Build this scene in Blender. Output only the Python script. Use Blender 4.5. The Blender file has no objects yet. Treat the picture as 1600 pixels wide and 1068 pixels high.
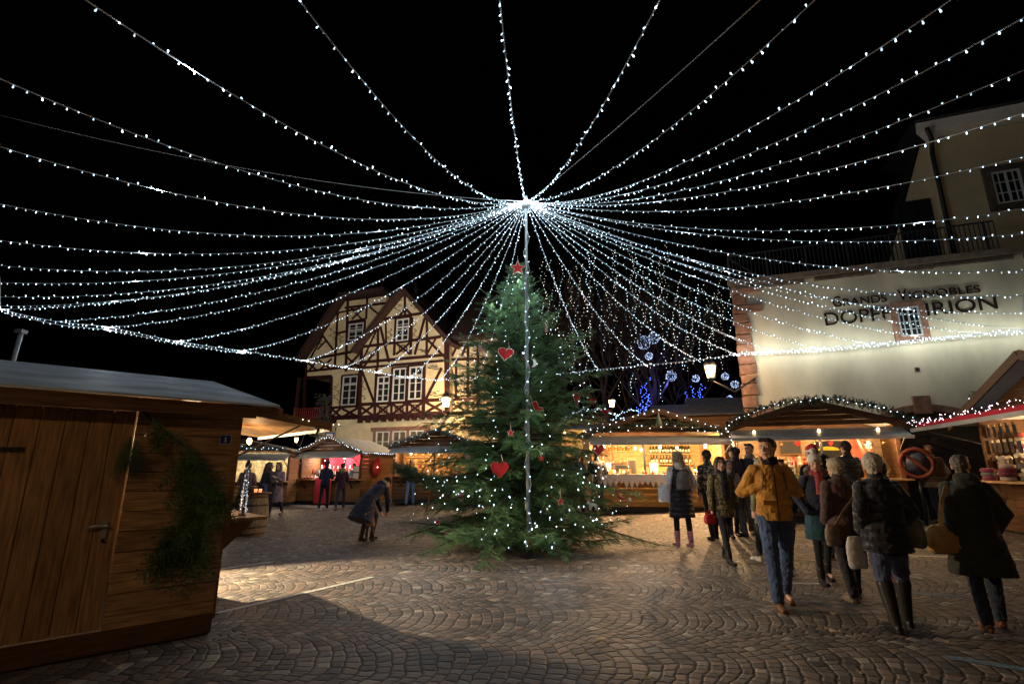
import bpy, bmesh, math, random
import numpy as np
from mathutils import Vector, Matrix, noise as mnoise
R = math.radians
rnd = random.Random(7)
nrs = np.random.default_rng(7)
C = bpy.context.scene.collection
scn = bpy.context.scene

# ------------------------------------------------------------------ camera, world, sun, exposure
CAMZ, PITCH, F = 1.46, R(13.83), 800.0
cd = bpy.data.cameras.new("camera"); cam = bpy.data.objects.new("camera", cd); C.objects.link(cam)
cam.location = (0, 0, CAMZ); cam.rotation_euler = (R(90) + PITCH, 0, 0)
cd.lens = 18; cd.sensor_width = 36; cd.clip_end = 1500; cd.clip_start = .05
scn.camera = cam
w = bpy.data.worlds.new("World"); scn.world = w; w.use_nodes = True
wn = w.node_tree; bg = wn.nodes["Background"]
sky = wn.nodes.new("ShaderNodeTexSky"); sky.sky_type = 'NISHITA'; sky.sun_disc = False
sky.sun_elevation = R(-5.5); sky.sun_rotation = R(200)
wn.links.new(sky.outputs[0], bg.inputs[0]); bg.inputs[1].default_value = .15
sl = bpy.data.lights.new("moon", 'SUN'); sl.energy = .012; sl.angle = R(.5); sl.color = (.75, .85, 1)
so = bpy.data.objects.new("moon", sl); C.objects.link(so); so.rotation_euler = (R(50), 0, R(-30)); so.location = (0, 0, 40)
scn.view_settings.view_transform = 'Standard'; scn.view_settings.look = 'None'
scn.view_settings.exposure = 0; scn.view_settings.gamma = 1
scn.cycles.use_denoising = True
scn.cycles.sample_clamp_indirect = 2.0; scn.cycles.sample_clamp_direct = 0
scn.cycles.max_bounces = 5; scn.cycles.diffuse_bounces = 3; scn.cycles.glossy_bounces = 2
scn.cycles.transmission_bounces = 3; scn.cycles.transparent_max_bounces = 6
scn.cycles.caustics_reflective = False; scn.cycles.caustics_refractive = False
WARM = (1, .60, .27); WARM2 = (1, .72, .42); COOL = (.78, .9, 1)

def sstep(t):
    t = max(0, min(1, t)); return t * t * (3 - 2 * t)
def gz(x, y):                                     # the square rises a little towards the far right
    return .33 * sstep((.6 * x + .5 * y - 5.6) / 5.2) if x > -3 else .33 * sstep((.6 * x + .5 * y - 5.6) / 5.2) * sstep((x + 9) / 6)

# ------------------------------------------------------------------ surveying: a sight line through the photo's camera
cp, sp = math.cos(PITCH), math.sin(PITCH)
def ray(u, v):
    return Vector((u - 800, F * cp + (v - 534) * sp, F * sp - (v - 534) * cp))
def at(u, v, Y):
    d = ray(u, v); return Vector((0, 0, CAMZ)) + d * (Y / d.y)
def ground(u, v):
    d = ray(u, v); z = 0
    for _ in range(12):
        t = (z - CAMZ) / d.z; z = gz(d.x * t, d.y * t)
    return Vector((d.x * t, d.y * t, z))
class Face:                                       # a vertical wall plane: s metres along it, z up
    def __init__(s, p0, p1, out=0):
        s.p = Vector((p0[0], p0[1], 0)); s.d = (Vector((p1[0], p1[1], 0)) - s.p).normalized()
        s.n = Vector((s.d.y, -s.d.x, 0))          # towards the viewer
        s.p = s.p + s.n * out
    def hit(s, u, v):
        d = ray(u, v); o = Vector((0, 0, CAMZ))
        t = (s.p - o).dot(s.n) / d.dot(s.n); q = o + d * t
        return ((q - s.p).dot(s.d), q.z)
    def P(s, a, z, out=0):
        q = s.p + s.d * a + s.n * out; return Vector((q.x, q.y, z))
    def M(s, a, z, out=0):                        # local x along the wall, y up, z out
        m = Matrix((s.d, Vector((0, 0, 1)), s.n)).transposed().to_4x4(); m.translation = s.P(a, z, out); return m

# ------------------------------------------------------------------ materials
MC = {}
def node(nt, typ, **k):
    n = nt.nodes.new(typ)
    for a, b in k.items(): setattr(n, a, b)
    return n
def base(name):
    m = bpy.data.materials.new(name); m.use_nodes = True
    nt = m.node_tree; return m, nt, nt.nodes["Principled BSDF"]
def mat(name, col, rough=.7, var=.25, scale=8, bump=.15, metal=0, stretch=None, island=0, col2=None, bscale=None, bdist=.01, spec=.3, sheen=0):
    if name in MC: return MC[name]
    m, nt, b = base(name); MC[name] = m
    tc = node(nt, "ShaderNodeTexCoord"); mp = node(nt, "ShaderNodeMapping")
    nt.links.new(tc.outputs["Object"], mp.inputs[0])
    if stretch: mp.inputs["Scale"].default_value = stretch
    nz = node(nt, "ShaderNodeTexNoise"); nz.inputs["Scale"].default_value = scale; nz.inputs["Detail"].default_value = 6
    nt.links.new(mp.outputs[0], nz.inputs[0])
    mx = node(nt, "ShaderNodeMixRGB")
    c2 = col2 or tuple(c * (1 - var) for c in col); c1 = tuple(min(1, c * (1 + var * .6)) for c in col)
    mx.inputs[1].default_value = (*c2, 1); mx.inputs[2].default_value = (*c1, 1)
    rp = node(nt, "ShaderNodeMapRange"); rp.inputs[1].default_value = .3; rp.inputs[2].default_value = .7
    nt.links.new(nz.outputs[0], rp.inputs[0]); nt.links.new(rp.outputs[0], mx.inputs[0])
    out = mx.outputs[0]
    if island:
        ge = node(nt, "ShaderNodeNewGeometry"); hs = node(nt, "ShaderNodeHueSaturation")
        r2 = node(nt, "ShaderNodeMapRange"); r2.inputs[3].default_value = 1 - island; r2.inputs[4].default_value = 1 + island
        nt.links.new(ge.outputs["Random Per Island"], r2.inputs[0]); nt.links.new(r2.outputs[0], hs.inputs["Value"])
        nt.links.new(out, hs.inputs["Color"]); out = hs.outputs[0]
    nt.links.new(out, b.inputs["Base Color"])
    b.inputs["Roughness"].default_value = rough; b.inputs["Metallic"].default_value = metal
    b.inputs["Specular IOR Level"].default_value = spec
    if sheen: b.inputs["Sheen Weight"].default_value = sheen
    if bump:
        bp = node(nt, "ShaderNodeBump"); bp.inputs["Strength"].default_value = bump; bp.inputs["Distance"].default_value = bdist
        src = nz
        if bscale:
            src = node(nt, "ShaderNodeTexNoise"); src.inputs["Scale"].default_value = bscale; src.inputs["Detail"].default_value = 4
            nt.links.new(mp.outputs[0], src.inputs[0])
        nt.links.new(src.outputs[0], bp.inputs["Height"]); nt.links.new(bp.outputs[0], b.inputs["Normal"])
    return m
def wood(name, col, horiz=True, rough=.6, var=.45, island=.22):
    return mat(name, col, rough, var, 3.2, .35, stretch=((1.3, 1.3, 16) if horiz else (15, 15, 1.1)), island=island, bdist=.006)
def emit(name, col, s, sample=False):
    if name in MC: return MC[name]
    m, nt, b = base(name); MC[name] = m
    b.inputs["Base Color"].default_value = (.8, .8, .8, 1); b.inputs["Emission Color"].default_value = (*col, 1); b.inputs["Emission Strength"].default_value = s
    if name == 'led_white':                       # lamps of one string are never equally bright
        oi = node(nt, 'ShaderNodeObjectInfo'); mr = node(nt, 'ShaderNodeMapRange'); pw = node(nt, 'ShaderNodeMath', operation='POWER'); pw.inputs[1].default_value = 1.6
        nt.links.new(oi.outputs['Random'], pw.inputs[0]); nt.links.new(pw.outputs[0], mr.inputs[0]); mr.inputs[3].default_value = s * .3; mr.inputs[4].default_value = s * 1.9; nt.links.new(mr.outputs[0], b.inputs['Emission Strength'])
    m.cycles.emission_sampling = 'AUTO' if sample else 'NONE'
    return m
def cloth(col, kind='plain', rough=.85):
    key = "cloth_%s_%.3f_%.3f_%.3f" % (kind, *col)
    if key in MC: return MC[key]
    m, nt, b = base(key); MC[key] = m
    tc = node(nt, "ShaderNodeTexCoord")
    nz = node(nt, "ShaderNodeTexNoise"); nz.inputs["Scale"].default_value = 9; nz.inputs["Detail"].default_value = 5
    nt.links.new(tc.outputs["Object"], nz.inputs[0])
    ramp = node(nt, "ShaderNodeMapRange"); ramp.inputs[1].default_value = .35; ramp.inputs[2].default_value = .65
    nt.links.new(nz.outputs[0], ramp.inputs[0])
    mx = node(nt, "ShaderNodeMixRGB"); mx.inputs[1].default_value = (*[c * .72 for c in col], 1); mx.inputs[2].default_value = (*[min(1, c * 1.2) for c in col], 1)
    nt.links.new(ramp.outputs[0], mx.inputs[0]); out = mx.outputs[0]
    h = None
    if kind in ('spots', 'mottle', 'damask'):
        vz = node(nt, "ShaderNodeTexNoise"); vz.inputs["Scale"].default_value = {'spots': 45, 'mottle': 14, 'damask': 20}[kind]; vz.inputs["Detail"].default_value = 2
        nt.links.new(tc.outputs["Object"], vz.inputs[0])
        r2 = node(nt, "ShaderNodeMapRange"); r2.inputs[1].default_value = .5; r2.inputs[2].default_value = .56
        nt.links.new(vz.outputs[0], r2.inputs[0])
        m2 = node(nt, "ShaderNodeMixRGB")
        m2.inputs[2].default_value = {'spots': (.02, .017, .01, 1), 'mottle': (.09, .025, .03, 1), 'damask': (.35, .34, .32, 1)}[kind]
        if kind == 'mottle': r2.inputs[2].default_value = .68
        nt.links.new(r2.outputs[0], m2.inputs[0]); nt.links.new(out, m2.inputs[1]); out = m2.outputs[0]
    bp = node(nt, "ShaderNodeBump"); bp.inputs["Strength"].default_value = .5; bp.inputs["Distance"].default_value = .012
    if kind in ('quilt', 'knit', 'rib'):
        wv = node(nt, "ShaderNodeTexWave"); wv.wave_profile = 'SIN'
        wv.bands_direction = 'Z' if kind == 'quilt' else ('X' if kind == 'rib' else 'DIAGONAL')
        wv.inputs["Scale"].default_value = {'quilt': 3.6, 'knit': 22, 'rib': 20}[kind]; wv.inputs["Distortion"].default_value = 1.2 if kind == 'quilt' else .5
        nt.links.new(tc.outputs["Object"], wv.inputs[0]); bp.inputs["Strength"].default_value = .8
        if kind == 'quilt':
            pw = node(nt, "ShaderNodeMath", operation='POWER'); pw.inputs[1].default_value = .4
            nt.links.new(wv.outputs["Fac"], pw.inputs[0]); nt.links.new(pw.outputs[0], bp.inputs["Height"]); bp.inputs["Distance"].default_value = .02
        else: nt.links.new(wv.outputs["Fac"], bp.inputs["Height"]); bp.inputs["Distance"].default_value = .006
        b.inputs["Roughness"].default_value = .5 if kind == 'quilt' else .9
    else:
        n2 = node(nt, "ShaderNodeTexNoise"); n2.inputs["Scale"].default_value = 70 if kind == 'fur' else 16; n2.inputs["Detail"].default_value = 3
        mp = node(nt, "ShaderNodeMapping"); mp.inputs["Scale"].default_value = (1, 1, .45)
        nt.links.new(tc.outputs["Object"], mp.inputs[0]); nt.links.new(mp.outputs[0], n2.inputs[0]); nt.links.new(n2.outputs[0], bp.inputs["Height"])
        b.inputs["Roughness"].default_value = rough
        bp.inputs["Distance"].default_value = .02 if kind == 'fur' else .018
    nt.links.new(bp.outputs[0], b.inputs["Normal"]); nt.links.new(out, b.inputs["Base Color"])
    b.inputs["Specular IOR Level"].default_value = .25; b.inputs["Sheen Weight"].default_value = .15
    return m

def cobbles():
    m, nt, b = base("cobblestone")
    L = nt.links.new
    def mth(op, a, bb=None, c=None):
        n = node(nt, "ShaderNodeMath", operation=op)
        for i, x in enumerate((a, bb, c)):
            if x is None: continue
            if isinstance(x, (int, float)): n.inputs[i].default_value = x
            else: L(x, n.inputs[i])
        return n.outputs[0]
    tc = node(nt, "ShaderNodeTexCoord")
    wob = node(nt, "ShaderNodeTexNoise"); wob.inputs["Scale"].default_value = 1.1; wob.inputs["Detail"].default_value = 2; L(tc.outputs["Object"], wob.inputs[0])
    wob2 = node(nt, "ShaderNodeTexNoise"); wob2.inputs["Scale"].default_value = 9; wob2.inputs["Detail"].default_value = 2; L(tc.outputs["Object"], wob2.inputs[0])
    def vecmix(src, amt, prev):
        s = node(nt, "ShaderNodeVectorMath", operation='SUBTRACT'); L(src.outputs["Color"], s.inputs[0]); s.inputs[1].default_value = (.5, .5, .5)
        k = node(nt, "ShaderNodeVectorMath", operation='SCALE'); L(s.outputs[0], k.inputs[0]); k.inputs["Scale"].default_value = amt
        a = node(nt, "ShaderNodeVectorMath", operation='ADD'); L(prev, a.inputs[0]); L(k.outputs[0], a.inputs[1]); return a.outputs[0]
    vec = vecmix(wob2, .045, vecmix(wob, .34, tc.outputs["Object"]))
    mp = node(nt, "ShaderNodeMapping"); mp.inputs["Rotation"].default_value = (0, 0, R(-4)); L(vec, mp.inputs[0])
    sx = node(nt, "ShaderNodeSeparateXYZ"); L(mp.outputs[0], sx.inputs[0]); X, Y = sx.outputs[0], sx.outputs[1]
    Wb, Rr, d, st = 1.28, .84, .122, .112
    yq = mth('DIVIDE', Y, Wb); band = mth('FLOOR', yq)
    yb = mth('MULTIPLY', mth('SUBTRACT', mth('SUBTRACT', yq, band), .5), Wb)
    bulge = mth('SQRT', mth('SUBTRACT', Rr * Rr, mth('MULTIPLY', yb, yb)))
    r = mth('DIVIDE', mth('SUBTRACT', X, bulge), d); rc = mth('FLOOR', r); rf = mth('SUBTRACT', r, rc)
    off = mth('FRACT', mth('MULTIPLY', mth('SINE', mth('ADD', mth('MULTIPLY', rc, 12.9898), mth('MULTIPLY', band, 4.1))), 437.5))
    th = mth('ARCTAN2', yb, mth('SUBTRACT', X, mth('MULTIPLY', mth('ADD', rc, .5), d)))
    s = mth('MULTIPLY', mth('ADD', mth('DIVIDE', mth('MULTIPLY', th, Rr), st), off), mth('ADD', .82, mth('MULTIPLY', off, .36))); sc = mth('FLOOR', s); sf = mth('SUBTRACT', s, sc)
    e1 = mth('MINIMUM', rf, mth('SUBTRACT', 1, rf)); e2 = mth('MINIMUM', sf, mth('SUBTRACT', 1, sf))
    # rounded corners: smooth-min of the two edge distances
    e = mth('SMOOTH_MIN', e1, e2, .12)
    jn = node(nt, "ShaderNodeTexNoise"); jn.inputs["Scale"].default_value = 30; L(tc.outputs["Object"], jn.inputs[0])
    e = mth('ADD', e, mth('MULTIPLY', mth('SUBTRACT', jn.outputs[0], .5), .06))
    stone = node(nt, "ShaderNodeMapRange", interpolation_type='SMOOTHSTEP'); stone.inputs[1].default_value = .012; stone.inputs[2].default_value = .06; L(e, stone.inputs[0])
    dome = node(nt, "ShaderNodeMapRange", interpolation_type='SMOOTHSTEP'); dome.inputs[1].default_value = .0; dome.inputs[2].default_value = .2; L(e, dome.inputs[0])
    cell = node(nt, "ShaderNodeCombineXYZ"); L(rc, cell.inputs[0]); L(sc, cell.inputs[1]); L(band, cell.inputs[2])
    wn_ = node(nt, "ShaderNodeTexWhiteNoise"); L(cell.outputs[0], wn_.inputs[0])
    ramp = node(nt, "ShaderNodeValToRGB"); cr = ramp.color_ramp
    cols = [(0, (.06, .052, .048)), (.25, (.11, .093, .082)), (.5, (.155, .125, .105)), (.72, (.21, .15, .12)), (.9, (.13, .125, .13)), (1, (.34, .30, .24))]
    cr.elements[0].position, cr.elements[0].color = 0, (*cols[0][1], 1); cr.elements[1].position, cr.elements[1].color = 1, (*cols[-1][1], 1)
    for p_, c_ in cols[1:-1]: el = cr.elements.new(p_); el.color = (*c_, 1)
    L(wn_.outputs["Value"], ramp.inputs[0])
    sp_ = node(nt, "ShaderNodeTexNoise"); sp_.inputs["Scale"].default_value = 60; sp_.inputs["Detail"].default_value = 4; L(tc.outputs["Object"], sp_.inputs[0])
    big = node(nt, "ShaderNodeTexNoise"); big.inputs["Scale"].default_value = .5; big.inputs["Detail"].default_value = 4; L(tc.outputs["Object"], big.inputs[0])
    m1 = node(nt, "ShaderNodeMixRGB", blend_type='MULTIPLY'); m1.inputs[0].default_value = .6; L(ramp.outputs[0], m1.inputs[1])
    k = mth('ADD', mth('MULTIPLY', sp_.outputs[0], .9), mth('MULTIPLY', big.outputs[0], .9)); kc = node(nt, "ShaderNodeCombineXYZ"); [L(k, kc.inputs[i]) for i in range(3)]; L(kc.outputs[0], m1.inputs[2])
    moss = node(nt, "ShaderNodeMixRGB"); moss.inputs[1].default_value = (.018, .015, .011, 1); moss.inputs[2].default_value = (.05, .055, .018, 1)
    mr = node(nt, "ShaderNodeMapRange"); mr.inputs[1].default_value = .5; mr.inputs[2].default_value = .62; L(big.outputs[0], mr.inputs[0]); L(mr.outputs[0], moss.inputs[0])
    m2 = node(nt, "ShaderNodeMixRGB"); L(stone.outputs[0], m2.inputs[0]); L(moss.outputs[0], m2.inputs[1]); L(m1.outputs[0], m2.inputs[2])
    L(m2.outputs[0], b.inputs["Base Color"])
    ro = node(nt, "ShaderNodeMapRange"); ro.inputs[3].default_value = .85; ro.inputs[4].default_value = .66; L(stone.outputs[0], ro.inputs[0])
    rr = mth('ADD', ro.outputs[0], mth('MULTIPLY', mth('SUBTRACT', sp_.outputs[0], .5), .3)); L(rr, b.inputs["Roughness"])
    hgt = mth('ADD', mth('ADD', dome.outputs[0], mth('MULTIPLY', wn_.outputs["Value"], .25)), mth('MULTIPLY', sp_.outputs[0], .12))
    bp = node(nt, "ShaderNodeBump"); bp.inputs["Strength"].default_value = 1; bp.inputs["Distance"].default_value = .008; L(hgt, bp.inputs["Height"]); L(bp.outputs[0], b.inputs["Normal"])
    b.inputs["Specular IOR Level"].default_value = .38
    return m

# ------------------------------------------------------------------ mesh builder
class MB:
    def __init__(s): s.v, s.f, s.m, s.sm = [], [], [], []
    def add(s, vs, fs, mi=0, smooth=False, M=None):
        o = len(s.v)
        s.v += [tuple(M @ Vector(q)) if M is not None else tuple(q) for q in vs]
        s.f += [tuple(i + o for i in f) for f in fs]; s.m += [mi] * len(fs); s.sm += [smooth] * len(fs)
    def hexa(s, p, mi=0):                         # 8 points: bottom ring then top ring
        s.add(p, [(3, 2, 1, 0), (4, 5, 6, 7), (0, 1, 5, 4), (1, 2, 6, 5), (2, 3, 7, 6), (3, 0, 4, 7)], mi)
    def box(s, c, d, mi=0, M=None, rz=0):
        x, y, z = d[0] / 2, d[1] / 2, d[2] / 2
        q = [Vector(t) for t in ((-x, -y, -z), (x, -y, -z), (x, y, -z), (-x, y, -z), (-x, -y, z), (x, -y, z), (x, y, z), (-x, y, z))]
        if rz: m = Matrix.Rotation(rz, 3, 'Z'); q = [m @ t for t in q]
        q = [t + Vector(c) for t in q]
        if M is not None: q = [M @ t for t in q]
        s.hexa(q, mi)
    def bar(s, a, b, wd, th, up=(0, 0, 1), mi=0):
        a, b = Vector(a), Vector(b); d = (b - a).normalized(); up = Vector(up)
        x = d.cross(up)
        if x.length < 1e-4: x = d.cross(Vector((0, 1, 0)))
        x.normalize(); y = x.cross(d).normalized(); x *= wd / 2; y *= th / 2
        s.hexa([a - x - y, a + x - y, b + x - y, b - x - y, a - x + y, a + x + y, b + x + y, b - x + y], mi)
    def tube(s, pts, r, n=6, mi=0, cap=True):
        pts = [Vector(p) for p in pts]; rr = r if isinstance(r, (list, tuple)) else [r] * len(pts)
        vs, ref = [], None
        for i, p in enumerate(pts):
            d = (pts[min(i + 1, len(pts) - 1)] - pts[max(i - 1, 0)])
            d = d.normalized() if d.length > 1e-9 else Vector((0, 0, 1))
            if ref is None: ref = Vector((0, 0, 1)) if abs(d.z) < .9 else Vector((1, 0, 0))
            x = d.cross(ref).normalized(); y = x.cross(d).normalized(); ref = y
            vs += [p + (x * math.cos(2 * math.pi * k / n) + y * math.sin(2 * math.pi * k / n)) * rr[i] for k in range(n)]
        fs = [(i * n + k, i * n + (k + 1) % n, (i + 1) * n + (k + 1) % n, (i + 1) * n + k) for i in range(len(pts) - 1) for k in range(n)]
        if cap: fs += [tuple(range(n))[::-1], tuple((len(pts) - 1) * n + k for k in range(n))]
        s.add(vs, fs, mi, True)
    def ell(s, c, r, M=None, n=10, mi=0):
        vs, fs = [], []
        for i in range(1, n):
            a = math.pi * i / n
            for k in range(n * 2 - 4):
                b = 2 * math.pi * k / (n * 2 - 4); vs.append(Vector((math.sin(a) * math.cos(b) * r[0], math.sin(a) * math.sin(b) * r[1], math.cos(a) * r[2])))
        m = n * 2 - 4; vs += [Vector((0, 0, r[2])), Vector((0, 0, -r[2]))]; T, B = len(vs) - 2, len(vs) - 1
        for i in range(n - 2):
            for k in range(m): fs.append((i * m + k, (i + 1) * m + k, (i + 1) * m + (k + 1) % m, i * m + (k + 1) % m))
        for k in range(m): fs += [(T, k, (k + 1) % m), (B, (n - 2) * m + (k + 1) % m, (n - 2) * m + k)]
        vs = [(M @ q if M is not None else q) + Vector(c) for q in vs]
        s.add(vs, fs, mi, True)
    def caps(s, a, b, ra, rb, n=10, mi=0):        # tapered capsule
        a, b = Vector(a), Vector(b); d = b - a; L = d.length
        if L < 1e-5: d = Vector((0, 0, 1))
        d.normalize(); pts, rr = [], []
        for k in (.0, .3, .6, .85):
            pts.append(a - d * ra * math.cos(k * math.pi / 2)); rr.append(max(ra * math.sin(k * math.pi / 2), ra * .08))
        pts.append(a); rr.append(ra); pts.append(b); rr.append(rb)
        for k in (.85, .6, .3, .0):
            pts.append(b + d * rb * math.cos(k * math.pi / 2)); rr.append(max(rb * math.sin(k * math.pi / 2), rb * .08))
        s.tube(pts, rr, n, mi)
    def loft(s, rings, n=20, mi=0):               # rings: (centre, xaxis*rx, yaxis*ry)
        vs = []
        for c, x, y in rings:
            vs += [Vector(c) + Vector(x) * math.cos(2 * math.pi * k / n) + Vector(y) * math.sin(2 * math.pi * k / n) for k in range(n)]
        fs = [(i * n + k, i * n + (k + 1) % n, (i + 1) * n + (k + 1) % n, (i + 1) * n + k) for i in range(len(rings) - 1) for k in range(n)]
        fs += [tuple(range(n))[::-1], tuple((len(rings) - 1) * n + k for k in range(n))]
        s.add(vs, fs, mi, True)
    def lathe(s, prof, c=(0, 0, 0), n=14, mi=0):
        s.loft([(Vector(c) + Vector((0, 0, z)), (r, 0, 0), (0, r, 0)) for r, z in prof], n, mi)
    def prism(s, poly, t, M=None, mi=0):          # polygon in local xy, thickness along z (0..t)
        n = len(poly); vs = [(x, y, 0) for x, y in poly] + [(x, y, t) for x, y in poly]
        fs = [tuple(range(n))[::-1], tuple(range(n, 2 * n))] + [(k, (k + 1) % n, n + (k + 1) % n, n + k) for k in range(n)]
        s.add(vs, fs, mi, False, M)
    def planks(s, O, U, N, z0, z1, ext, pw=.14, th=.025, gap=.006, mi=0, up=(0, 0, 1)):
        """boards laid along U, stacked along up; ext(z) gives the two ends; th is along N"""
        O, U, N, up = Vector(O), Vector(U).normalized(), Vector(N).normalized(), Vector(up)
        k = max(1, round((z1 - z0) / pw)); h = (z1 - z0) / k
        for i in range(k):
            a, b = z0 + i * h + gap / 2, z0 + (i + 1) * h - gap / 2
            (a0, a1), (b0, b1) = ext(a), ext(b)
            if max(a1 - a0, b1 - b0) < .01: continue
            j = rnd.uniform(-.003, .003); n0, n1 = N * j, N * (th + j)
            def q(x, z, n): return O + U * x + up * z + n
            s.hexa([q(a0, a, n0), q(a1, a, n0), q(a1, a, n1), q(a0, a, n1), q(b0, b, n0), q(b1, b, n0), q(b1, b, n1), q(b0, b, n1)], mi)
    def build(s, name, mats, parent=None, smooth=None):
        me = bpy.data.meshes.new(name); me.from_pydata(s.v, [], s.f); 
        for m in (mats if isinstance(mats, (list, tuple)) else [mats]): me.materials.append(m)
        me.polygons.foreach_set("material_index", s.m); me.polygons.foreach_set("use_smooth", s.sm if smooth is None else [smooth] * len(s.f)); me.update()
        o = bpy.data.objects.new(name, me); C.objects.link(o)
        if parent is not None: o.parent = parent
        return o
def tag(o, label, cat, group=None, kind=None):
    if label: o["label"] = label
    if cat: o["category"] = cat
    if group: o["group"] = group
    if kind: o["kind"] = kind
    return o
def struct(o): o["kind"] = "structure"; return o
def empty(name, loc, rz=0, label=None, cat=None, group=None):
    o = bpy.data.objects.new(name, None); C.objects.link(o); o.location = loc; o.rotation_euler = (0, 0, rz); o.empty_display_size = .2
    return tag(o, label, cat, group)
def dup(o, parent=None, **k):
    c = o.copy(); C.objects.link(c); c.parent = parent
    for ch in list(o.children): dup(ch, c)
    return c
def lamp(name, loc, e, col=WARM, r=.03, parent=None, spot=None, rot=None, blend=.4):
    l = bpy.data.lights.new(name, 'SPOT' if spot else 'POINT'); l.energy = e; l.color = col; l.shadow_soft_size = r
    if spot: l.spot_size = spot; l.spot_blend = blend
    o = bpy.data.objects.new(name, l); C.objects.link(o); o.location = loc
    if rot: o.rotation_euler = rot
    if parent is not None: o.parent = parent
    return o

# ------------------------------------------------------------------ common materials
M_zinc = mat("zinc_sheet", (.34, .38, .42), .42, .25, 4, .1, metal=.2)
M_tarp = mat("white_roof_sheet", (.62, .66, .70), .5, .15, 2.5, .2)
M_dark = mat("dark_steel", (.02, .02, .022), .5, .2)
M_wire = mat("white_cable", (.55, .6, .65), .6, .1, bump=0)
M_plast = mat("cream_render", (.64, .58, .45), .9, .34, 1.0, .45, stretch=(1, 1, .35), bscale=60, bdist=.004)
M_plast2 = mat("ochre_render", (.72, .60, .38), .9, .1, 2, .2, bscale=50, bdist=.004)
M_sand = mat("red_sandstone", (.26, .14, .10), .9, .35, 7, .5, island=.2, bdist=.02)
M_glass = mat("dark_glass", (.02, .025, .03), .08, .1, bump=0, spec=.6)
M_white = mat("white_paint", (.72, .72, .70), .5, .1)
M_timber = mat("oxblood_timber", (.042, .012, .011), .6, .4, 6, .3)
M_wD = wood("dark_stained_boards", (.10, .048, .022))
M_wM = wood("brown_stained_boards", (.26, .125, .045))
M_wMv = wood("brown_upright_boards", (.24, .115, .04), False)
M_wL = wood("pale_pine_boards", (.55, .34, .14))
M_bulb = emit("led_white", (.62, .84, 1.0), 4.2)
M_bulbw = emit("led_warm_white", (1, .9, .72), 4)
M_warm = emit("filament_glow", (1, .62, .25), 14)
M_blue = emit("led_blue", (.05, .12, 1), 5)

# ================================================================== THE GROUND
xs = sorted(set([-400, -200, -100, -60, -40] + [round(-30 + i * .75, 2) for i in range(81)] + [40, 60, 100, 200, 400]))
ys = sorted(set([-300, -100, -40, -15] + [round(-6 + i * .75, 2) for i in range(60)] + [50, 70, 120, 250, 500]))
g = MB(); g.add([(x, y, gz(x, y)) for y in ys for x in xs], [(j * len(xs) + i, j * len(xs) + i + 1, (j + 1) * len(xs) + i + 1, (j + 1) * len(xs) + i) for j in range(len(ys) - 1) for i in range(len(xs) - 1)], 0, True)
struct(g.build("cobbled_square", cobbles()))
M_line = mat("worn_line_paint", (.50, .50, .48), .8, .5, 25, .3)
M_lineb = mat("worn_blue_line_paint", (.16, .24, .30), .8, .5, 25, .3)
def marking(a, b, wd, m):
    q = MB(); a, b = ground(*a), ground(*b); n = 14; d = (b - a).normalized(); s_ = Vector((-d.y, d.x, 0)) * wd / 2
    vs = []
    for i in range(n + 1):
        p = a.lerp(b, i / n)
        for k in (-1, 1): e = p + s_ * k; vs.append((e.x, e.y, gz(e.x, e.y) + .006))
    q.add(vs, [(2 * i, 2 * i + 2, 2 * i + 3, 2 * i + 1) for i in range(n)]); struct(q.build("road_marking", m))
marking((338, 958), (583, 901), .085, M_line); marking((345, 889), (422, 878), .085, M_line)
marking((1425, 926), (1512, 932), .09, M_lineb); marking((1420, 868), (1600, 874), .09, M_line)
marking((1478, 1026), (1700, 1062), .1, M_lineb); marking((1240, 911), (1300, 912), .07, M_line)

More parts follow.
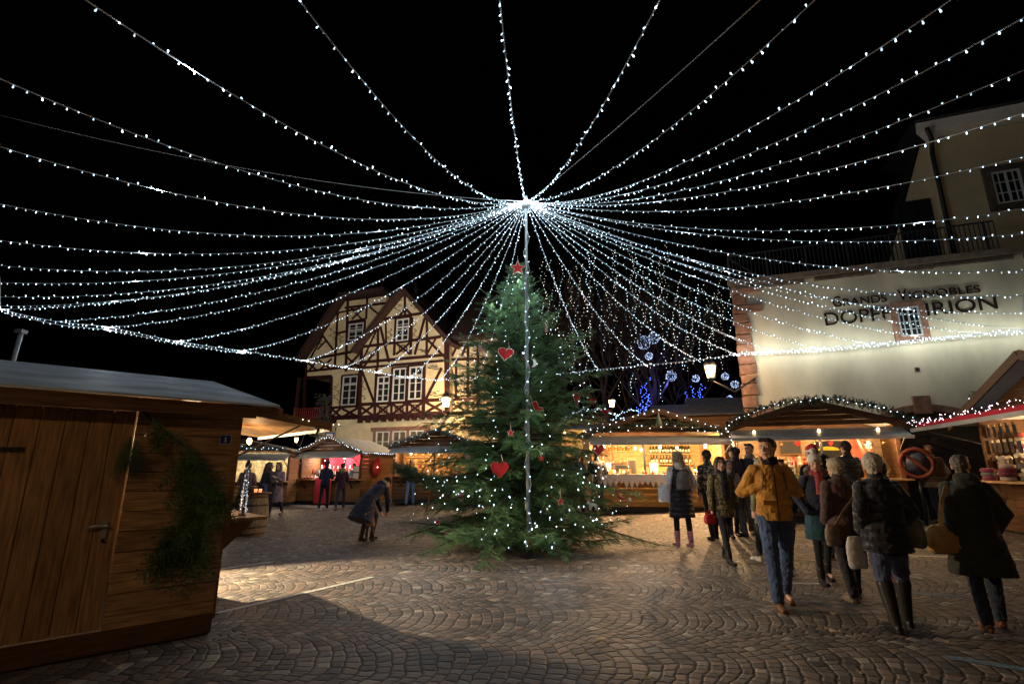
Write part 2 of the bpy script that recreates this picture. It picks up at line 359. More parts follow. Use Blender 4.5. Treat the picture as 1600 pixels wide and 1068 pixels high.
# ================================================================== WINERY BUILDING (right)
WF = Face((6.3, 13.67), (11.9, 11.5))
def win_on(face, u0, v0, u1, v1, parent, nx=2, ny=3, fw=.05, frame_mat=None, out=.02, sash=M_white, glass=M_glass, sur=0, surm=None, sill=False):
    """a framed window on a wall face; corners from the photo"""
    a0, z1 = face.hit(u0, v0); a1, _ = face.hit(u1, v0); _, z0 = face.hit((u0 + u1) / 2, v1); _, z1 = face.hit((u0 + u1) / 2, v0)
    return win_m(face, min(a0, a1), z0, max(a0, a1), z1, parent, nx, ny, fw, out, sash, glass, sur, surm)
def win_m(face, a0, z0, a1, z1, parent, nx=2, ny=3, fw=.05, out=.02, sash=M_white, glass=M_glass, sur=0, surm=None, transom=0):
    W_, H_ = a1 - a0, z1 - z0; M = face.M(a0, z0, out)
    q = MB()
    for x0, y0, x1, y1 in ((0, 0, W_, fw), (0, H_ - fw, W_, H_), (0, fw, fw, H_ - fw), (W_ - fw, fw, W_, H_ - fw)):
        q.box(((x0 + x1) / 2, (y0 + y1) / 2, .03), (x1 - x0, y1 - y0, .06), 0, M)
    if transom: q.box((W_ / 2, H_ * transom, .033), (W_ - 2 * fw, fw * 1.1, .06), 0, M)
    q.box((W_ / 2, H_ / 2, .034), (fw * .9, H_ - 2 * fw, .05), 0, M)
    for i in range(1, nx):
        if i * 2 != nx: q.box((W_ * i / nx, H_ / 2, .026), (fw * .45, H_ - 2 * fw, .03), 0, M)
    for j in range(1, ny): q.box((W_ / 2, H_ * j / ny, .024), (W_ - 2 * fw, fw * .45, .03), 0, M)
    wo = q.build("window", sash, parent)
    p = MB(); p.box((W_ / 2, H_ / 2, .006), (W_ - .01, H_ - .01, .012), 0, M); p.build("pane", glass, wo)
    if sur:
        s_ = MB()
        for x0, y0, x1, y1 in ((-sur, -sur, W_ + sur, 0), (-sur, H_, W_ + sur, H_ + sur), (-sur, 0, 0, H_), (W_, 0, W_ + sur, H_)):
            s_.box(((x0 + x1) / 2, (y0 + y1) / 2, .03), (x1 - x0 - .004, y1 - y0 - .004, .09), 0, M)
        s_.build("surround", surm, wo)
    return wo
wb = empty("winery_building", WF.P(0, 0), 0, "large cream rendered building with a dark lettered wall and roof terrace", "building")
wb.rotation_euler = (0, 0, 0); WBL = wb.location.copy()
def own(o, p):                                   # parent while keeping world-built vertices in place
    o.parent = p; o.matrix_parent_inverse = Matrix.Translation(-p.location) if p.type == 'EMPTY' and p.rotation_euler.z == 0 else p.matrix_basis.inverted()
    return o
def wpart(mb, name, mats, parent=None):
    o = mb.build(name, mats); return own(o, parent or wb)
TOPZ = 6.42
q = MB(); Wd = 16.0
q.hexa([WF.P(.03, 0), WF.P(Wd, 0), WF.P(Wd, 0, -9), WF.P(4.5, 0, -9), WF.P(.03, TOPZ), WF.P(Wd, TOPZ), WF.P(Wd, TOPZ, -9), WF.P(4.5, TOPZ, -9)])
wpart(q, "wall", M_plast)
# cornice of dark stone: a slab over stepped blocks
q = MB(); q.hexa([WF.P(-.2, TOPZ + .004, .16), WF.P(Wd, TOPZ + .004, .16), WF.P(Wd, TOPZ + .004, -9), WF.P(4.3, TOPZ + .004, -9), WF.P(-.2, TOPZ + .15, .2), WF.P(Wd, TOPZ + .15, .2), WF.P(Wd, TOPZ + .15, -9), WF.P(4.3, TOPZ + .15, -9)])
a = 0.0
while a < Wd:
    L_ = rnd.uniform(.5, .95); q.box((a + L_ / 2, -.06, .05), (L_ - .02, rnd.uniform(.07, .16), .1), 0, WF.M(0, TOPZ, 0)); a += L_ + (rnd.uniform(.1, .4) if rnd.random() < .35 else 0)
wpart(q, "cornice", mat("weathered_stone", (.13, .10, .08), .95, .4, 6, .6, island=.2, bdist=.03))
# rough corner stones
q = MB(); z = .0; k = 0
while z < 6.3:
    h = rnd.uniform(.24, .36); Ls = rnd.choice((.22, .3, .62, .75)) if k % 2 else rnd.uniform(.2, .34)
    if z < 1.6: Ls += .25
    pr = .05 + .04 * rnd.random(); b_ = [(-.1, -.35), (Ls, -.35), (Ls, pr), (-.1, pr)]
    jj = lambda: rnd.uniform(-.03, .03)
    pts = [WF.P(x + jj(), z + .01, y + jj() * .5) for x, y in b_] + [WF.P(x + jj() - .01, z + h - .015, y + jj() * .5) for x, y in b_]
    q.hexa(pts); z += h; k += 1
o = wpart(q, "corner_stones", M_sand)
bv = o.modifiers.new("bevel", 'BEVEL'); bv.width = .02; bv.segments = 2
# small barred window with sandstone surround
a0, _ = WF.hit(1402, 500); a1, _ = WF.hit(1437, 500); _, z1 = WF.hit(1420, 480); _, z0 = WF.hit(1420, 526)
wn1 = win_m(WF, a0, z0, a1, z1, None, 4, 4, .035, .03, sash=mat("grey_white_bars", (.5, .52, .55), .6), sur=.13, surm=M_sand); own(wn1, wb)
# vent
a0, z0 = WF.hit(1433, 577); q = MB(); q.box((a0, z0, .01), (.1, .1, .02), 0, WF.M(0, 0, 0)); q.box((a0, z0, .022), (.06, .06, .02), 1, WF.M(0, 0, 0)); wpart(q, "vent", [M_sand, M_dark])
# arched cellar gate
ac, zt = WF.hit(1441, 641); rad = 1.28; zc = zt - rad * .72
def arch_pts(r, k=24, flat=.72): return [(ac + r * math.cos(t), zc + r * flat * math.sin(t)) for t in [math.pi * i / k for i in range(k + 1)]]
q = MB(); inner, outer = arch_pts(rad - .02), arch_pts(rad + .2)
for i in range(24):
    P_ = [inner[i], inner[i + 1], outer[i + 1], outer[i]]
    q.hexa([WF.P(x, z, -.02) for x, z in P_] + [WF.P(x, z, .06 + .004 * (i % 3)) for x, z in P_])
for sx in (-1, 1): q.box((ac + sx * (rad + .09), zc / 2, .03), (.22, zc - .01, .07), 0, WF.M(0, 0, 0))
q.box((ac, zt + .13, .06), (.34, .42, .12), 0, WF.M(0, 0, 0))
wpart(q, "gate_arch", M_sand)
q = MB(); poly = [(ac + (rad - .02) * math.cos(math.pi * i / 24), zc + (rad - .02) * .72 * math.sin(math.pi * i / 24)) for i in range(25)] + [(ac - rad + .02, .3), (ac + rad - .02, .3)]
q.prism(poly, .025, WF.M(0, 0, 0))
for sx in (-1, 1):
    for i in range(9):
        y0 = .35 + i * .2; q.bar(WF.P(ac + sx * .04, y0 + .55, .035), WF.P(ac + sx * (rad - .12), y0, .035), .15, .02, WF.n)
wpart(q, "gate", wood("charred_boards", (.05, .032, .02)))
# terrace railing
q = MB(); a = 0
rl = WF.P
for z in (TOPZ + .2, TOPZ + 1.0): q.bar(rl(-.1, z, -.15), rl(6.0, z, -.15), .04, .03)
for z in (TOPZ + .95,): q.bar(rl(-.1, z, -.15), rl(2.3, z, -5), .04, .03)
n = 62
for i in range(n + 1):
    t = i / n * 6.1 - .1; q.bar(rl(t, TOPZ + .15, -.15), rl(t, TOPZ + 1.0, -.15), .016 if i % 10 else .04, .016 if i % 10 else .04)
wpart(q, "railing", mat("black_iron", (.05, .055, .06), .6, .2))
# upper storey, set back
UF = Face((6.3, 13.67), (11.9, 11.5), -1.1)
pa = UF.hit(1379, 409); pb = UF.hit(1438, 235); pc = UF.hit(1600, 200)
zb, ze = TOPZ + .16, pb[1] + .1
q = MB(); prof = [(pa[0], zb), (Wd, zb), (Wd, ze), (pb[0], ze)]
q.hexa([UF.P(prof[0][0], zb), UF.P(Wd, zb), UF.P(Wd, zb, -6), UF.P(prof[0][0] + 5, zb, -6), UF.P(prof[3][0], ze), UF.P(Wd, ze), UF.P(Wd, ze, -6), UF.P(prof[3][0] + 5, ze, -6)])
wpart(q, "upper_wall", M_plast2)
ap, _ = UF.hit(1462, 300)
q = MB(); q.hexa([UF.P(ap, zb, .004), UF.P(Wd, zb, .004), UF.P(Wd, zb, .35), UF.P(ap, zb, .35), UF.P(ap, ze, .004), UF.P(Wd, ze, .004), UF.P(Wd, ze, .35), UF.P(ap, ze, .35)])
wpart(q, "upper_bay", M_plast2)
q = MB(); dv = Vector((pb[0] - pa[0], ze - zb)).normalized(); nx, nz = -dv.y, dv.x
e0 = (pa[0] - .1, zb); e1 = (pb[0] - .05, ze + .1)
def slab(mb, face, A, B, th, o0, o1, mi=0):
    (x0, z0), (x1, z1) = A, B; d = Vector((x1 - x0, z1 - z0)).normalized(); n_ = Vector((-d.y, d.x)) * th
    pr = [(x0, z0), (x1, z1), (x1 + n_.x, z1 + n_.y), (x0 + n_.x, z0 + n_.y)]
    mb.hexa([face.P(x + 5, z, o0) for x, z in pr] + [face.P(x, z, o1) for x, z in pr], mi)
slab(q, UF, e0, e1, .12, -6.2, .07); wpart(q, "verge_roof", mat("slate_roof", (.018, .018, .02), .7, .3, 12, .3))
q = MB(); q.hexa([UF.P(pb[0] + 4.7, ze + .01, -6.3), UF.P(Wd, ze + .01, -6.3), UF.P(Wd, ze + .01, .75), UF.P(pb[0] - .3, ze + .01, .75), UF.P(pb[0] + 4.7, ze + .26, -6.3), UF.P(Wd, ze + .26, -6.3), UF.P(Wd, ze + .26, .85), UF.P(pb[0] - .3, ze + .26, .85)])
wpart(q, "eaves", M_white)
q = MB(); q.hexa([UF.P(pb[0] + 4.65, ze + .27, -6.4), UF.P(Wd, ze + .27, -6.4), UF.P(Wd, ze + .27, 1.0), UF.P(pb[0] - .35, ze + .27, 1.0), UF.P(pb[0] + 1.0, ze + 2.6, -6), UF.P(Wd, ze + 2.6, -6), UF.P(Wd, ze + 2.6, -2.5), UF.P(pb[0] + 1.0, ze + 2.6, -2.5)])
wpart(q, "roof", MC["slate_roof"])
q = MB(); q.tube([UF.P(pb[0] - .1, ze + .02, .9), UF.P(ap - .05, ze - .12, .55), UF.P(ap - .06, ze - .5, .42), UF.P(ap - .06, zb, .42)], .055, 8); wpart(q, "downpipe", M_dark)
BF = Face((6.3, 13.67), (11.9, 11.5), -.73)
x0, z1 = BF.hit(1545, 272); x1, _ = BF.hit(1592, 272); _, z0 = BF.hit(1566, 320)
own(win_m(BF, x0, z0, x1, z1, None, 4, 3, .045, .02, sur=.16, surm=MC["weathered_stone"]), wb)
x0, z1 = UF.hit(1432, 335); x1, _ = UF.hit(1458, 335)
own(win_m(UF, x0 - .45, zb + .02, x0 + .35, zb + 2.1, None, 2, 1, .07, .02, sash=M_dark), wb)
# lettering on the wall
M_let = mat("dark_brown_letters", (.02, .009, .006), .6, .1, bump=0)
sg = empty("wall_lettering", WF.P(3, 5), 0, "dark raised lettering of the wine house across the cream wall", "lettering")
def letters(txt, u0, v0, u1, v1, h_px, name, weight=.0):
    """txt from baseline start (u0,v0) to baseline end (u1,v1); cap height h_px at the start"""
    a0, z0 = WF.hit(u0, v0); a1, z1 = WF.hit(u1, v1); _, zt_ = WF.hit(u0, v0 - h_px); H = zt_ - z0
    cu = bpy.data.curves.new(name, 'FONT'); cu.body = txt; cu.size = H / .73; cu.extrude = .012; cu.offset = weight; cu.space_character = 1.0
    t = bpy.data.objects.new("tmp", cu); C.objects.link(t); bpy.context.view_layer.update()
    me = bpy.data.meshes.new_from_object(t.evaluated_get(bpy.context.evaluated_depsgraph_get()))
    xs_ = [v.co.x for v in me.vertices]; wx = max(xs_) - min(xs_); mnx = min(xs_); sx = (a1 - a0) / wx
    M = WF.M(a0, z0, .025); sh = (z1 - z0) / (a1 - a0)
    for v in me.vertices:
        x = (v.co.x - mnx) * sx; v.co = M @ Vector((x, v.co.y + x * sh, v.co.z))
    bpy.data.objects.remove(t); me.materials.clear(); me.materials.append(M_let)
    o = bpy.data.objects.new(name, me); C.objects.link(o); own(o, sg); return o
letters("G", 1302, 480, 1315, 478.7, 17, "word", .0)
letters("RANDS", 1318, 478.3, 1386, 471.5, 12, "word", .0)
letters("V", 1404, 469.5, 1418, 468, 18, "word", .0)
letters("IGNOBLES", 1421, 467.6, 1532, 457, 12, "word", .0)
letters("DOPFF", 1290, 509, 1393, 499, 21, "word", .0)
letters("IRION", 1449, 493.5, 1559, 482.5, 21, "word", .0)

# ================================================================== HALF-TIMBERED HOUSE
HA, HB = (-8.08, 27.0), (-3.13, 24.96)
HF = Face(HA, HB)
hs = empty("half_timbered_house", HF.P(2, 0), 0, "half-timbered house with oxblood beams and cream panels behind the stalls", "house")
def hz(x, y, face=HF): return face.hit(440 + x * .2621, 420 + y * .2622)
def hpart(mb, name, mats, parent=None): o = mb.build(name, mats); own(o, parent or hs); return o
M_panel = mat("painted_infill", (.74, .61, .38), .9, .14, 2.5, .2, bscale=40, bdist=.004)
GR = Face(HA, HB, -1.3)                            # plane of the recessed left wing
def wallprism(face, pts, depth, name, m):
    q = MB(); q.prism([face.hit(440 + x * .2621, 420 + y * .2622) for x, y in pts], depth, face.M(0, 0, -depth)); return hpart(q, name, m)
wallprism(HF, [(458, 886), (990, 858), (986, 432), (735, 152), (480, 462), (472, 560)], 7, "gable_wall", M_panel)
wallprism(GR, [(300, 890), (470, 880), (600, 470), (625, 160), (380, 195), (145, 545), (142, 645), (300, 640)], 4, "wing_wall", M_panel)
def beam(face, A, B, wd=.15, mb=None, out=.03):
    a, b = hz(*A, face), hz(*B, face); mb.bar(face.P(a[0], a[1], out - .03), face.P(b[0], b[1], out - .03), wd, .07 + rnd.uniform(0, .006), face.n)
q = MB()
H_ = [((455, 888), (992, 860), .26), ((460, 808), (985, 776), .17), ((474, 590), (980, 545), .13), ((480, 556), (978, 512), .16), ((488, 463), (952, 404), .15), ((603, 300), (842, 264), .15)]
V_ = [((466, 885), (478, 470), .2), ((987, 862), (984, 432), .26), ((736, 152), (737, 290), .14), ((556, 870), (568, 590), .16), ((655, 870), (662, 590), .14), ((748, 860), (758, 580), .14), ((846, 860), (852, 565), .18),
      ((577, 345), (574, 590), .14), ((682, 296), (672, 515), .15), ((778, 290), (770, 510), .15), ((868, 285), (866, 520), .13),
      ((590, 345), (642, 555), .14), ((855, 290), (795, 510), .14), ((622, 300), (625, 460), .1)]
D_ = [((478, 600), (555, 800), .13), ((955, 590), (862, 775), .14), ((870, 420), (978, 530), .13), ((575, 468), (486, 590), .13), ((736, 235), (697, 292), .13), ((738, 235), (776, 274), .13),
      ((920, 415), (860, 520), .1), ((486, 540), (574, 350), .1)]
for A, B, w_ in H_ + V_ + D_: beam(HF, A, B, w_, q)
for x0, x1 in ((460, 555), (562, 652), (660, 745), (753, 843), (856, 978)):
    yo = -.052 * (x0 - 460)
    for A, B in (((x0, 812 + yo), (x1, 878 + yo)), ((x0, 878 + yo), (x1, 808 + yo))): beam(HF, A, B, .13, q, .035)
for A, B in (((684, 443), (768, 508)), ((684, 508), (768, 440))): beam(HF, A, B, .12, q, .035)
# curved lozenges in the panels under the windows
for cx, cy in ((607, 838), (703, 834), (798, 828), (726, 474)):
    pts = [(cx + 24 * math.cos(t), cy + 20 * math.sin(t)) for t in [2 * math.pi * i / 10 for i in range(11)]]
    for i in range(10): beam(HF, pts[i], pts[i + 1], .05, q, .03)
hpart(q, "timber_frame", M_timber)
q = MB()
H2 = [((145, 545), (470, 484), .16), ((140, 612), (468, 575), .14), ((140, 650), (300, 640), .2), ((338, 383), (400, 368), .12), ((335, 262), (470, 235), .1), ((378, 232), (620, 205), .14), ((290, 828), (455, 815), .15), ((290, 888), (455, 878), .22), ((398, 318), (500, 300), .14)]
V2 = [((396, 190), (384, 610), .17), ((336, 262), (318, 600), .15), ((512, 165), (505, 300), .13), ((294, 890), (300, 640), .16), ((358, 820), (362, 640), .14), ((462, 880), (468, 600), .16), ((146, 650), (150, 540), .16), ((132, 900), (138, 640), .18)]
D2 = [((175, 530), (250, 390), .12), ((245, 395), (322, 500), .12), ((268, 425), (215, 480), .1), ((160, 560), (215, 608), .12), ((215, 545), (160, 612), .12), ((225, 545), (300, 600), .12), ((300, 535), (225, 605), .12), ((385, 520), (462, 590), .12), ((462, 510), (385, 590), .12), ((415, 235), (480, 300), .11), ((500, 225), (420, 300), .11), ((520, 220), (600, 290), .11)]
for A, B, w_ in H2 + V2 + D2: beam(GR, A, B, w_, q)
for x0, x1 in ((298, 355), (362, 455)):
    for A, B in (((x0, 832), (x1, 880)), ((x0, 882), (x1, 828))): beam(GR, A, B, .13, q, .035)
hpart(q, "wing_timber_frame", M_timber)
# painted vines in the panels
q = MB()
def vine(face, x, y, L_=70, w_=26, turns=2.2):
    q = MB(); pts = []
    for i in range(26):
        t = i / 25; a = turns * 2 * math.pi * t; A_ = face.hit(440 + (x + w_ * .5 * math.sin(a) * (1 - .3 * t)) * .2621, 420 + (y - L_ * t) * .2622); pts.append(face.P(A_[0], A_[1], .012))
        if i % 3 == 1:
            B_ = face.hit(440 + (x + w_ * .5 * math.sin(a) + rnd.choice((-12, 12))) * .2621, 420 + (y - L_ * t - 5) * .2622); q.tube([pts[-1], face.P(B_[0], B_[1], .012)], .022, 4)
    q.tube(pts, .013, 4); hpart(q, "painted_scroll", M_scroll)
M_scroll = mat("scroll_paint", (.16, .13, .08), .9, bump=0)
for x, y, L_, w_ in ((650, 440, 80, 26), (795, 420, 90, 28), (690, 260, 70, 40), (785, 240, 60, 34), (485, 780, 120, 24), (905, 600, 26, 60), (850, 500, 20, 50), (535, 520, 26, 40), (905, 760, 30, 60), (560, 420, 34, 20)): vine(HF, x, y, L_, w_)
for x, y, L_, w_ in ((330, 800, 110, 30), (305, 420, 70, 40), (350, 440, 60, 24), (425, 250, 20, 40), (225, 450, 30, 26)): vine(GR, x, y, L_, w_)
for k, (x0, y0, x1, y1, fc, tr) in enumerate([(578, 640, 652, 793, HF, .72), (672, 592, 750, 788, HF, .7), (768, 582, 848, 778, HF, .7), (692, 298, 768, 430, HF, .62), (372, 638, 460, 812, GR, .7), (407, 325, 496, 425, GR, .6)]):
    a0, z1 = hz(x0, (y0 + 8), fc); a1, _ = hz(x1, y0, fc); _, z0 = hz((x0 + x1) / 2, y1, fc); _, z1 = hz((x0 + x1) / 2, y0, fc)
    own(win_m(fc, a0, z0, a1, z1, None, 2, 4, .07, .03, transom=tr, sur=.1, surm=M_timber), hs)
for i in range(12):
    q = MB(); x = 470 + i * 46; a_, z_ = hz(x, 900 - (x - 460) * .052); q.box((a_, z_, .02), (.17, .26, .24), 0, HF.M(0, 0, 0)); hpart(q, "jetty_bracket", M_timber)
for i in range(4):
    q = MB(); a_, z_ = hz(310 + i * 42, 905 - i * 2, GR); q.box((a_, z_, .02), (.17, .22, .24), 0, GR.M(0, 0, 0)); hpart(q, "jetty_bracket", M_timber)
# ground floor
GF = Face(HA, HB, -.16)
zj = hz(720, 880)[1]
q = MB(); q.hexa([GF.P(-1.5, 0), GF.P(8, 0), GF.P(8, 0, -6), GF.P(-1.5, 0, -6), GF.P(-1.5, zj), GF.P(8, zj), GF.P(8, zj, -6), GF.P(-1.5, zj, -6)])
hpart(q, "ground_floor_wall", M_panel)
q = MB(); q.hexa([GR.P(-4.2, 0, -.3), GR.P(0, 0, -.3), GR.P(0, 0, -4), GR.P(-4.2, 0, -4), GR.P(-4.2, zj, -.3), GR.P(0, zj, -.3), GR.P(0, zj, -4), GR.P(-4.2, zj, -4)])
hpart(q, "wing_ground_wall", M_panel)
def gwin(face, xa, xb, ya, yb, n, lintel):
    a0, zt_ = hz(xa, ya, face); a1, _ = hz(xb, ya, face); _, z0 = hz(xa, yb, face)
    q = MB(); q.box(((a0 + a1) / 2, zt_ + .1, .03), (a1 - a0 + .5, .2, .1), 0, face.M(0, 0, 0)); wd = (a1 - a0) / n
    for i in range(n + 1): q.box((a0 + i * wd, (zt_ + z0) / 2, .03), (.16, zt_ - z0, .09), 0, face.M(0, 0, 0))
    hpart(q, "stone_window_frame", M_sand)
    for i in range(n): own(win_m(face, a0 + i * wd + .09, z0, a0 + (i + 1) * wd - .09, zt_ - .01, None, 2, 2, .06, .01, glass=mat("curtained_glass", (.16, .13, .08), .25, .3, 6)), hs)
gwin(GF, 560, 860, 968, 1090, 3, 1); gwin(Face(HA, HB, -1.58), 345, 450, 962, 1080, 1, 1)
# balcony of the loggia
q = MB(); a0, zt_ = hz(100, 838, GR); a1, _ = hz(292, 826, GR); _, zb_ = hz(200, 888, GR)
q.bar(GR.P(a0, zt_, .25), GR.P(a1, zt_, .25), .09, .08); q.bar(GR.P(a0, zb_, .25), GR.P(a1, zb_, .25), .14, .16)
for i in range(15):
    t = a0 + (a1 - a0) * (i + .5) / 15
    q.lathe([(.028, zb_ + .06), (.05, zb_ + .14), (.028, zb_ + .22), (.045, (zb_ + zt_) / 2 + .04), (.025, zt_ - .08), (.03, zt_ - .03)], (*GR.P(t, 0, .25).xy, 0), 8)
for t in (a0, a1): q.bar(GR.P(t, zb_ - .05, .25), GR.P(t, zt_ + .1, .25), .13, .13)
hpart(q, "balcony_rail", mat("red_painted_rail", (.20, .03, .025), .6, .3))
q = MB(); q.box(((a0 + a1) / 2, zb_ - .08, -.5), (a1 - a0, .12, 1.6), 0, GR.M(0, 0, 0)); q.bar(GR.P(a0, zb_, .15), GR.P(a0, hz(140, 650, GR)[1], .15), .18, .18); hpart(q, "balcony_floor", M_timber)
# roofs
M_roof = mat("old_tile_roof", (.055, .028, .024), .85, .4, 9, .5, island=.1)
q = MB()
ax = hz(735, 140); lf = hz(470, 488); rt = hz(1012, 452)
def roofslab(mb, face, A, B, th, o0, o1):
    (x0, z0), (x1, z1) = A, B; d = Vector((x1 - x0, z1 - z0)).normalized(); n_ = Vector((-d.y, d.x)); n_ = n_ if n_.y > 0 else -n_
    pr = [(x0, z0), (x1, z1), (x1 + n_.x * th, z1 + n_.y * th), (x0 + n_.x * th, z0 + n_.y * th)]
    mb.hexa([face.P(x, z, o0) for x, z in pr] + [face.P(x, z, o1) for x, z in pr])
def ext_(A, B, k): return (B[0] + (B[0] - A[0]) * k, B[1] + (B[1] - A[1]) * k)
roofslab(q, HF, ax, ext_(ax, lf, .06), .22, -8, .45); roofslab(q, HF, ax, ext_(ax, rt, .05), .22, -8, .45)
axw = hz(378, 180, GR); lw = hz(120, 560, GR); rw = hz(622, 148, GR)
roofslab(q, GR, axw, lw, .22, -5, .5); roofslab(q, GR, axw, rw, .2, -5, .5)
for i in range(9):
    t = i / 8; a_ = axw[0] + (rw[0] - axw[0]) * t; z_ = axw[1] + (rw[1] - axw[1]) * t; q.ell(GR.P(a_, z_ + .2, .4), (.16, .16, .1), n=6)
hpart(q, "roof", M_roof)
q = MB(); q.tube([HF.P(ax[0], ax[1], -1), HF.P(ax[0], ax[1] + 1.1, -1)], [.12, .02], 8); q.ell(HF.P(ax[0], ax[1] + .5, -1), (.13, .13, .13)); hpart(q, "finial", M_dark)
# right wing, half hidden by the spruce
RWf = Face(HA, HB, -.5); a0, _ = hz(985, 500, RWf); zt_ = hz(1020, 440, RWf)[1]
q = MB(); q.hexa([RWf.P(a0, zj), RWf.P(a0 + 2.8, zj), RWf.P(a0 + 2.8, zj, -6), RWf.P(a0, zj, -6), RWf.P(a0, zt_), RWf.P(a0 + 2.8, zt_), RWf.P(a0 + 2.8, zt_, -6), RWf.P(a0, zt_, -6)]); hpart(q, "right_wall", M_panel)
q = MB()
for A, B, w_ in [((992, 862), (1230, 850), .22), ((992, 780), (1230, 768), .14), ((992, 540), (1230, 535), .14), ((992, 452), (1230, 450), .2), ((1018, 520), (1050, 448), .12), ((1075, 520), (1105, 448), .12), ((1040, 770), (1042, 540), .13), ((1110, 860), (1112, 450), .14), ((1170, 860), (1172, 450), .14), ((1000, 560), (1040, 700), .12), ((996, 790), (1105, 850), .12), ((996, 850), (1105, 785), .12)]: beam(RWf, A, B, w_, q)
hpart(q, "right_timber_frame", M_timber)
q = MB(); q.hexa([RWf.P(a0, zt_, .5), RWf.P(a0 + 3, zt_, .5), RWf.P(a0 + 3, zt_, -6.5), RWf.P(a0, zt_, -6.5), RWf.P(a0, zt_ + .2, .5), RWf.P(a0 + 3, zt_ + .2, .5), RWf.P(a0 + 3, zt_ + 3.4, -3), RWf.P(a0, zt_ + 3.4, -3)]); hpart(q, "right_roof", M_roof)
q = MB(); a_, z_ = hz(985, 870); q.tube([HF.P(a_ + .05, z_, .1), HF.P(a_ - .25, z_ - .35, .12), HF.P(a_ - .35, z_ - .6, .12), HF.P(a_ - .35, 0, .12)], .07, 8); hpart(q, "downpipe", mat("grey_pipe", (.2, .2, .2), .5))

# ================================================================== STREET LANTERNS
M_lglass = emit("lantern_glow", (1, .62, .26), 16)
def lantern(name, P, label, arm=None, pole=True, e=60, s=1.0, cat="street lamp"):
    root = empty(name, (P.x, P.y, gz(P.x, P.y)), 0, label, cat); zl = P.z - root.location.z
    q = MB(); r0, r1 = .12 * s, .19 * s
    for k in range(6):
        a, b = 2 * math.pi * k / 6, 2 * math.pi * (k + 1) / 6
        q.bar((r0 * math.cos(a), r0 * math.sin(a), zl - .22 * s), (r1 * math.cos(a), r1 * math.sin(a), zl + .2 * s), .02 * s, .02 * s)
        for rr, zz in ((r0, -.22), (r1, .2)): q.bar((rr * math.cos(a), rr * math.sin(a), zl + zz * s), (rr * math.cos(b), rr * math.sin(b), zl + zz * s), .025 * s, .025 * s)
    q.lathe([(r1 * 1.15, zl + .2 * s), (r1 * .7, zl + .33 * s), (.05 * s, zl + .4 * s), (.03 * s, zl + .47 * s), (.012, zl + .52 * s)], n=6)
    q.lathe([(.02, zl - .3 * s), (r0 * .9, zl - .225 * s)], n=8); q.build("cage", M_dark, root)
    q = MB(); q.lathe([(r0 * .93, zl - .2 * s), (r1 * .93, zl + .18 * s)], n=6); q.build("glass", M_lglass, root)
    if pole:
        q = MB(); q.lathe([(.11, 0), (.11, .5), (.06, .6), (.05, 1.2), (.04, zl - .5 * s), (.03, zl - .3 * s)], n=10); q.build("post", M_dark, root)
    if arm:
        q = MB(); q.tube([Vector(arm) - root.location, Vector(arm) * .5 + P * .5 - root.location + Vector((0, 0, -.45)), Vector((0, 0, zl - .3 * s))], .025, 6); q.build("bracket", M_dark, root)
    for k in range(4): lamp("lamp_light", (.26 * s * math.cos(k * 1.57 + .4), .26 * s * math.sin(k * 1.57 + .4), zl), e / 4, WARM, .05, root)
    return root
_lp = at(1110, 580, 13.1); lantern("street_lantern", _lp, "glowing lantern on a bracket beside the corner of the cream building", arm=WF.P(.25, _lp.z - .1, .06), pole=False, e=150, s=.8)
LP = at(697, 628, 23.8); lantern("wall_lantern", LP, "bright lantern on a bracket at the half-timbered house corner", arm=HF.P(hz(985, 840)[0], LP.z + .1, .05), pole=False, e=420, s=1.1, cat="wall lamp")
lantern("street_lantern", at(956, 630, 29), "small distant lantern glowing behind the market huts", e=30, s=1.0)

# ================================================================== MAST AND THE CANOPY OF LIGHT STRINGS
HUB = Vector((.28, 9.3, 6.6))
ms = empty("light_mast", (.28, 9.3, gz(.28, 9.3)), 0, "slim pale metal mast wrapped in lights, standing in front of the spruce", "mast")
q = MB(); q.tube([(0, 0, 0), (0, 0, 3.3), (0, 0, 6.7)], [.034, .03, .024], 12); q.build("pole", mat("galvanised_steel", (.28, .31, .33), .5, .15, metal=.3), ms)
q = MB(); q.lathe([(.16, 0), (.16, .03), (.07, .05), (.055, .12)]); q.build("base_plate", M_dark, ms)
q = MB(); q.lathe([(.07, 6.5), (.1, 6.53), (.1, 6.62), (.05, 6.68), (.02, 6.78)]); q.build("hub_ring", MC["galvanised_steel"], ms)
# one LED: a small cone-shaped lamp; every string shares it
q = MB(); q.lathe([(.003, .0), (.0055, .010), (.0105, .030), (.008, .040), (.002, .043)], n=8); led0 = q.build("bulb", M_bulb); LED = led0.data; bpy.data.objects.remove(led0)
q = MB(); q.lathe([(.004, .0), (.016, .02), (.006, .036)], n=6); led0 = q.build("bulb", M_bulb); LEDs = led0.data; bpy.data.objects.remove(led0)
def catenary(A, B, sag, n=44):
    A, B = Vector(A), Vector(B); out = []
    for i in range(n + 1):
        t = i / n; p = A.lerp(B, t); p.z -= 4 * sag * t * (1 - t); out.append(p)
    return out
def along(pts, step, jit=.25):
    acc, nxt, res = 0, step * .5, []
    for a, b in zip(pts, pts[1:]):
        L_ = (b - a).length
        while acc + L_ > nxt:
            t = (nxt - acc) / L_; res.append((a.lerp(b, t), (b - a).normalized())); nxt += step * rnd.uniform(1 - jit, 1 + jit)
        acc += L_
    return res
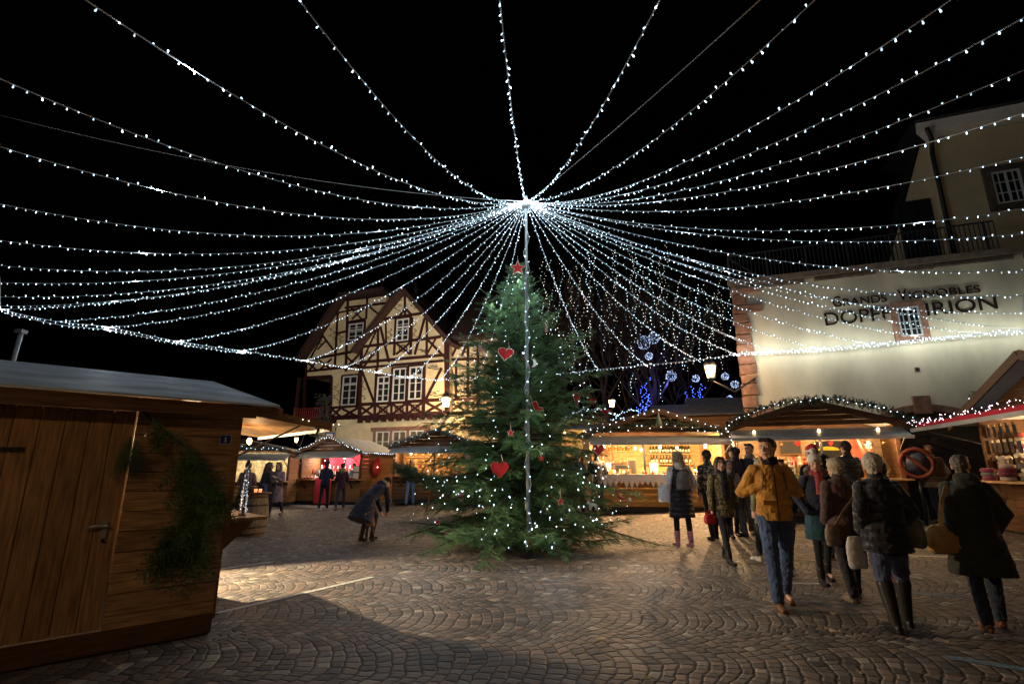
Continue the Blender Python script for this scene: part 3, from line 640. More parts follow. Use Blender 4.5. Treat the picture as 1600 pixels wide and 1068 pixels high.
def light_string(pts, label, step=.16, group=None, r=.006, led=None, cat="light string", name="light_string", most=99, scale=1.0, m=None):
    base_ = pts[0]; q = MB(); q.tube([p - base_ for p in pts], r, 4); o = q.build(name, m or M_wire); o.location = base_; tag(o, label, cat, group)
    led = led or LED; n = 0
    for p, d in along(pts, step):
        if n >= most: break
        b = bpy.data.objects.new("bulb", led); C.objects.link(b); b.parent = o; n += 1
        side = Vector((rnd.uniform(-1, 1), rnd.uniform(-1, 1), rnd.choice((-1, -1, -1, -.6, .9)))); side = (side - d * side.dot(d) * .8).normalized()
        b.rotation_mode = 'QUATERNION'; b.rotation_quaternion = side.to_track_quat('Z', 'Y'); b.location = p - base_ + side * r
        s_ = scale * rnd.uniform(.8, 1.25); b.scale = (s_, s_, s_)
    return o
# strings to the ring rope outside the frame: (compass angle about the mast, reach, height, sag), surveyed from the photo
FAN = [(-113.4, 8.63, 4.26, .68), (-105.4, 7.55, 4.68, .67), (-93.3, 8.42, 4.51, .47), (-129.4, 7.67, 4.68, .61), (-136.6, 7.65, 4.49, .63), (-152.9, 7.83, 4.71, .61),
       (-162.4, 8.16, 4.67, .58), (-168.8, 8.64, 4.59, .58), (-170.5, 8.73, 4.39, .51), (-83.4, 8.27, 4.48, .50), (-73.2, 7.67, 4.72, .52), (-68.1, 8.56, 4.51, .70),
       (-61.2, 7.92, 4.65, .59), (-56.2, 7.78, 4.59, .55), (-51.1, 8.31, 4.50, .56), (-37.9, 7.70, 4.84, .50), (-27.4, 7.85, 4.72, .54), (-20.2, 8.15, 4.69, .48),
       (-9.8, 8.35, 4.61, .48), (-5.6, 8.65, 4.37, .59), (-1.4, 9.18, 4.26, .65)]
ends = []
for ph, rr, za, sg_ in FAN:
    A = Vector((HUB.x + rr * math.cos(R(ph)), HUB.y + rr * math.sin(R(ph)), za)); ends.append((A, sg_))
def rimpt(u, v, z=4.5):
    d = ray(u, v); t = (z - CAMZ) / d.z; return Vector((0, 0, CAMZ)) + d * t
RIML = [rimpt(0, 483), rimpt(87, 502), rimpt(169, 511), rimpt(277, 533), rimpt(379, 548), rimpt(477, 563), rimpt(538, 573), rimpt(589, 581), rimpt(640, 589), rimpt(687, 593)]
extraL = [Vector((-9.1, 8.6, 4.4)), Vector((-9.9, 9.3, 4.45))]
RIMB = [rimpt(745, 590), rimpt(800, 588), rimpt(870, 584), rimpt(935, 577), rimpt(1010, 570), rimpt(1092, 562), rimpt(1150, 553)]
def wallpt(u, v): a, z = WF.hit(u, v); return WF.P(a, z, .14)
RIMW = [wallpt(1165, 552), wallpt(1211, 550), wallpt(1281, 546), wallpt(1361, 539), wallpt(1450, 530), wallpt(1525, 523), wallpt(1600, 517)]
wend = WF.P(8.6, RIMW[-1].z + .1, .14)
for p in extraL: ends.append((p, .55))
for p in RIML: ends.append((p, .5))
for p in RIMB[:1] + RIMB[3:]: ends.append((p, .42))
for p in RIMW[1:] : ends.append((p, .45))
for k, (A, sg_) in enumerate(ends):
    st = HUB + Vector((A.x - HUB.x, A.y - HUB.y, 0)).normalized() * .08
    light_string(catenary(st, A, sg_), "white light string of the canopy fanning out from the mast top", .105, "canopy light strings", scale=.55 if A.y < 5 else (.58 if A.y < 8 else .6))
# ring rope with its own lights
def spl(pts, n=6):
    out = []
    for i in range(len(pts) - 1):
        p0, p1, p2, p3 = pts[max(i - 1, 0)], pts[i], pts[i + 1], pts[min(i + 2, len(pts) - 1)]
        for k in range(n):
            t = k / n; out.append(.5 * ((2 * p1) + (p2 - p0) * t + (2 * p0 - 5 * p1 + 4 * p2 - p3) * t * t + (3 * p1 - p0 - 3 * p2 + p3) * t ** 3))
    return out + [pts[-1]]
light_string(spl(RIML[:5]), "ring rope of dense white lights at the dark left edge of the square", .085, "ring rope lights", scale=.75)
light_string(spl([p + Vector((.05, .05, -.06)) for p in RIML[:5]]), "second strand of lights hanging just under the ring rope at the left edge", .1, "ring rope lights", scale=.7)
light_string(spl(RIML[4:] + RIMB[:1]), "ring rope of white lights crossing in front of the half-timbered house", .09, "ring rope lights", scale=.75)
light_string(spl(RIMB), "ring rope of white lights from the spruce to the stone wall corner", .11, "ring rope lights", scale=.8)
light_string(spl([RIMB[-1]] + RIMW), "bright light garland running along the cream wall below the lettering", .062, "wall garland lights", scale=.95)
light_string(spl([RIMB[-1]] + [p + WF.n * .03 - Vector((0, 0, .05)) for p in RIMW] + [wend]), "second strand of the light garland on the cream wall", .09, "wall garland lights", scale=.85)
# off-frame part of the rope ring that carries the near ends
ring = sorted([e[0] for e in ends[:21]], key=lambda p: math.atan2(p.y - HUB.y, p.x - HUB.x))
q = MB(); full = [RIML[0]] + ring + [wend]; q.tube([p - full[0] for p in full], .008, 4); o = q.build("ring_rope", M_wire); o.location = full[0]; tag(o, "plain support rope passing overhead behind the near string ends", "rope")
for A, B, sg_, lab in ((at(0, 180, 6.5), HUB + Vector((-.05, 0, .05)), .25, "bare stay wire reaching from the upper left sky to the mast top"), (at(1190, -2, 3.2), HUB + Vector((.05, 0, .05)), .05, "bare stay wire climbing from the mast top to the upper right"),
                       (HUB, RIMW[0] + Vector((0, 0, .25)), .28, "bare stay wire running down to the stone wall corner")):
    q = MB(); pts = catenary(A, B, sg_, 20); q.tube([p - pts[0] for p in pts], .0065, 4); o = q.build("stay_wire", M_wire); o.location = pts[0]; tag(o, lab, "wire")
o = light_string([HUB + Vector((.055 * math.cos(i * .9), -.055 + .03 * math.sin(i * .9), -.1 - i * .095)) for i in range(68)], "white light string wound down the metal mast", .2, led=LED, scale=.85)
# hub cluster: a dense ball of lamps
for k in range(3):
    pts = [HUB + Vector(((.05 + .004 * i) * math.cos(i * .8 + k * 1.6), (.05 + .004 * i) * math.sin(i * .8 + k * 1.6), .02 - .05 * abs(math.sin(i * .5 + k)))) for i in range(30)]
    light_string(pts, "coil of white lights bunched round the top of the mast", .09, "mast top coils", scale=.8)
# what the strings give off: small lamps sitting on them
for k, (A, sg_) in enumerate(ends):
    c_ = catenary(HUB, A, sg_)
    fr_ = A.y < 5 and A.x > -2.5
    for j in ((16,) if (k % 2 or fr_) else (34,)): lamp("string_light", c_[j] - Vector((0, 0, .03)), .9 if fr_ else (4.5 if A.y < 9 and A.x < -2.5 else 2.2), COOL, .02)
for j in range(6): a = j * math.pi / 3; lamp("hub_light", HUB + Vector((.32 * math.cos(a), .32 * math.sin(a), .04)), 17, COOL, .04)
wl = spl(RIMW, 3)
for p in wl[::1]: lamp("garland_light", p + WF.n * .3, 4.2, (.93, 1, .9), .03)
for p in RIML[::2] + RIMB[::2]: lamp("rope_light", p - Vector((0, 0, .04)), 4, COOL, .02)
for p in RIML[2:]: lamp("rope_light", p - Vector((0, 0, .06)), 34, (.92, .95, 1), .02)
for p, e_ in ((RIML[3], 900), (RIML[6], 1300), (RIMB[0], 700)): lamp("facade_fill", p + Vector((0, .25, .05)), e_, (1, .88, .72), .04, spot=R(62), rot=(Vector((-5.8, 26, 6.2)) - p).to_track_quat("-Z", "Y").to_euler(), blend=.6)  # spots added at the rope ring to brighten the house front

# ================================================================== SPRUCE
def spray_mesh(seed, L0=.36, wid=.15, n_side=9, nl=.026, nw=.0045, dens=95):
    """flat spray of a conifer: a shoot with side shoots, needles as slim triangles; returns arrays (tris, stems)"""
    r = np.random.default_rng(seed); axes = [((0, 0, 0), (0, L0, -.03 * L0))]
    for i in range(n_side):
        t = .12 + .8 * i / n_side
        for s_ in (-1, 1):
            ln = wid * (1 - .65 * t) * r.uniform(.75, 1.15); a = R(52) * s_ * r.uniform(.85, 1.1)
            axes.append(((0, L0 * t, -.03 * L0 * t), (math.sin(a) * ln, L0 * t + math.cos(a) * ln, -.03 * L0 * t + r.uniform(-.25, .08) * ln)))
    T = []
    for a, b in axes:
        a, b = np.array(a), np.array(b); d = b - a; ln = np.linalg.norm(d); d = d / ln; n = max(4, int(ln * dens))
        u = np.cross(d, [0, 0, 1]); u /= np.linalg.norm(u); w_ = np.cross(u, d)
        for k in range(n):
            t = (k + r.random()) / n; p = a + d * ln * t; ph = r.uniform(-.35, math.pi + .35)
            o = (u * math.cos(ph) + w_ * math.sin(ph) * .8); dd = o * .8 + d * .65; dd /= np.linalg.norm(dd); l_ = nl * r.uniform(.75, 1.15) * (1.1 - .4 * t)
            sd = np.cross(dd, d); sd = sd / (np.linalg.norm(sd) + 1e-9) * nw
            T.append((p - sd, p + sd, p + dd * l_))
        T.append((a - u * .003, a + u * .003, b))
    return np.array(T)
def instance_tris(T, mats4):
    P_ = np.concatenate([T.reshape(-1, 3), np.ones((T.shape[0] * 3, 1))], 1); out = [(P_ @ m.T)[:, :3] for m in mats4]
    return np.concatenate(out).astype(np.float32)
def tri_object(name, V, m, parent=None):
    n = len(V) // 3; me = bpy.data.meshes.new(name); me.vertices.add(len(V)); me.vertices.foreach_set("co", V.ravel())
    me.loops.add(len(V)); me.loops.foreach_set("vertex_index", np.arange(len(V), dtype=np.int32)); me.polygons.add(n)
    me.polygons.foreach_set("loop_start", np.arange(0, len(V), 3, dtype=np.int32)); me.polygons.foreach_set("loop_total", np.full(n, 3, dtype=np.int32))
    me.update(calc_edges=True); me.materials.append(m); o = bpy.data.objects.new(name, me); C.objects.link(o)
    if parent is not None: o.parent = parent
    return o
def frame4(p, d, up, s):
    d = np.array(d, float); d /= np.linalg.norm(d); x = np.cross(d, up); x /= (np.linalg.norm(x) + 1e-9); z = np.cross(x, d)
    m = np.eye(4); m[:3, 0] = x * s; m[:3, 1] = d * s; m[:3, 2] = z * s; m[:3, 3] = p; return m
M_needle = mat("spruce_needles", (.12, .23, .085), .5, .5, 2.2, 0, island=.45, col2=(.03, .095, .045), spec=.4)
M_needle2 = mat("fir_needles", (.030, .062, .028), .6, .5, 3, 0, island=.4, col2=(.012, .03, .016))
M_needlef = mat("frosted_needles", (.22, .27, .27), .7, .4, 5, 0, island=.4, col2=(.07, .11, .11))
M_bark = mat("bark", (.09, .06, .04), .95, .5, 14, .7, stretch=(1, 1, .3), bdist=.02)
SPR = [spray_mesh(i) for i in range(4)]
TX, TY, TH = .12, 10.4, 5.7
tz = gz(TX, TY)
PROF = [(0, 1.8), (.35, 2.1), (.75, 2.1), (1.3, 1.92), (2.0, 1.8), (2.7, 1.62), (3.3, 1.42), (3.9, 1.12), (4.4, .82), (4.9, .50), (5.3, .28), (5.75, .06)]
def prof(z): return float(np.interp(z, [p[0] for p in PROF], [p[1] for p in PROF]))
spruce = empty("christmas_tree", (TX, TY, tz), 0, "tall decorated spruce covered in lights in the middle of the square", "christmas tree")
q = MB(); q.tube([(0, 0, 0), (.02, 0, 2), (0, .02, 4), (0, 0, TH)], [.13, .1, .055, .012], 10)
mats_ = [[] for _ in SPR]; r = np.random.default_rng(3); tips = []; z = .28
while z < TH - .1:
    rad = prof(z); nb = 12 if z < 1.5 else (11 if z < 3.6 else 8); a0 = r.uniform(0, 6.28)
    for k in range(nb):
        az = a0 + 2 * math.pi * k / nb + r.uniform(-.3, .3); L_ = rad * r.uniform(.6, 1.1) * (1.2 if r.random() < .14 else 1); zz = z + r.uniform(-.12, .12)
        up0 = .55 * (z / TH) ** 1.5; droop = .34 * (1 - z / TH) + .04
        if z < .6: droop = .10
        dr = np.array([math.cos(az), math.sin(az)]); n = 9; pts = []
        for i in range(n + 1):
            t = i / n; h = zz + L_ * (up0 * t - droop * t * t + .13 * t ** 3); pts.append(np.array([dr[0] * L_ * t, dr[1] * L_ * t, max(h, .06)]))
        q.tube([Vector(p) for p in pts], [.016 * (1 - .75 * i / n) * (.5 + rad / 3) + .002 for i in range(n + 1)], 4)
        tips.append((az, z, L_, pts))
        m = max(3, int(L_ / .125)); 
        for i in range(m + 1):
            t = .16 + .84 * i / m; f_ = t * n; j = min(int(f_), n - 1); p = pts[j] * (1 - (f_ - j)) + pts[j + 1] * (f_ - j); d = pts[j + 1] - pts[j]
            sd = 1 if i % 2 else -1
            if i == m: angs = [0]
            else: angs = [sd * 52, -sd * 48] if t > .35 else [sd * 55]
            for an in angs:
                a = R(an + r.uniform(-12, 12)); dd = np.array([d[0] * math.cos(a) - d[1] * math.sin(a), d[0] * math.sin(a) + d[1] * math.cos(a), d[2] + r.uniform(-.75, .3) * np.linalg.norm(d[:2])])
                s_ = (.55 + .75 * (1 - t)) * min(1.15, .55 + L_ / 2.6) * r.uniform(.8, 1.15)
                roll = np.array([r.uniform(-1, 1), r.uniform(-1, 1), 1.0])
                mats_[r.integers(len(SPR))].append(frame4(p, dd, roll, s_))
    z += (.19 if z < 3 else .175) * r.uniform(.85, 1.15) * (1 if z < 4.6 else .8)
q.build("trunk", M_bark, spruce)
V = np.concatenate([instance_tris(T, m) for T, m in zip(SPR, mats_)])
tri_object("needles", V, M_needle, spruce)
# light strings hung on it
def treept(az, z, k=1.0): rr = prof(z) * k; return Vector((TX + rr * math.cos(az), TY + rr * math.sin(az), tz + z))
for k in range(6):
    az = -math.pi / 2 + (k - 2.5) * .55; pts = []
    for i in range(46):
        z_ = 5.5 - i * .112
        pts.append(treept(az + .05 * math.sin(i * .8 + k) + (.02 if i % 2 else -.02), z_, .93 + .08 * math.sin(i * 1.9 + k * 2)))
    light_string(pts, "string of small white lights hung down the spruce branches", .21 if k % 3 else .32, "light strings on the spruce", r=.002, scale=.52, m=mat("green_cable", (.01, .03, .015), bump=0))
for k, (az, z0) in enumerate(((-1.9, 1.0), (-1.2, .7), (-1.57, .45), (-.9, 1.3), (-2.2, 1.2))):
    pts = [treept(az + .3 * math.sin(i * .7), z0 + .18 * math.cos(i * .9), .98) for i in range(24)]
    light_string(pts, "loop of white lights gathered low on the spruce", .5, scale=.7, group= "low light loops on the spruce", r=.002, m=MC["green_cable"])
for az, z_, e in ((-2.0, 4.6, 14), (-1.1, 4.7, 14), (-1.57, 3.4, 7), (-2.3, 3.1, 9), (-.8, 3.0, 9), (-1.57, 1.9, 8), (-2.4, 1.6, 9), (-.7, 1.5, 9), (-1.4, .6, 7), (-2.1, .7, 7), (-.8, .7, 7), (-1.57, 5.2, 7)): lamp("tree_light", treept(az, z_, 1.35), e, COOL, .02)

# ornaments
M_felt = mat("red_felt", (.42, .02, .02), .9, .2, 20, .2); M_pink = mat("pale_pink_felt", (.55, .20, .20), .9, .2, 20, .2); M_edge = mat("cream_stitching", (.62, .52, .42), .9, .1, bump=0); M_wfelt = mat("white_felt", (.7, .68, .62), .9, .1)
def heart(n=30):
    return [(.5 * 16 * math.sin(t) ** 3 / 16, .5 * (13 * math.cos(t) - 5 * math.cos(2 * t) - 2 * math.cos(3 * t) - math.cos(4 * t)) / 16) for t in [2 * math.pi * i / n for i in range(n)]]
def starp(k=5, a=.5, b=.21): return [((a if i % 2 == 0 else b) * math.sin(math.pi * i / k), (a if i % 2 == 0 else b) * math.cos(math.pi * i / k)) for i in range(2 * k)]
def ornament(name, poly, u, v, size, m, label, cat, Y=None, yaw=0, tilt=0, edge=M_edge, flat=1.0):
    z_ = at(u, v, 9.2).z; rr = prof(max(.2, z_ - tz)); 
    if Y is None:
        dx = min(.93, abs((u - 812) / 800 * 9.4) / max(rr, .3)); Y = TY - rr * math.sqrt(1 - dx * dx) - .1
    p = at(u, v, Y); root = empty(name, p, yaw, label, cat); root.rotation_euler = (R(90), tilt, yaw)
    pl = [(x * size * flat, y * size) for x, y in poly]; q = MB(); q.prism(pl, .022, Matrix.Translation((0, 0, -.011))); q.build("body", m, root)
    q = MB(); pts = [Vector((x, y, .008)) for x, y in pl]; q.tube(pts + [pts[0]], size * .028, 5, cap=False); q.build("edging", edge, root)
    q = MB(); top = max(pl, key=lambda t: t[1]); q.tube([(top[0], top[1] * .9, 0), (top[0] * .3, top[1] + .12, -.04)], .003, 4); q.build("hanging_cord", M_edge, root); return root
hp = heart()
ornament("heart_ornament", hp, 790, 552, .27, M_felt, "red felt heart high on the spruce, flattened and tilted", "ornament", tilt=.15, flat=1.05)
ornament("heart_ornament", hp, 781, 732, .28, M_felt, "large plain red heart half under a low spruce branch", "ornament", edge=M_felt)
ornament("heart_ornament", hp, 935, 702, .25, M_felt, "red heart with pale edging at the right tip of the spruce", "ornament", Y=9.9, flat=.85)
ornament("star_ornament", starp(), 809, 419, .34, M_felt, "red star with white edging on top of the spruce", "tree topper", Y=9.95)
ornament("star_ornament", starp(), 708, 742, .16, M_felt, "red star with cream edging on the lower left side of the spruce", "ornament", Y=10.0, edge=M_edge)
ornament("star_ornament", starp(), 731, 714, .13, M_pink, "pale pink star above the red one on the left of the spruce", "ornament", Y=9.9)
ornament("star_ornament", starp(), 684, 815, .10, M_felt, "small red star near the lowest left branch tip", "ornament", Y=9.7)
ornament("star_ornament", starp(), 846, 715, .13, M_felt, "dark red star right of the mast at hand height", "ornament", edge=M_felt)
ornament("star_ornament", starp(), 876, 783, .13, M_felt, "dark red star with a pale ribbon low on the right side", "ornament")
ornament("star_ornament", starp(), 798, 676, .13, M_felt, "small red star left of the mast halfway up the spruce", "ornament")
ornament("pennant_ornament", [(-.32, .5), (.32, .5), (0, -.6)], 901, 624, .27, M_felt, "red pointed pennant with a snowflake hanging right of the spruce", "ornament", Y=9.95)
boot = [(-.2, .5), (.2, .5), (.2, -.05), (.45, -.25), (.45, -.45), (-.25, -.45), (-.2, 0)]
ornament("boot_ornament", boot, 838, 636, .2, M_felt, "red felt boot right of the mast in the upper spruce", "ornament", tilt=-.4)
ornament("boot_ornament", boot, 720, 772, .2, M_pink, "pink felt boot on the lower left of the spruce", "ornament", Y=9.9, tilt=.5)
ornament("boot_ornament", boot, 853, 513, .17, M_pink, "slim pink stocking high on the right of the spruce", "ornament", Y=9.9, flat=.5)
ornament("boot_ornament", boot, 750, 545, .13, M_pink, "little pink shoe hanging high on the left of the spruce", "ornament")
ornament("moon_ornament", [(.5 * math.cos(t), .5 * math.sin(t)) for t in [R(-110 + 220 * i / 14) for i in range(15)]] + [(-.17 + .34 * math.cos(t) + .0, .47 * math.sin(t)) for t in [R(85 - 170 * i / 10) for i in range(11)]], 832, 567, .14, M_wfelt, "small cream crescent moon beside the mast", "ornament", edge=M_wfelt)
horse = [(-.5, .05), (-.42, .3), (-.3, .42), (-.28, .25), (-.1, .14), (.25, .16), (.38, .1), (.5, -.1), (.4, -.05), (.38, -.45), (.28, -.45), (.24, -.12), (-.05, -.12), (-.1, -.45), (-.2, -.45), (-.26, -.05), (-.34, .1)]
ornament("horse_ornament", horse, 925, 788, .2, M_wfelt, "small white horse at the lower right edge of the spruce", "ornament", Y=9.9, edge=M_wfelt)
ornament("star_ornament", starp(6, .5, .25), 830, 848, .16, M_felt, "dark red bow-like star lying at the foot of the mast", "ornament", Y=9.0, edge=M_felt)
q = MB(); q.box((0, 0, .03), (.17, .1, .06)); o = q.build("floor_socket", M_white); o.location = ground(755, 855) ; tag(o, "small white box on the cobbles under the spruce", "cable box")

# ================================================================== BARE TREES BEHIND, WITH HANGING LIGHTS
M_bark2 = mat("bare_bark", (.07, .05, .038), .95, .4, 10, .5)
def bare_tree(u, Y, H, label, seed):
    rr = random.Random(seed); p = at(u, 640, Y); root = empty("bare_tree", (p.x, p.y, gz(p.x, p.y)), 0, label, "tree", "bare trees behind the market")
    tr, cr = MB(), MB()
    tr.tube([(0, 0, 0), (.08, 0, H * .2), (-.05, .05, H * .4)], [.24, .19, .15], 8)
    def grow(p, d, L_, r_, lvl):
        pts = [Vector(p)]
        for i in range(4):
            d = (d + Vector((rr.uniform(-.25, .25), rr.uniform(-.25, .25), rr.uniform(-.02, .16)))).normalized(); pts.append(pts[-1] + d * L_ / 4)
        cr.tube(pts, [r_ * (1 - .15 * i) for i in range(5)], 4 if lvl else 5, cap=False)
        if lvl < 5:
            for k in range(3 if lvl < 4 else 4):
                j = rr.choice((2, 3, 4, 4)); a = rr.uniform(0, 6.28); s_ = rr.uniform(.4, .95)
                grow(pts[j], (d + Vector((math.cos(a) * s_, math.sin(a) * s_, rr.uniform(-.25, .5)))).normalized(), L_ * rr.uniform(.6, .85), r_ * .55, lvl + 1)
    for k in range(5):
        a = k * 1.3 + rr.random(); grow((-.05, .05, H * (.26 + .035 * k)), Vector((math.cos(a) * .7, math.sin(a) * .7, .9)).normalized(), H * .24, .09, 1)
    grow((-.05, .05, H * .4), Vector((0, 0, 1)), H * .25, .12, 1)
    tr.build("trunk", M_bark2, root); cr.build("crown", M_bark2, root)
for u, Y, H, s_, lab in ((948, 25, 10.5, 1, "bare tree with a slim straight trunk left of the blue lights"), (1025, 23, 9.5, 2, "bare tree wrapped low down in blue light, behind the little chalet"), (885, 27, 11, 3, "bare tree half hidden by the right edge of the spruce"), (1085, 27, 10, 4, "bare tree nearest the stone corner of the cream building"), (985, 31, 12, 5, "tall bare tree farthest back between the others")):
    bare_tree(u, Y, H, lab, s_)
rs = random.Random(11)
def strand(u, v0, v1, Y, label, m, group, amp=5, size=.028, step=.16, name="hanging_light_strand"):
    q = MB(); P0 = at(u, v0, Y); P1 = at(u + rs.uniform(-10, 10), v1, Y); L_ = (P1 - P0).length; n = max(6, int(L_ / step)); pts = []
    ph = rs.uniform(0, 6)
    for i in range(n + 1):
        t = i / n; p = P0.lerp(P1, t) - P0; p.x += amp * .022 * math.sin(i * .55 + ph) + rs.uniform(-.04, .04); p.y += rs.uniform(-.1, .1); pts.append(p)
    q.tube(pts, .003, 3, mi=1)
    for p in pts:
        s_ = size * rs.uniform(.6, 1.1); q.ell(p + Vector((rs.uniform(-.05, .05), 0, 0)), (s_, s_, s_), n=4)
    o = q.build(name, [m, M_dark]); o.location = P0; tag(o, label, "light string", group)
for k in range(46):
    u = 838 + k * 6.6 + rs.uniform(-6, 6); top = np.interp(u, [830, 900, 960, 1040, 1140], [405, 400, 385, 380, 430]) + rs.uniform(-10, 90); bot = min(top + rs.uniform(70, 240), np.interp(u, [830, 940, 1000, 1140], [560, 600, 640, 560]) + rs.uniform(-40, 20))
    strand(u, top, bot, rs.uniform(21, 26), "strand of tiny white lights dangling in the dark bare trees", M_bulbw if k % 3 else M_bulb, "light strands hanging in the trees", size=.013 if k % 3 else .018)
for k in range(9): strand((1006, 1010, 1013, 1016, 1004, 1075, 1083, 1092, 1100)[k], (600, 618, 590, 630, 640, 612, 604, 600, 606)[k], (650, 652, 640, 660, 655, 628, 640, 632, 640)[k], 22.5, "short strand of deep blue lights low in the trees", M_blue, "blue light strands", size=.02, step=.08)
for u, v, Y in ((1006, 630, 22.2), (1086, 618, 24), (1012, 560, 22), (1040, 600, 22.4)): lamp("blue_light", at(u, v, Y), 22 if u != 1012 else 8, (.12, .16, 1), .06)
def light_ball(u, v, Y, rad, label):
    rad *= .8
    p = at(u, v, Y); root = empty("light_ball", p, 0, label, "light ball"); q = MB(); w_ = MB(); rb = random.Random(u)
    for i in range(90):
        a, b = rb.uniform(0, 6.28), math.acos(rb.uniform(-1, 1)); c_ = Vector((math.sin(b) * math.cos(a), math.sin(b) * math.sin(a), math.cos(b))) * rad; q.ell(c_, (.011, .011, .011), n=4)
    for k in range(4):
        A = Matrix.Rotation(k * .8, 3, 'Z') @ Matrix.Rotation(k * .5, 3, 'X'); pts = [A @ Vector((rad * .98 * math.cos(t), 0, rad * .98 * math.sin(t))) for t in [2 * math.pi * i / 18 for i in range(19)]]; w_.tube(pts, .006, 4, cap=False)
    w_.build("wire_frame", M_dark, root); tag(q.build("bulbs", emit("led_pale_blue", (.45, .62, 1), 2), root), None, None, kind="stuff")
for u, v, r_, lab in ((1049, 587, .27, "round ball of pale blue lights, the largest right of the dark trunk"), (1087, 591, .19, "round ball of pale blue lights, just left of the street lantern"), (1006, 535, .36, "tall ball of pale lights high in the trees, left half of the pair"), (1021, 528, .3, "ball of pale lights high in the trees, right half of the pair"), (1014, 556, .2, "small ball of pale lights hanging under the high pair"), (1133, 588, .18, "small ball of pale lights between the lantern and the stone corner"), (1148, 600, .2, "ball of bluish lights half hidden at the stone wall corner"), (1140, 622, .15, "lowest ball of pale lights beside the wall corner above the dark roof")):
    light_ball(u, v, 21.5, r_, lab)

# added fill lantern, unseen behind the camera, lights the near hut and walkers' faces
lantern("street_lantern", Vector((-1.6, -3.2, 3.9)), "added unseen lantern behind the viewpoint lighting the near hut and the walkers", e=270, s=1.1)

# ================================================================== MARKET STALLS
M_counter = wood("worn_counter_board", (.36, .22, .11))
def needles_along(pts, rad, dens, nl, seed, m, name, parent=None):
    r = np.random.default_rng(seed); T = []
    for a, b in zip(pts, pts[1:]):
        a, b = np.array(a), np.array(b); d = b - a; L_ = np.linalg.norm(d)
        if L_ < 1e-6: continue
        d = d / L_
        for k in range(max(1, int(L_ * dens))):
            p = a + d * L_ * r.random(); o = r.normal(size=3); o -= d * o.dot(d); o /= np.linalg.norm(o) + 1e-9; ln = rad * r.uniform(.45, 1.15)
            tip = p + o * ln + d * r.uniform(-.6, .6) * ln + np.array([0, 0, -.15 * ln]); ax_ = tip - p; al = np.linalg.norm(ax_); ax_ /= al
            for j in range(9):
                q0 = p + ax_ * al * (.2 + .8 * (j + r.random()) / 9); oo = r.normal(size=3); oo -= ax_ * oo.dot(ax_); oo /= np.linalg.norm(oo) + 1e-9
                dd = oo * .8 + ax_ * .7; sd = np.cross(dd, ax_); sd = sd / (np.linalg.norm(sd) + 1e-9) * nl * .17; T += [q0 - sd, q0 + sd, q0 + dd * nl]
    return tri_object(name, np.array(T, dtype=np.float32), m, parent)
def garland(pts, rad, label, m=None, dens=90, nl=.045, seed=1, cat="garland", name="fir_garland"):
    o0 = Vector(pts[0]); P_ = [Vector(p) - o0 for p in pts]
    q = MB(); q.tube(P_, .012, 5); root = q.build(name, M_bark); root.location = o0; tag(root, label, cat)
    needles_along(P_, rad, dens, nl, seed, m or M_needle2, "needles", root); return root
def fairy(pts, label, step=.1, jit=.04, size=.016, m=None, group=None, seed=1, cat="light string"):
    rr = random.Random(seed); o0 = Vector(pts[0]); q = MB(); q.tube([Vector(p) - o0 for p in pts], .003, 3, mi=1)
    for p, d in along([Vector(p) for p in pts], step):
        s_ = size * rr.uniform(.7, 1.15); q.ell(p - o0 + Vector((rr.uniform(-jit, jit), rr.uniform(-jit, jit), rr.uniform(-jit, jit))), (s_, s_, s_), n=4)
    o = q.build("fairy_lights", [m or M_bulb, M_dark]); o.location = o0; return tag(o, label, cat, group)
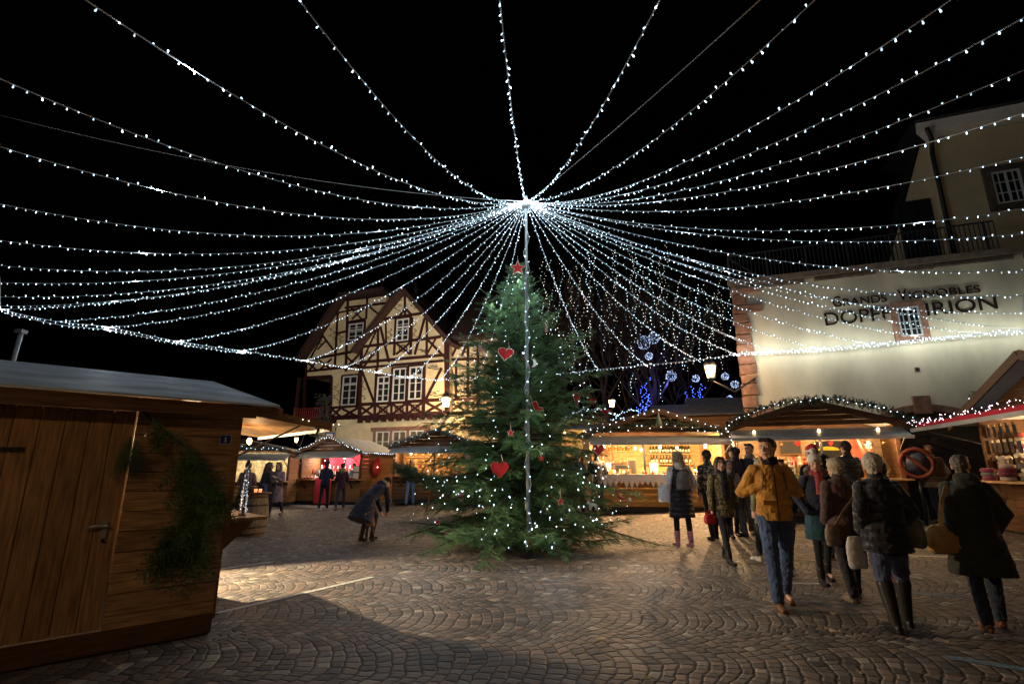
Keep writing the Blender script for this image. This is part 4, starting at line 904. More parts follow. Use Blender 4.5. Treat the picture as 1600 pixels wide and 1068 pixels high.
def stall(label, loc, rz, w, d, he, hr, ch, aw, awd=.9, wm=None, bm=None, roofm=None, lw=None, lc=WARM, open_side=None, oh=.35, post_mid=None, back=None, front=None, inner=None):
    """timber market hut: local x across the front, y to the back; he eaves, hr ridge, ch counter, aw raised-hatch height"""
    wm = wm or M_wM; bm = bm or M_wD; root = empty("market_stall", loc, rz, label, "market stall"); h = w / 2; X, Yv = (1, 0, 0), (0, 1, 0); t = .025
    for sx, x in ((-1, -h), (1, h - t)):
        q = MB(); q.planks((x, 0, 0), Yv, X, .14, he, lambda z: (0, d), .15, t); q.build("side_wall", wm, root)
    q = MB(); q.planks((0, d - t, 0), X, Yv, .14, he, lambda z: (-h + t, h - t), .15, t); q.build("back_wall", back or inner or M_wL, root)
    q = MB(); q.planks((0, 0, 0), X, Yv, .14, ch - .03, lambda z: (-h + t, h - t), .15, t); q.build("front_panel", front or wm, root)
    q = MB(); q.box((0, 0, ch), (w + .1, .62, .035)); q.build("counter", M_counter, root)
    q = MB()
    for x in (-h + .35, h - .35): q.bar((x, -.02, ch - .35), (x, -.28, ch - .03), .05, .05)
    q.build("counter_bracket", bm, root)
    q = MB(); q.box((0, d / 2, .065), (w - .06, d - .06, .13)); q.build("skid", M_dark, root)
    q = MB(); q.box((0, d / 2, .15), (w - .06, d - .08, .02)); q.build("floorboard", M_wD, root)
    for y in (-.01, d - .02):
        q = MB(); q.planks((0, y, 0), X, Yv, he, hr - .04, lambda z: (-(h + .0) * (hr - z) / (hr - he), (h + .0) * (hr - z) / (hr - he)), .13, .025); q.build("gable", bm, root)
    q = MB(); sl_ = (hr - he) / h
    for sx in (-1, 1):
        A, B = (0, hr), (sx * (h + oh), he - sl_ * oh); nx_, nz_ = sl_, 1; L_ = math.hypot(nx_, nz_); tx, tz_ = sx * nx_ / L_ * .05, nz_ / L_ * .05
        a0, a1, y0, y1 = A, B, -oh - .12, d + .2
        q.hexa([(a0[0], y0, a0[1]), (a1[0], y0, a1[1]), (a1[0], y1, a1[1]), (a0[0], y1, a0[1]), (a0[0] + (tx if sx else 0) * 0, y0, a0[1] + .055), (a1[0] + tx, y0, a1[1] + tz_), (a1[0] + tx, y1, a1[1] + tz_), (a0[0], y1, a0[1] + .055)])
    q.build("roof", roofm or M_tarp, root)
    q = MB()
    for sx in (-1, 1): q.bar((sx * .01, -oh - .14, hr + .0), (sx * (h + oh), -oh - .14, he - sl_ * oh - .02), .03, .15, (0, 1, 0) if False else (0, 0, 1))
    q.build("bargeboard", bm, root)
    for x in (-h + .04, h - .04):
        q = MB(); q.box((x, .03, (ch + he) / 2), (.08, .08, he - ch - .02)); q.build("post", bm, root)
    if post_mid is not None:
        q = MB(); q.box((post_mid, -.03, (ch + aw) / 2 + .02), (.05, .05, aw - ch - .05)); q.bar((post_mid, -.03, aw - .3), (post_mid - .18, -.03, aw - .02), .03, .03); q.build("post", M_dark, root)
    q = MB(); q.hexa([(-h - .05, .0, aw), (h + .05, .0, aw), (h + .05, -awd, aw - .24), (-h - .05, -awd, aw - .24), (-h - .05, .0, aw + .04), (h + .05, .0, aw + .04), (h + .05, -awd, aw - .20), (-h - .05, -awd, aw - .20)]); q.build("awning", M_zinc, root)
    q = MB(); q.box((0, -awd - .012, aw - .22), (w + .12, .02, .07)); q.build("awning_edge", M_zinc, root)
    for x in (-h + .05, h - .05): q = MB(); q.bar((x, -.05, aw - .5), (x, -awd + .15, aw - .22), .02, .02); q.build("awning_strut", M_dark, root)
    q = MB()
    for i in range(3 if lw else 0):
        x = -h + w * (i + .5) / 3; q.ell((x, d * .35, he - .22), (.05, .05, .07), n=6)
        lamp("stall_lamp", (x, d * .35, he - .36), lw / 3, lc, .06, root)
    if lw: q.build("lamp_bulb", M_warm, root)
    return root
def W(root, p):
    return Matrix.Translation(root.location) @ Matrix.Rotation(root.rotation_euler.z, 4, 'Z') @ Vector(p)
def gline(root, pts): return [W(root, p) for p in pts]
def roofline(w, he, hr, oh=.35, y=-.62, dz=.05):
    h = w / 2; s_ = (hr - he) / h; return [(-h - oh, y, he - s_ * oh + dz), (-h / 2, y, (he + hr) / 2 + dz), (0, y, hr + dz), (h / 2, y, (he + hr) / 2 + dz), (h + oh, y, he - s_ * oh + dz)]
def subdiv(pts, n): return [Vector(a).lerp(Vector(b), k / n) for a, b in zip(pts, pts[1:]) for k in range(n)] + [Vector(pts[-1])]

# --- goods: one of each, then copied
def proto(name, mb, mats): o = mb.build(name, mats); return o
def scatter(pr, spots, label, cat, group, sc=(1, 1)):
    for i, (p, rz) in enumerate(spots):
        o = pr if i == 0 else dup(pr); o.location = p; o.rotation_euler = (0, 0, rz); s_ = rnd.uniform(*sc); o.scale = (s_, s_, s_); tag(o, label, cat, group)
def onshelf(root, x0, x1, y, z, n, j=.03): return [(W(root, (x0 + (x1 - x0) * (i + .5) / n + rnd.uniform(-j, j), y + rnd.uniform(-j, j) * .5, z)), rnd.uniform(0, 6.28)) for i in range(n)]
M_botd = mat("dark_bottle_glass", (.03, .035, .015), .12, .2, bump=0, spec=.6); M_amber = mat("amber_jar", (.45, .17, .03), .2, .3, bump=0); M_card = mat("printed_card", (.7, .64, .5), .7, .5, 30, 0); M_red = mat("red_cloth", (.40, .015, .03), .85, .2)
def bottle(m=M_botd):
    q = MB(); q.lathe([(.036, 0), (.038, .02), (.038, .17), (.03, .2), (.013, .24), (.013, .29), (.015, .295), (.015, .305)], n=10); o = q.build("bottle", m)
    q = MB(); q.lathe([(.0388, .05), (.0388, .13)], n=10); q.build("paper_tag", M_card, o)
    return o
def jar():
    q = MB(); q.lathe([(.035, 0), (.04, .02), (.04, .09), (.03, .1)], n=10); o = q.build("jar", M_amber); q = MB(); q.lathe([(.034, .1), (.034, .12), (.005, .122)], n=10); q.build("lid", M_white, o); return o
def box_open(name, w_, d_, h_, m):
    q = MB(); q.box((0, 0, .008), (w_, d_, .016)); 
    for sx in (-1, 1): q.box((sx * (w_ / 2 - .006), 0, h_ / 2 + .017), (.012, d_, h_ - .002)); q.box((0, sx * (d_ / 2 - .006), h_ / 2 + .016), (w_ - .026, .012, h_ - .004))
    return q.build(name, m)
def shelf(root, x0, x1, y, z, label=None):
    q = MB(); q.box(((x0 + x1) / 2, y, z - .015), (x1 - x0, .26, .025)); q.build("shelf", M_wL, root)
def framed(p, rz, w_, h_, label, cat="notice", face=(.75, .7, .6), fm=None, marks=None, name="framed_notice"):
    root = empty(name, p, rz, label, cat); q = MB(); q.box((0, 0, h_ / 2), (w_, .02, h_)); q.build("frame", fm or M_wM, root)
    q = MB(); q.box((0, -.012, h_ / 2), (w_ - .05, .006, h_ - .05)); 
    q.build("sheet", mat("sheet_%.2f_%.2f_%.2f" % face, face, .8, .1, bump=0), root)
    q = MB()
    for i in range(marks if marks is not None else 4): q.box((rnd.uniform(-.05, .05) * w_, -.0165, h_ * (.8 - .16 * i)), (w_ * rnd.uniform(.35, .65), .002, h_ * .03))
    if q.v: q.build("text_lines", mat("ink", (.03, .02, .02), .8, bump=0), root)
    return root

# ---------------- stall D: drinks stall right of the spruce
D0 = ground(1028, 800); DL = Vector((at(925, 700, D0.y).x, 0, 0)); DW = at(1130, 700, D0.y).x - at(922, 700, D0.y).x
D = stall("wide drinks stall with icicle cloth counter and amber-lit bottle shelves right of the spruce", (at(1024, 700, D0.y + .1).x, D0.y, D0.z), R(-3), DW, 2.2, 2.15, 2.72, .98, 2.02, .85, wm=M_wL, bm=M_wD, lw=100, roofm=mat("mossy_roof_boards", (.2, .19, .15), .9, .35, 8, .3), post_mid=-.35, front=wood("yellow_pine_boards", (.36, .22, .07)), inner=M_wL, oh=.22)
h = DW / 2
q = MB(); n = 26; pts = [(-h, 0)]
for i in range(n * 2 + 1): pts.append((-h + DW * i / (n * 2), (-.13 - rnd.uniform(0, .05)) if i % 2 == 0 else -rnd.uniform(.24, .42)))
pts.append((h, 0)); q.prism(pts, .008, Matrix.Translation((0, -.33, .995)) @ Matrix.Rotation(R(90), 4, 'X')); q.box((0, -.14, 1.004), (DW, .38, .006)); o = q.build("icicle_cloth", mat("white_felt_cloth", (.66, .64, .68), .9, .12, 4, .3)); o.location = D.location; o.rotation_euler = D.rotation_euler; tag(o, "white felt cloth cut into icicles along the drinks stall counter", "tablecloth")
for z in (1.3, 1.62, 1.9): shelf(D, .1, h - .25, 2.0, z)
for z in (1.25, 1.7): shelf(D, -h + .15, -.2, 2.0, z)
b1 = bottle(); scatter(b1, onshelf(D, .2, h - .35, 2.0, 1.302, 13) + onshelf(D, .2, h - .35, 2.0, 1.622, 14), "dark wine bottle standing on the back shelves of the drinks stall", "bottle", "bottles on the drinks stall shelves", (.85, 1.0))
j1 = jar(); scatter(j1, onshelf(D, .2, h - .35, 2.0, 1.902, 10) + onshelf(D, -h + .3, -.3, 2.0, 1.252, 7) + onshelf(D, -h + .3, -.3, 2.0, 1.702, 6), "amber jar with pale lid on the drinks stall shelves", "jar", "jars on the drinks stall shelves", (.9, 1.3))
def crate(m=M_wL): return box_open("crate", .3, .22, .12, m)
c1 = crate(); scatter(c1, [(W(D, (x, -.12, 1.009)), a) for x, a in ((-h + .45, .1), (-h + .95, -.1))], "small pale wood tray on the drinks stall counter", "tray", "counter trays of the drinks stall")
b2 = bottle(); scatter(b2, [(W(D, (x, -.1 + .1 * math.sin(x * 9), 1.009)), 0) for x in (.75, .87, 1.0, 1.32, 1.45, -.85)], "bottle of the bunch standing out on the drinks counter", "bottle", "bottles on the drinks counter")
framed(W(D, (-.72, -.1, 1.01)), D.rotation_euler.z, .26, .4, "small pale wood display frame standing on the drinks stall counter", "display frame", (.12, .1, .09), M_wL)
framed(W(D, (-.12, -.08, 1.01)), D.rotation_euler.z, .26, .32, "white price sheet standing on the drinks counter beside the dark post", "price sheet")
framed(W(D, (-1.15, 1.8, 1.28)), D.rotation_euler.z, .34, .42, "brown picture board at the back of the drinks stall", "board", (.3, .2, .1))
# drinks urns and cups
def urn(p, label):
    root = empty("drinks_urn", p, 0, label, "urn"); q = MB(); q.lathe([(.11, 0), (.12, .03), (.12, .3), (.1, .33), (.02, .36), (.02, .39)], n=16); q.build("body", mat("brushed_steel", (.5, .48, .45), .3, .1, metal=.9, bump=0), root)
    q = MB(); q.tube([(0, -.12, .08), (0, -.17, .08), (0, -.17, .04)], .012, 6); q.build("tap", M_dark, root); return root
urn(W(D, (-1.3, .55, 1.0)), "steel drinks urn at the left inside the drinks stall"); 
q = MB(); q.box((0, 0, .14), (.42, .3, .28)); q.box((0, -.16, .17), (.34, .02, .16), 1); q.box((0, 0, .29), (.44, .32, .02), 1); o = q.build("coffee_machine", [MC["brushed_steel"], M_dark]); o.location = W(D, (-.95, .6, 1.0)); tag(o, "boxy steel machine on the worktop inside the drinks stall", "machine")
q = MB(); q.lathe([(.028, 0), (.036, .09), (.034, .09), (.027, .006)], n=10); cup = q.build("cup", M_white)
scatter(cup, [(W(D, (-h + .25 + .1 * i, .05 + .06 * (i % 2), 1.009)), 0) for i in range(5)], "white cup in the row at the left end of the drinks counter", "cup", "cups on the drinks counter")
# hanging lamps
for i, (x, y, z) in enumerate(((-.55, .2, 1.72), (-.35, .4, 1.68), (.05, -.25, 1.74), (1.25, -.3, 1.76), (-1.5, -.25, 1.75), (.7, .5, 1.74))):
    p = W(D, (x, y, z)); root = empty("hanging_bulb", p, 0, ("glowing bulb hanging left of the dark post in the drinks stall", "second glowing bulb by the dark post of the drinks stall", "bulb hanging over the middle of the drinks counter", "bright bulb under the right end of the drinks awning", "bulb hanging at the left end of the drinks stall", "bulb behind the bottles side of the drinks stall")[i], "lamp")
    q = MB(); q.ell((0, 0, 0), (.035, .035, .045), n=7); q.build("bulb", M_warm, root); q = MB(); q.tube([(0, 0, .04), (0, 0, .3)], .005, 4); q.build("cord", M_dark, root); lamp("bulb_light", (0, -.06, -.07), (10, 12, 240, 420, 300, 10)[i], WARM, .03, root)
garland(gline(D, subdiv([(-h + .1, -.42, 2.16), (-h / 2, -.42, 2.24), (0, -.42, 2.42), (h * .45, -.42, 2.32), (h, -.42, 2.12)], 8)), .13, "green fir swag with lights under the gable of the drinks stall", dens=110, seed=5)
rp_ = roofline(DW, 2.15, 2.72, .22, -.42, .02)
fairy(gline(D, subdiv(rp_, 8)), "line of small white lights up and down the drinks stall gable", .2, .02, .013, seed=3)
fairy(gline(D, subdiv([(-h, -.44, 2.1), (-.3, -.5, 2.28), (.5, -.48, 2.3), (h, -.44, 2.08)], 8)), "lights tangled in the fir swag of the drinks stall", .22, .07, .013, seed=4)
fairy(gline(D, subdiv([(h + .1, -.3, 2.0), (h + .25, -.3, 1.93), (h + .42, -.3, 1.9), (h + .3, -.3, 1.8), (h + .5, -.3, 1.86)], 6)), "small tangle of lights between the drinks stall and the garlanded stall", .06, .04, .014, seed=9)
q = MB(); q.lathe([(.1, 0), (.07, .14), (.03, .3), (.0, .4)], n=10); o = q.build("cone_tree", mat("tinsel_green", (.2, .25, .16), .5, .5, 30, .4)); o.location = W(D, (0, -.5, 2.3)); tag(o, "small pale cone tree hanging at the middle of the drinks stall gable", "ornament")
# floor-level ornament: red felt swirl with white pompom in front of it belongs to the spruce
q = MB(); q.tube([(0, 0, .0), (-.06, 0, -.1), (-.02, 0, -.2), (.07, 0, -.26), (.16, 0, -.27)], [.014, .03, .035, .03, .012], 8); q.tube([(0, 0, 0), (.05, 0, .1)], .006, 4); q.ell((.19, 0, -.27), (.035, .035, .035), mi=1); o = q.build("elf_hat", [M_felt, M_wfelt]); o.location = at(967, 757, 10.2); tag(o, "red curled elf hat with white bobble hanging from the right spruce branch", "ornament")

# ---------------- stall E: garlanded stall against the cream wall
EL = Vector((5.25, 12.33)); ER = Vector((8.3, 11.14)); EC = (EL + ER) / 2; EW = (ER - EL).length; erz = math.atan2(ER.y - EL.y, ER.x - EL.x); ez = .28
E_ = stall("garland-topped stall with long pale awning against the cream wall behind the crowd", (EC.x, EC.y, ez), erz, EW, 1.35, 2.12, 2.62, .95, 2.02, .7, wm=M_wD, bm=M_wD, lw=85, post_mid=.15, inner=mat("warm_lining", (.5, .36, .22), .9, .2), oh=.12)
h = EW / 2
arc = [(-h - .15 + (EW + .3) * i / 24, -.62, 2.12 + .52 * math.sin(math.pi * (i / 24)) ** .8) for i in range(25)]
garland(gline(E_, arc), .12, "thick green garland arching over the stall by the cream wall", dens=150, seed=8)
fairy(gline(E_, [(x, y - .1, z - .02) for x, y, z in arc]), "white lights along the arching garland of the stall by the cream wall", .11, .03, .010, seed=6)
fairy(gline(E_, [(-h - .15, -.7, 2.12), (-h - .1, -.7, 1.9), (-h - .05, -.66, 1.55), (-h, -.62, 1.2)]), "lights running down the left post of the garlanded stall", .09, .02, .012, seed=7)
for z in (1.25,): shelf(E_, -h + .2, .2, 1.1, z)
framed(W(E_, (h * .30, 1.2, 1.42)), erz, .62, .4, "black poster with a yellow hat shape at the back of the garlanded stall", "poster", (.02, .02, .02), M_dark, 0)
q = MB(); q.prism([(.2 * math.cos(t) * 1.15, .09 * math.sin(t)) for t in [math.pi * i / 12 for i in range(13)]], .006, Matrix.Translation(W(E_, (h * .30, 1.17, 1.6)) - Vector((0, 0, 0))) @ Matrix.Rotation(erz, 4, 'Z') @ Matrix.Rotation(R(90), 4, 'X')); tag(q.build("yellow_emblem", mat("yellow_card", (.6, .45, .03), .7, bump=0)), "yellow cap-shaped emblem on the black poster of the garlanded stall", "emblem")
framed(W(E_, (-h * .55, 1.2, 1.5)), erz, .26, .32, "small white sheet pinned to the back wall of the garlanded stall", "notice")
framed(W(E_, (-h * .2, 1.2, 1.5)), erz, .5, .36, "dark framed chalkboard at the back of the garlanded stall", "board", (.05, .05, .05))
q = MB(); q.lathe([(.26, 0), (.2, .12), (.12, .35), (.04, .6), (.01, .66)], n=16); o = q.build("red_cone", mat("red_paper_cone", (.5, .10, .06), .7, .15)); o.location = W(E_, (h * .55, .5, 1.0 + .35)); tag(o, "tall red cone hat shape on display in the garlanded stall", "cone display")
q = MB(); q.box((0, 0, .17), (.28, .24, .34)); o = q.build("display_block", M_wM); o.location = W(E_, (h * .55, .5, .97)); o.rotation_euler.z = erz; tag(o, "brown block under the red cone in the garlanded stall", "display block")
for k in range(3):                               # small slatted racks
    q = MB()
    for i in range(4): q.box((0, 0, .06 + i * .1), (.34, .03, .02))
    for x in (-.16, -.05, .06, .16): q.box((x, .02, .2), (.02, .02, .4))
    o = q.build("rack", M_white if k == 0 else M_wL); o.location = W(E_, (-h * .35 + k * .42, .15 + .25 * (k > 0), .97 + .0)); o.rotation_euler.z = erz; tag(o, ("small white rack on the counter of the garlanded stall", "pale wood rack behind the white one in the garlanded stall", "pale wood rack nearest the red cone in the garlanded stall")[k], "rack")
b3 = bottle(M_amber); scatter(b3, onshelf(E_, -h + .3, .1, 1.1, 1.252, 9), "amber bottle on the back shelf of the garlanded stall", "bottle", "bottles in the garlanded stall", (.7, .9))

# ---------------- stall B: red stall
B0 = ground(512, 789); BX = B0.y + .25
def xat(u, Y): return at(u, 740, Y).x
BW = 2.9
Bs = stall("red-lined stall with lit gable and paper star on its orange side wall", (xat(515, BX), BX, gz(xat(515, BX), BX)), R(-15), BW, 2.9, 2.12, 2.68, 1.0, 2.1, .75, lw=150, lc=(1, .8, .72), oh=.15, inner=M_red)
h = BW / 2
for x in (-.75, .45): 
    q = MB(); q.box((x, 1.3, 1.6), (1.1, .02, .9)); q.build("red_hanging", M_red, Bs)
for z in (1.22, 1.42): shelf(Bs, -h + .15, h - .15, 1.1 if z > 1.3 else .7, z)
def paper_star(p, rz, rad, label):
    root = empty("paper_star", p, rz, label, "paper star"); q = MB(); pl = [((rad if i % 2 else rad * .72) * math.cos(2 * math.pi * i / 40), (rad if i % 2 else rad * .72) * math.sin(2 * math.pi * i / 40)) for i in range(40)]
    q.prism(pl, .03, Matrix.Rotation(R(90), 4, 'X')); q.build("pleated_disc", mat("red_paper", (.5, .02, .03), .7, .3, 12, .3), root)
    q = MB()
    for i in range(30): a = 2 * math.pi * i / 30; q.tube([(rad * .5 * math.cos(a), -.035, rad * .5 * math.sin(a)), (rad * 1.3 * math.cos(a), -.03, rad * 1.3 * math.sin(a))], .006, 3)
    q.build("rays", mat("dark_red_straw", (.2, .02, .02), .7, bump=0), root); q = MB(); q.ell((0, -.06, 0), (.03, .02, .03), n=6); q.build("bulb", M_bulbw, root); return root
paper_star(W(Bs, (h + .06, 1.1, 1.5)), Bs.rotation_euler.z + R(90), .4, "red pleated paper star glowing on the orange side wall of the red stall")
paper_star(W(Bs, (-h + .6, .9, 1.78)), Bs.rotation_euler.z, .24, "red pleated paper star inside the left of the red stall")
q = MB(); q.lathe([(.03, 0), (.035, .05), (.015, .08), (.022, .1), (.015, .13), (.004, .14)], n=8); fig = q.build("figurine", M_white)
scatter(fig, onshelf(Bs, -h + .2, h - .3, .72, 1.222, 15) + onshelf(Bs, -h + .2, h - .3, 1.1, 1.422, 12) + onshelf(Bs, -h + .2, -.2, -.05, 1.02, 6), "small white figurine on the shelves of the red stall", "figurine", "figurines in the red stall", (.8, 1.5))
q = MB(); q.ell((0, 0, .035), (.06, .06, .04), n=7); q.ell((0, 0, .08), (.03, .03, .02), n=5, mi=1); orn = q.build("bauble", [M_felt, M_white])
scatter(orn, onshelf(Bs, -h + .15, h - .15, -.12, 1.02, 16) + onshelf(Bs, -h + .15, h - .15, .05, 1.02, 14), "red and white bauble laid out on the red stall counter", "bauble", "baubles on the red stall counter", (.7, 1.2))
fairy(gline(Bs, subdiv(roofline(BW, 2.12, 2.68, .15, -.36, .04), 8)), "white lights tracing the gable of the red stall", .12, .03, .016, seed=12)
fairy(gline(Bs, subdiv([(h + .15, -.3, 2.06), (h + .17, 2.9, 2.06)], 8)), "white lights along the right eave of the red stall", .18, .02, .016, seed=13)
fairy(gline(Bs, subdiv([(-h + .3, 1.6, 1.95), (0, 1.8, 1.7), (.4, 1.7, 1.95), (1.0, 1.8, 1.6)], 6)), "warm lights hung on the red lining of the stall", .13, .08, .02, m=M_bulbw, seed=14)
framed(W(Bs, (h - .14, -.13, 1.3)), Bs.rotation_euler.z, .28, .26, "upper white price sheet on the right post of the red stall", "price sheet"); framed(W(Bs, (h - .14, -.13, 1.02)), Bs.rotation_euler.z, .28, .26, "lower white price sheet on the right post of the red stall", "price sheet")
q = MB(); q.tube([(-.6, -.34, 1.0), (-.6, -.34, .3)], .01, 4); 
q = MB(); q.box((0, 0, .5), (.75, .015, .95)); o = q.build("red_cloth_hanging", M_red); o.location = W(Bs, (-.05, -.32, .05)); o.rotation_euler.z = Bs.rotation_euler.z; tag(o, "red cloth hanging down the front of the red stall counter", "cloth")

# ---------------- stall C: wood ornament stall left behind the spruce
C0 = ground(665, 787); CX = C0.y + .1; CW = 3.3
Cs = stall("golden-lit ornament stall with frosted garland on its gable, left behind the spruce", (xat(682, CX), CX, gz(xat(682, CX), CX)), R(4), CW, 2.6, 2.1, 2.66, 1.0, 2.06, .8, wm=M_wD, lw=200, oh=.18, post_mid=-.1, inner=M_wL)
h = CW / 2
garland(gline(Cs, subdiv(roofline(CW, 2.1, 2.66, .18, -.42, .07), 7)), .13, "thick frosted garland on the gable of the ornament stall", m=M_needlef, dens=130, seed=15)
fairy(gline(Cs, subdiv(roofline(CW, 2.1, 2.66, .18, -.46, .03), 7)), "sparse lights in the frosted garland of the ornament stall", .3, .05, .02, seed=16)
for z in (1.25, 1.5, 1.75): shelf(Cs, -h + .2, h - .2, 1.9, z)
q = MB(); q.prism(starp(5, .09, .04), .02, Matrix.Translation((0, 0, .09)) @ Matrix.Rotation(R(90), 4, 'X')); ws = q.build("wooden_star", M_wL)
scatter(ws, [(p, Cs.rotation_euler.z) for z in (1.255, 1.505, 1.755) for p, _ in onshelf(Cs, -h + .25, h - .25, 1.85, z, 10)], "pale wooden star on the shelves of the ornament stall", "wooden star", "wooden stars in the ornament stall", (.7, 1.3))
q = MB(); q.prism([(-.07, 0), (.07, 0), (.02, .12), (.05, .12), (0, .22), (-.05, .12), (-.02, .12)], .02, Matrix.Rotation(R(90), 4, 'X')); wt = q.build("wooden_tree", M_wM)
scatter(wt, [(p, Cs.rotation_euler.z) for z, y in ((1.02, -.05), (1.02, .15), (1.76, 1.75), (1.255, 1.75)) for p, _ in onshelf(Cs, -h + .25, h - .25, y, z, 8)], "brown wooden tree figure in the ornament stall", "wooden tree", "wooden trees in the ornament stall", (.7, 1.2))
q = MB()
for i in range(8): a = i * .8; q.tube([(0, 0, 0), (.05 * math.cos(a), .05 * math.sin(a), .25), (.16 * math.cos(a), .16 * math.sin(a), .5)], .008, 4)
q.lathe([(.06, -.1), (.08, 0), (.05, .06)], n=8); o = q.build("twig_vase", M_wM); o.location = W(Cs, (-h + .45, .3, 1.12)); tag(o, "vase of bare twigs at the left end of the ornament stall", "vase")

# ---------------- stall A: white-gold stall at the far left
A0 = ground(400, 790); AW_ = 4.2; AY = A0.y - .6
As = stall("stall lined with white and gold straw ornaments behind the wine barrel", (xat(372, AY) - .2, AY, gz(xat(372, AY), AY)), R(6), AW_, 2.3, 2.12, 2.55, .95, 2.0, .8, wm=M_wM, lw=240, lc=(1, .8, .5), oh=.1, inner=mat("straw_lining", (.5, .42, .26), .9, .5, 18, .5))
h = AW_ / 2
q = MB()
for i in range(10): a = math.pi * i / 5; q.bar((0, 0, 0), (.13 * math.cos(a), 0, .13 * math.sin(a)), .014, .01)
q.lathe([(.05, -.008), (.05, .008)], n=8); st_ = q.build("straw_star", mat("pale_straw", (.65, .55, .38), .7, .3))
sp_ = []
for i in range(120): sp_.append((W(As, (-h + .2 + (i % 20) * (AW_ - .4) / 19 + rnd.uniform(-.08, .08), 1.9 + rnd.uniform(-.15, .3), 1.05 + .17 * (i // 20) + rnd.uniform(-.06, .06))), As.rotation_euler.z + rnd.uniform(-.4, .4)))
scatter(st_, sp_, "pale straw star in the crowded display of the straw ornament stall", "straw star", "straw stars in the left stall", (.7, 1.2))
garland(gline(As, [(-h + (AW_) * i / 16, -.5, 2.36 + .04 * math.sin(i) - .012 * i) for i in range(17)]), .12, "frosted white garland along the roof edge of the straw ornament stall", m=M_needlef, dens=130, seed=21)
fairy(gline(As, [(-h + (AW_) * i / 16, -.62, 2.36 - .012 * i) for i in range(17)]), "lights in the white garland of the straw ornament stall", .17, .05, .015, seed=22)

# ---------------- stall F: knitwear stall, right edge
FB = Vector((9.15, 10.15)); FN = Vector((7.75, 5.6)); FC = (FB + FN) / 2; FWd = (FB - FN).length; frz = math.atan2(FN.y - FB.y, FN.x - FB.x)
fz = .22
Fs = stall("knitwear stall at the right edge with warm light and red-lit awning", (FC.x, FC.y, fz), frz, FWd, 2.2, 2.15, 3.0, 1.0, 2.2, .0 + 1.1, wm=M_wD, bm=M_wD, lw=200, oh=.25, inner=M_wM)
h = FWd / 2
M_knit = [cloth(c, 'knit') for c in ((.28, .05, .05), (.45, .40, .33), (.10, .10, .11), (.22, .17, .12), (.05, .08, .05), (.35, .30, .27), (.16, .03, .07), (.5, .48, .44))]
kn = 0
for row, (y, z0) in enumerate(((-.12, 1.022), (.18, 1.022), (.5, 1.3))):
    for i in range(8):
        x = -h + .25 + i * (FWd - .5) / 7
        for k in range(rnd.choice((3, 4, 5, 6)) + row):
            q = MB(); w_, d_ = rnd.uniform(.24, .32), rnd.uniform(.18, .28)
            prf = [(Vector((rnd.uniform(-.01, .01), 0, t * .075)), (w_ / 2 * s_, 0, 0), (0, d_ / 2 * s_, 0)) for t, s_ in ((0, .85), (.25, 1), (.7, 1), (1, .8))]
            q.loft(prf, 12); o = q.build("folded_knitwear", M_knit[rnd.randrange(8)], None); o.location = W(Fs, (x + rnd.uniform(-.02, .02), y, z0 + k * .072)); o.rotation_euler = (rnd.uniform(-.05, .05), rnd.uniform(-.05, .05), frz + rnd.uniform(-.5, .5))
            tag(o, "folded woollen in the heaped piles on the knitwear stall table", "knitwear", "folded woollens on the knitwear table")
q = MB(); q.box((0, .5, 1.15), (FWd - .3, .3, .27)); q.build("step_shelf", M_wD, Fs)
q = MB(); q.prism([(-.05, 0), (.05, 0), (.05, -.1), (.06, -.2), (.0, -.24), (-.06, -.2), (-.05, -.1)], .02, Matrix.Rotation(R(90), 4, 'X')); q.box((0, -.02, .03), (.1, .012, .06), 1); mit = q.build("mitten_pack", [cloth((.06, .05, .05), 'knit'), M_card])
scatter(mit, [(W(Fs, (-h + .12 + .2 * i, .1 + .02 * j, 2.0 - .29 * j)), frz) for i in range(5) for j in range(3)], "pair of dark gloves on a card hanging at the left of the knitwear stall", "gloves", "glove cards at the knitwear stall", (.8, .95))
for k, (x, c1, c2) in enumerate(((-h + 1.3, (.3, .16, .10), (.05, .045, .05)), (-h + 1.85, (.3, .16, .1), (.03, .03, .03)))):
    root = framed(W(Fs, (x, 1.3, 1.5)), frz, .46, .52, ("poster of a head in a dark fur hat, left in the knitwear stall", "poster of a head in a dark knitted hat, right in the knitwear stall")[k], "poster", (.55, .42, .28), M_wM, 0)
    q = MB(); q.ell((0, -.018, .26), (.09, .003, .12), n=8); q.build("face_shape", mat("poster_skin", c1, .8, bump=0), root); q = MB(); q.ell((0, -.02, .36), (.13, .004, .08), n=8); q.ell((.09, -.02, .27), (.04, .004, .1), n=8); q.build("hat_shape", mat("poster_hat", c2, .8, bump=0), root)
fairy(gline(Fs, subdiv([(-h - .1, -1.12, 2.12), (h + .3, -1.12, 2.12)], 8)), "pinkish lights clustered along the knitwear stall awning edge", .06, .05, .008, m=emit("led_pink", (1, .72, .85), 7), seed=31)
fairy(gline(Fs, subdiv([(-h - .1, -1.0, 2.1), (-h + .9, -.9, 2.12)], 8)), "second row of pinkish lights at the far corner of the knitwear awning", .05, .06, .008, m=MC["led_pink"], seed=32)
fairy(gline(Fs, subdiv([(.2, -.42, 2.98), (h + .3, -.42, 2.3)], 8)) , "white lights down the near slope of the knitwear stall gable", .1, .03, .014, seed=33)
q = MB(); q.box((0, -1.0, 2.06), (FWd, .02, .1)); q.build("red_valance", M_red, Fs)
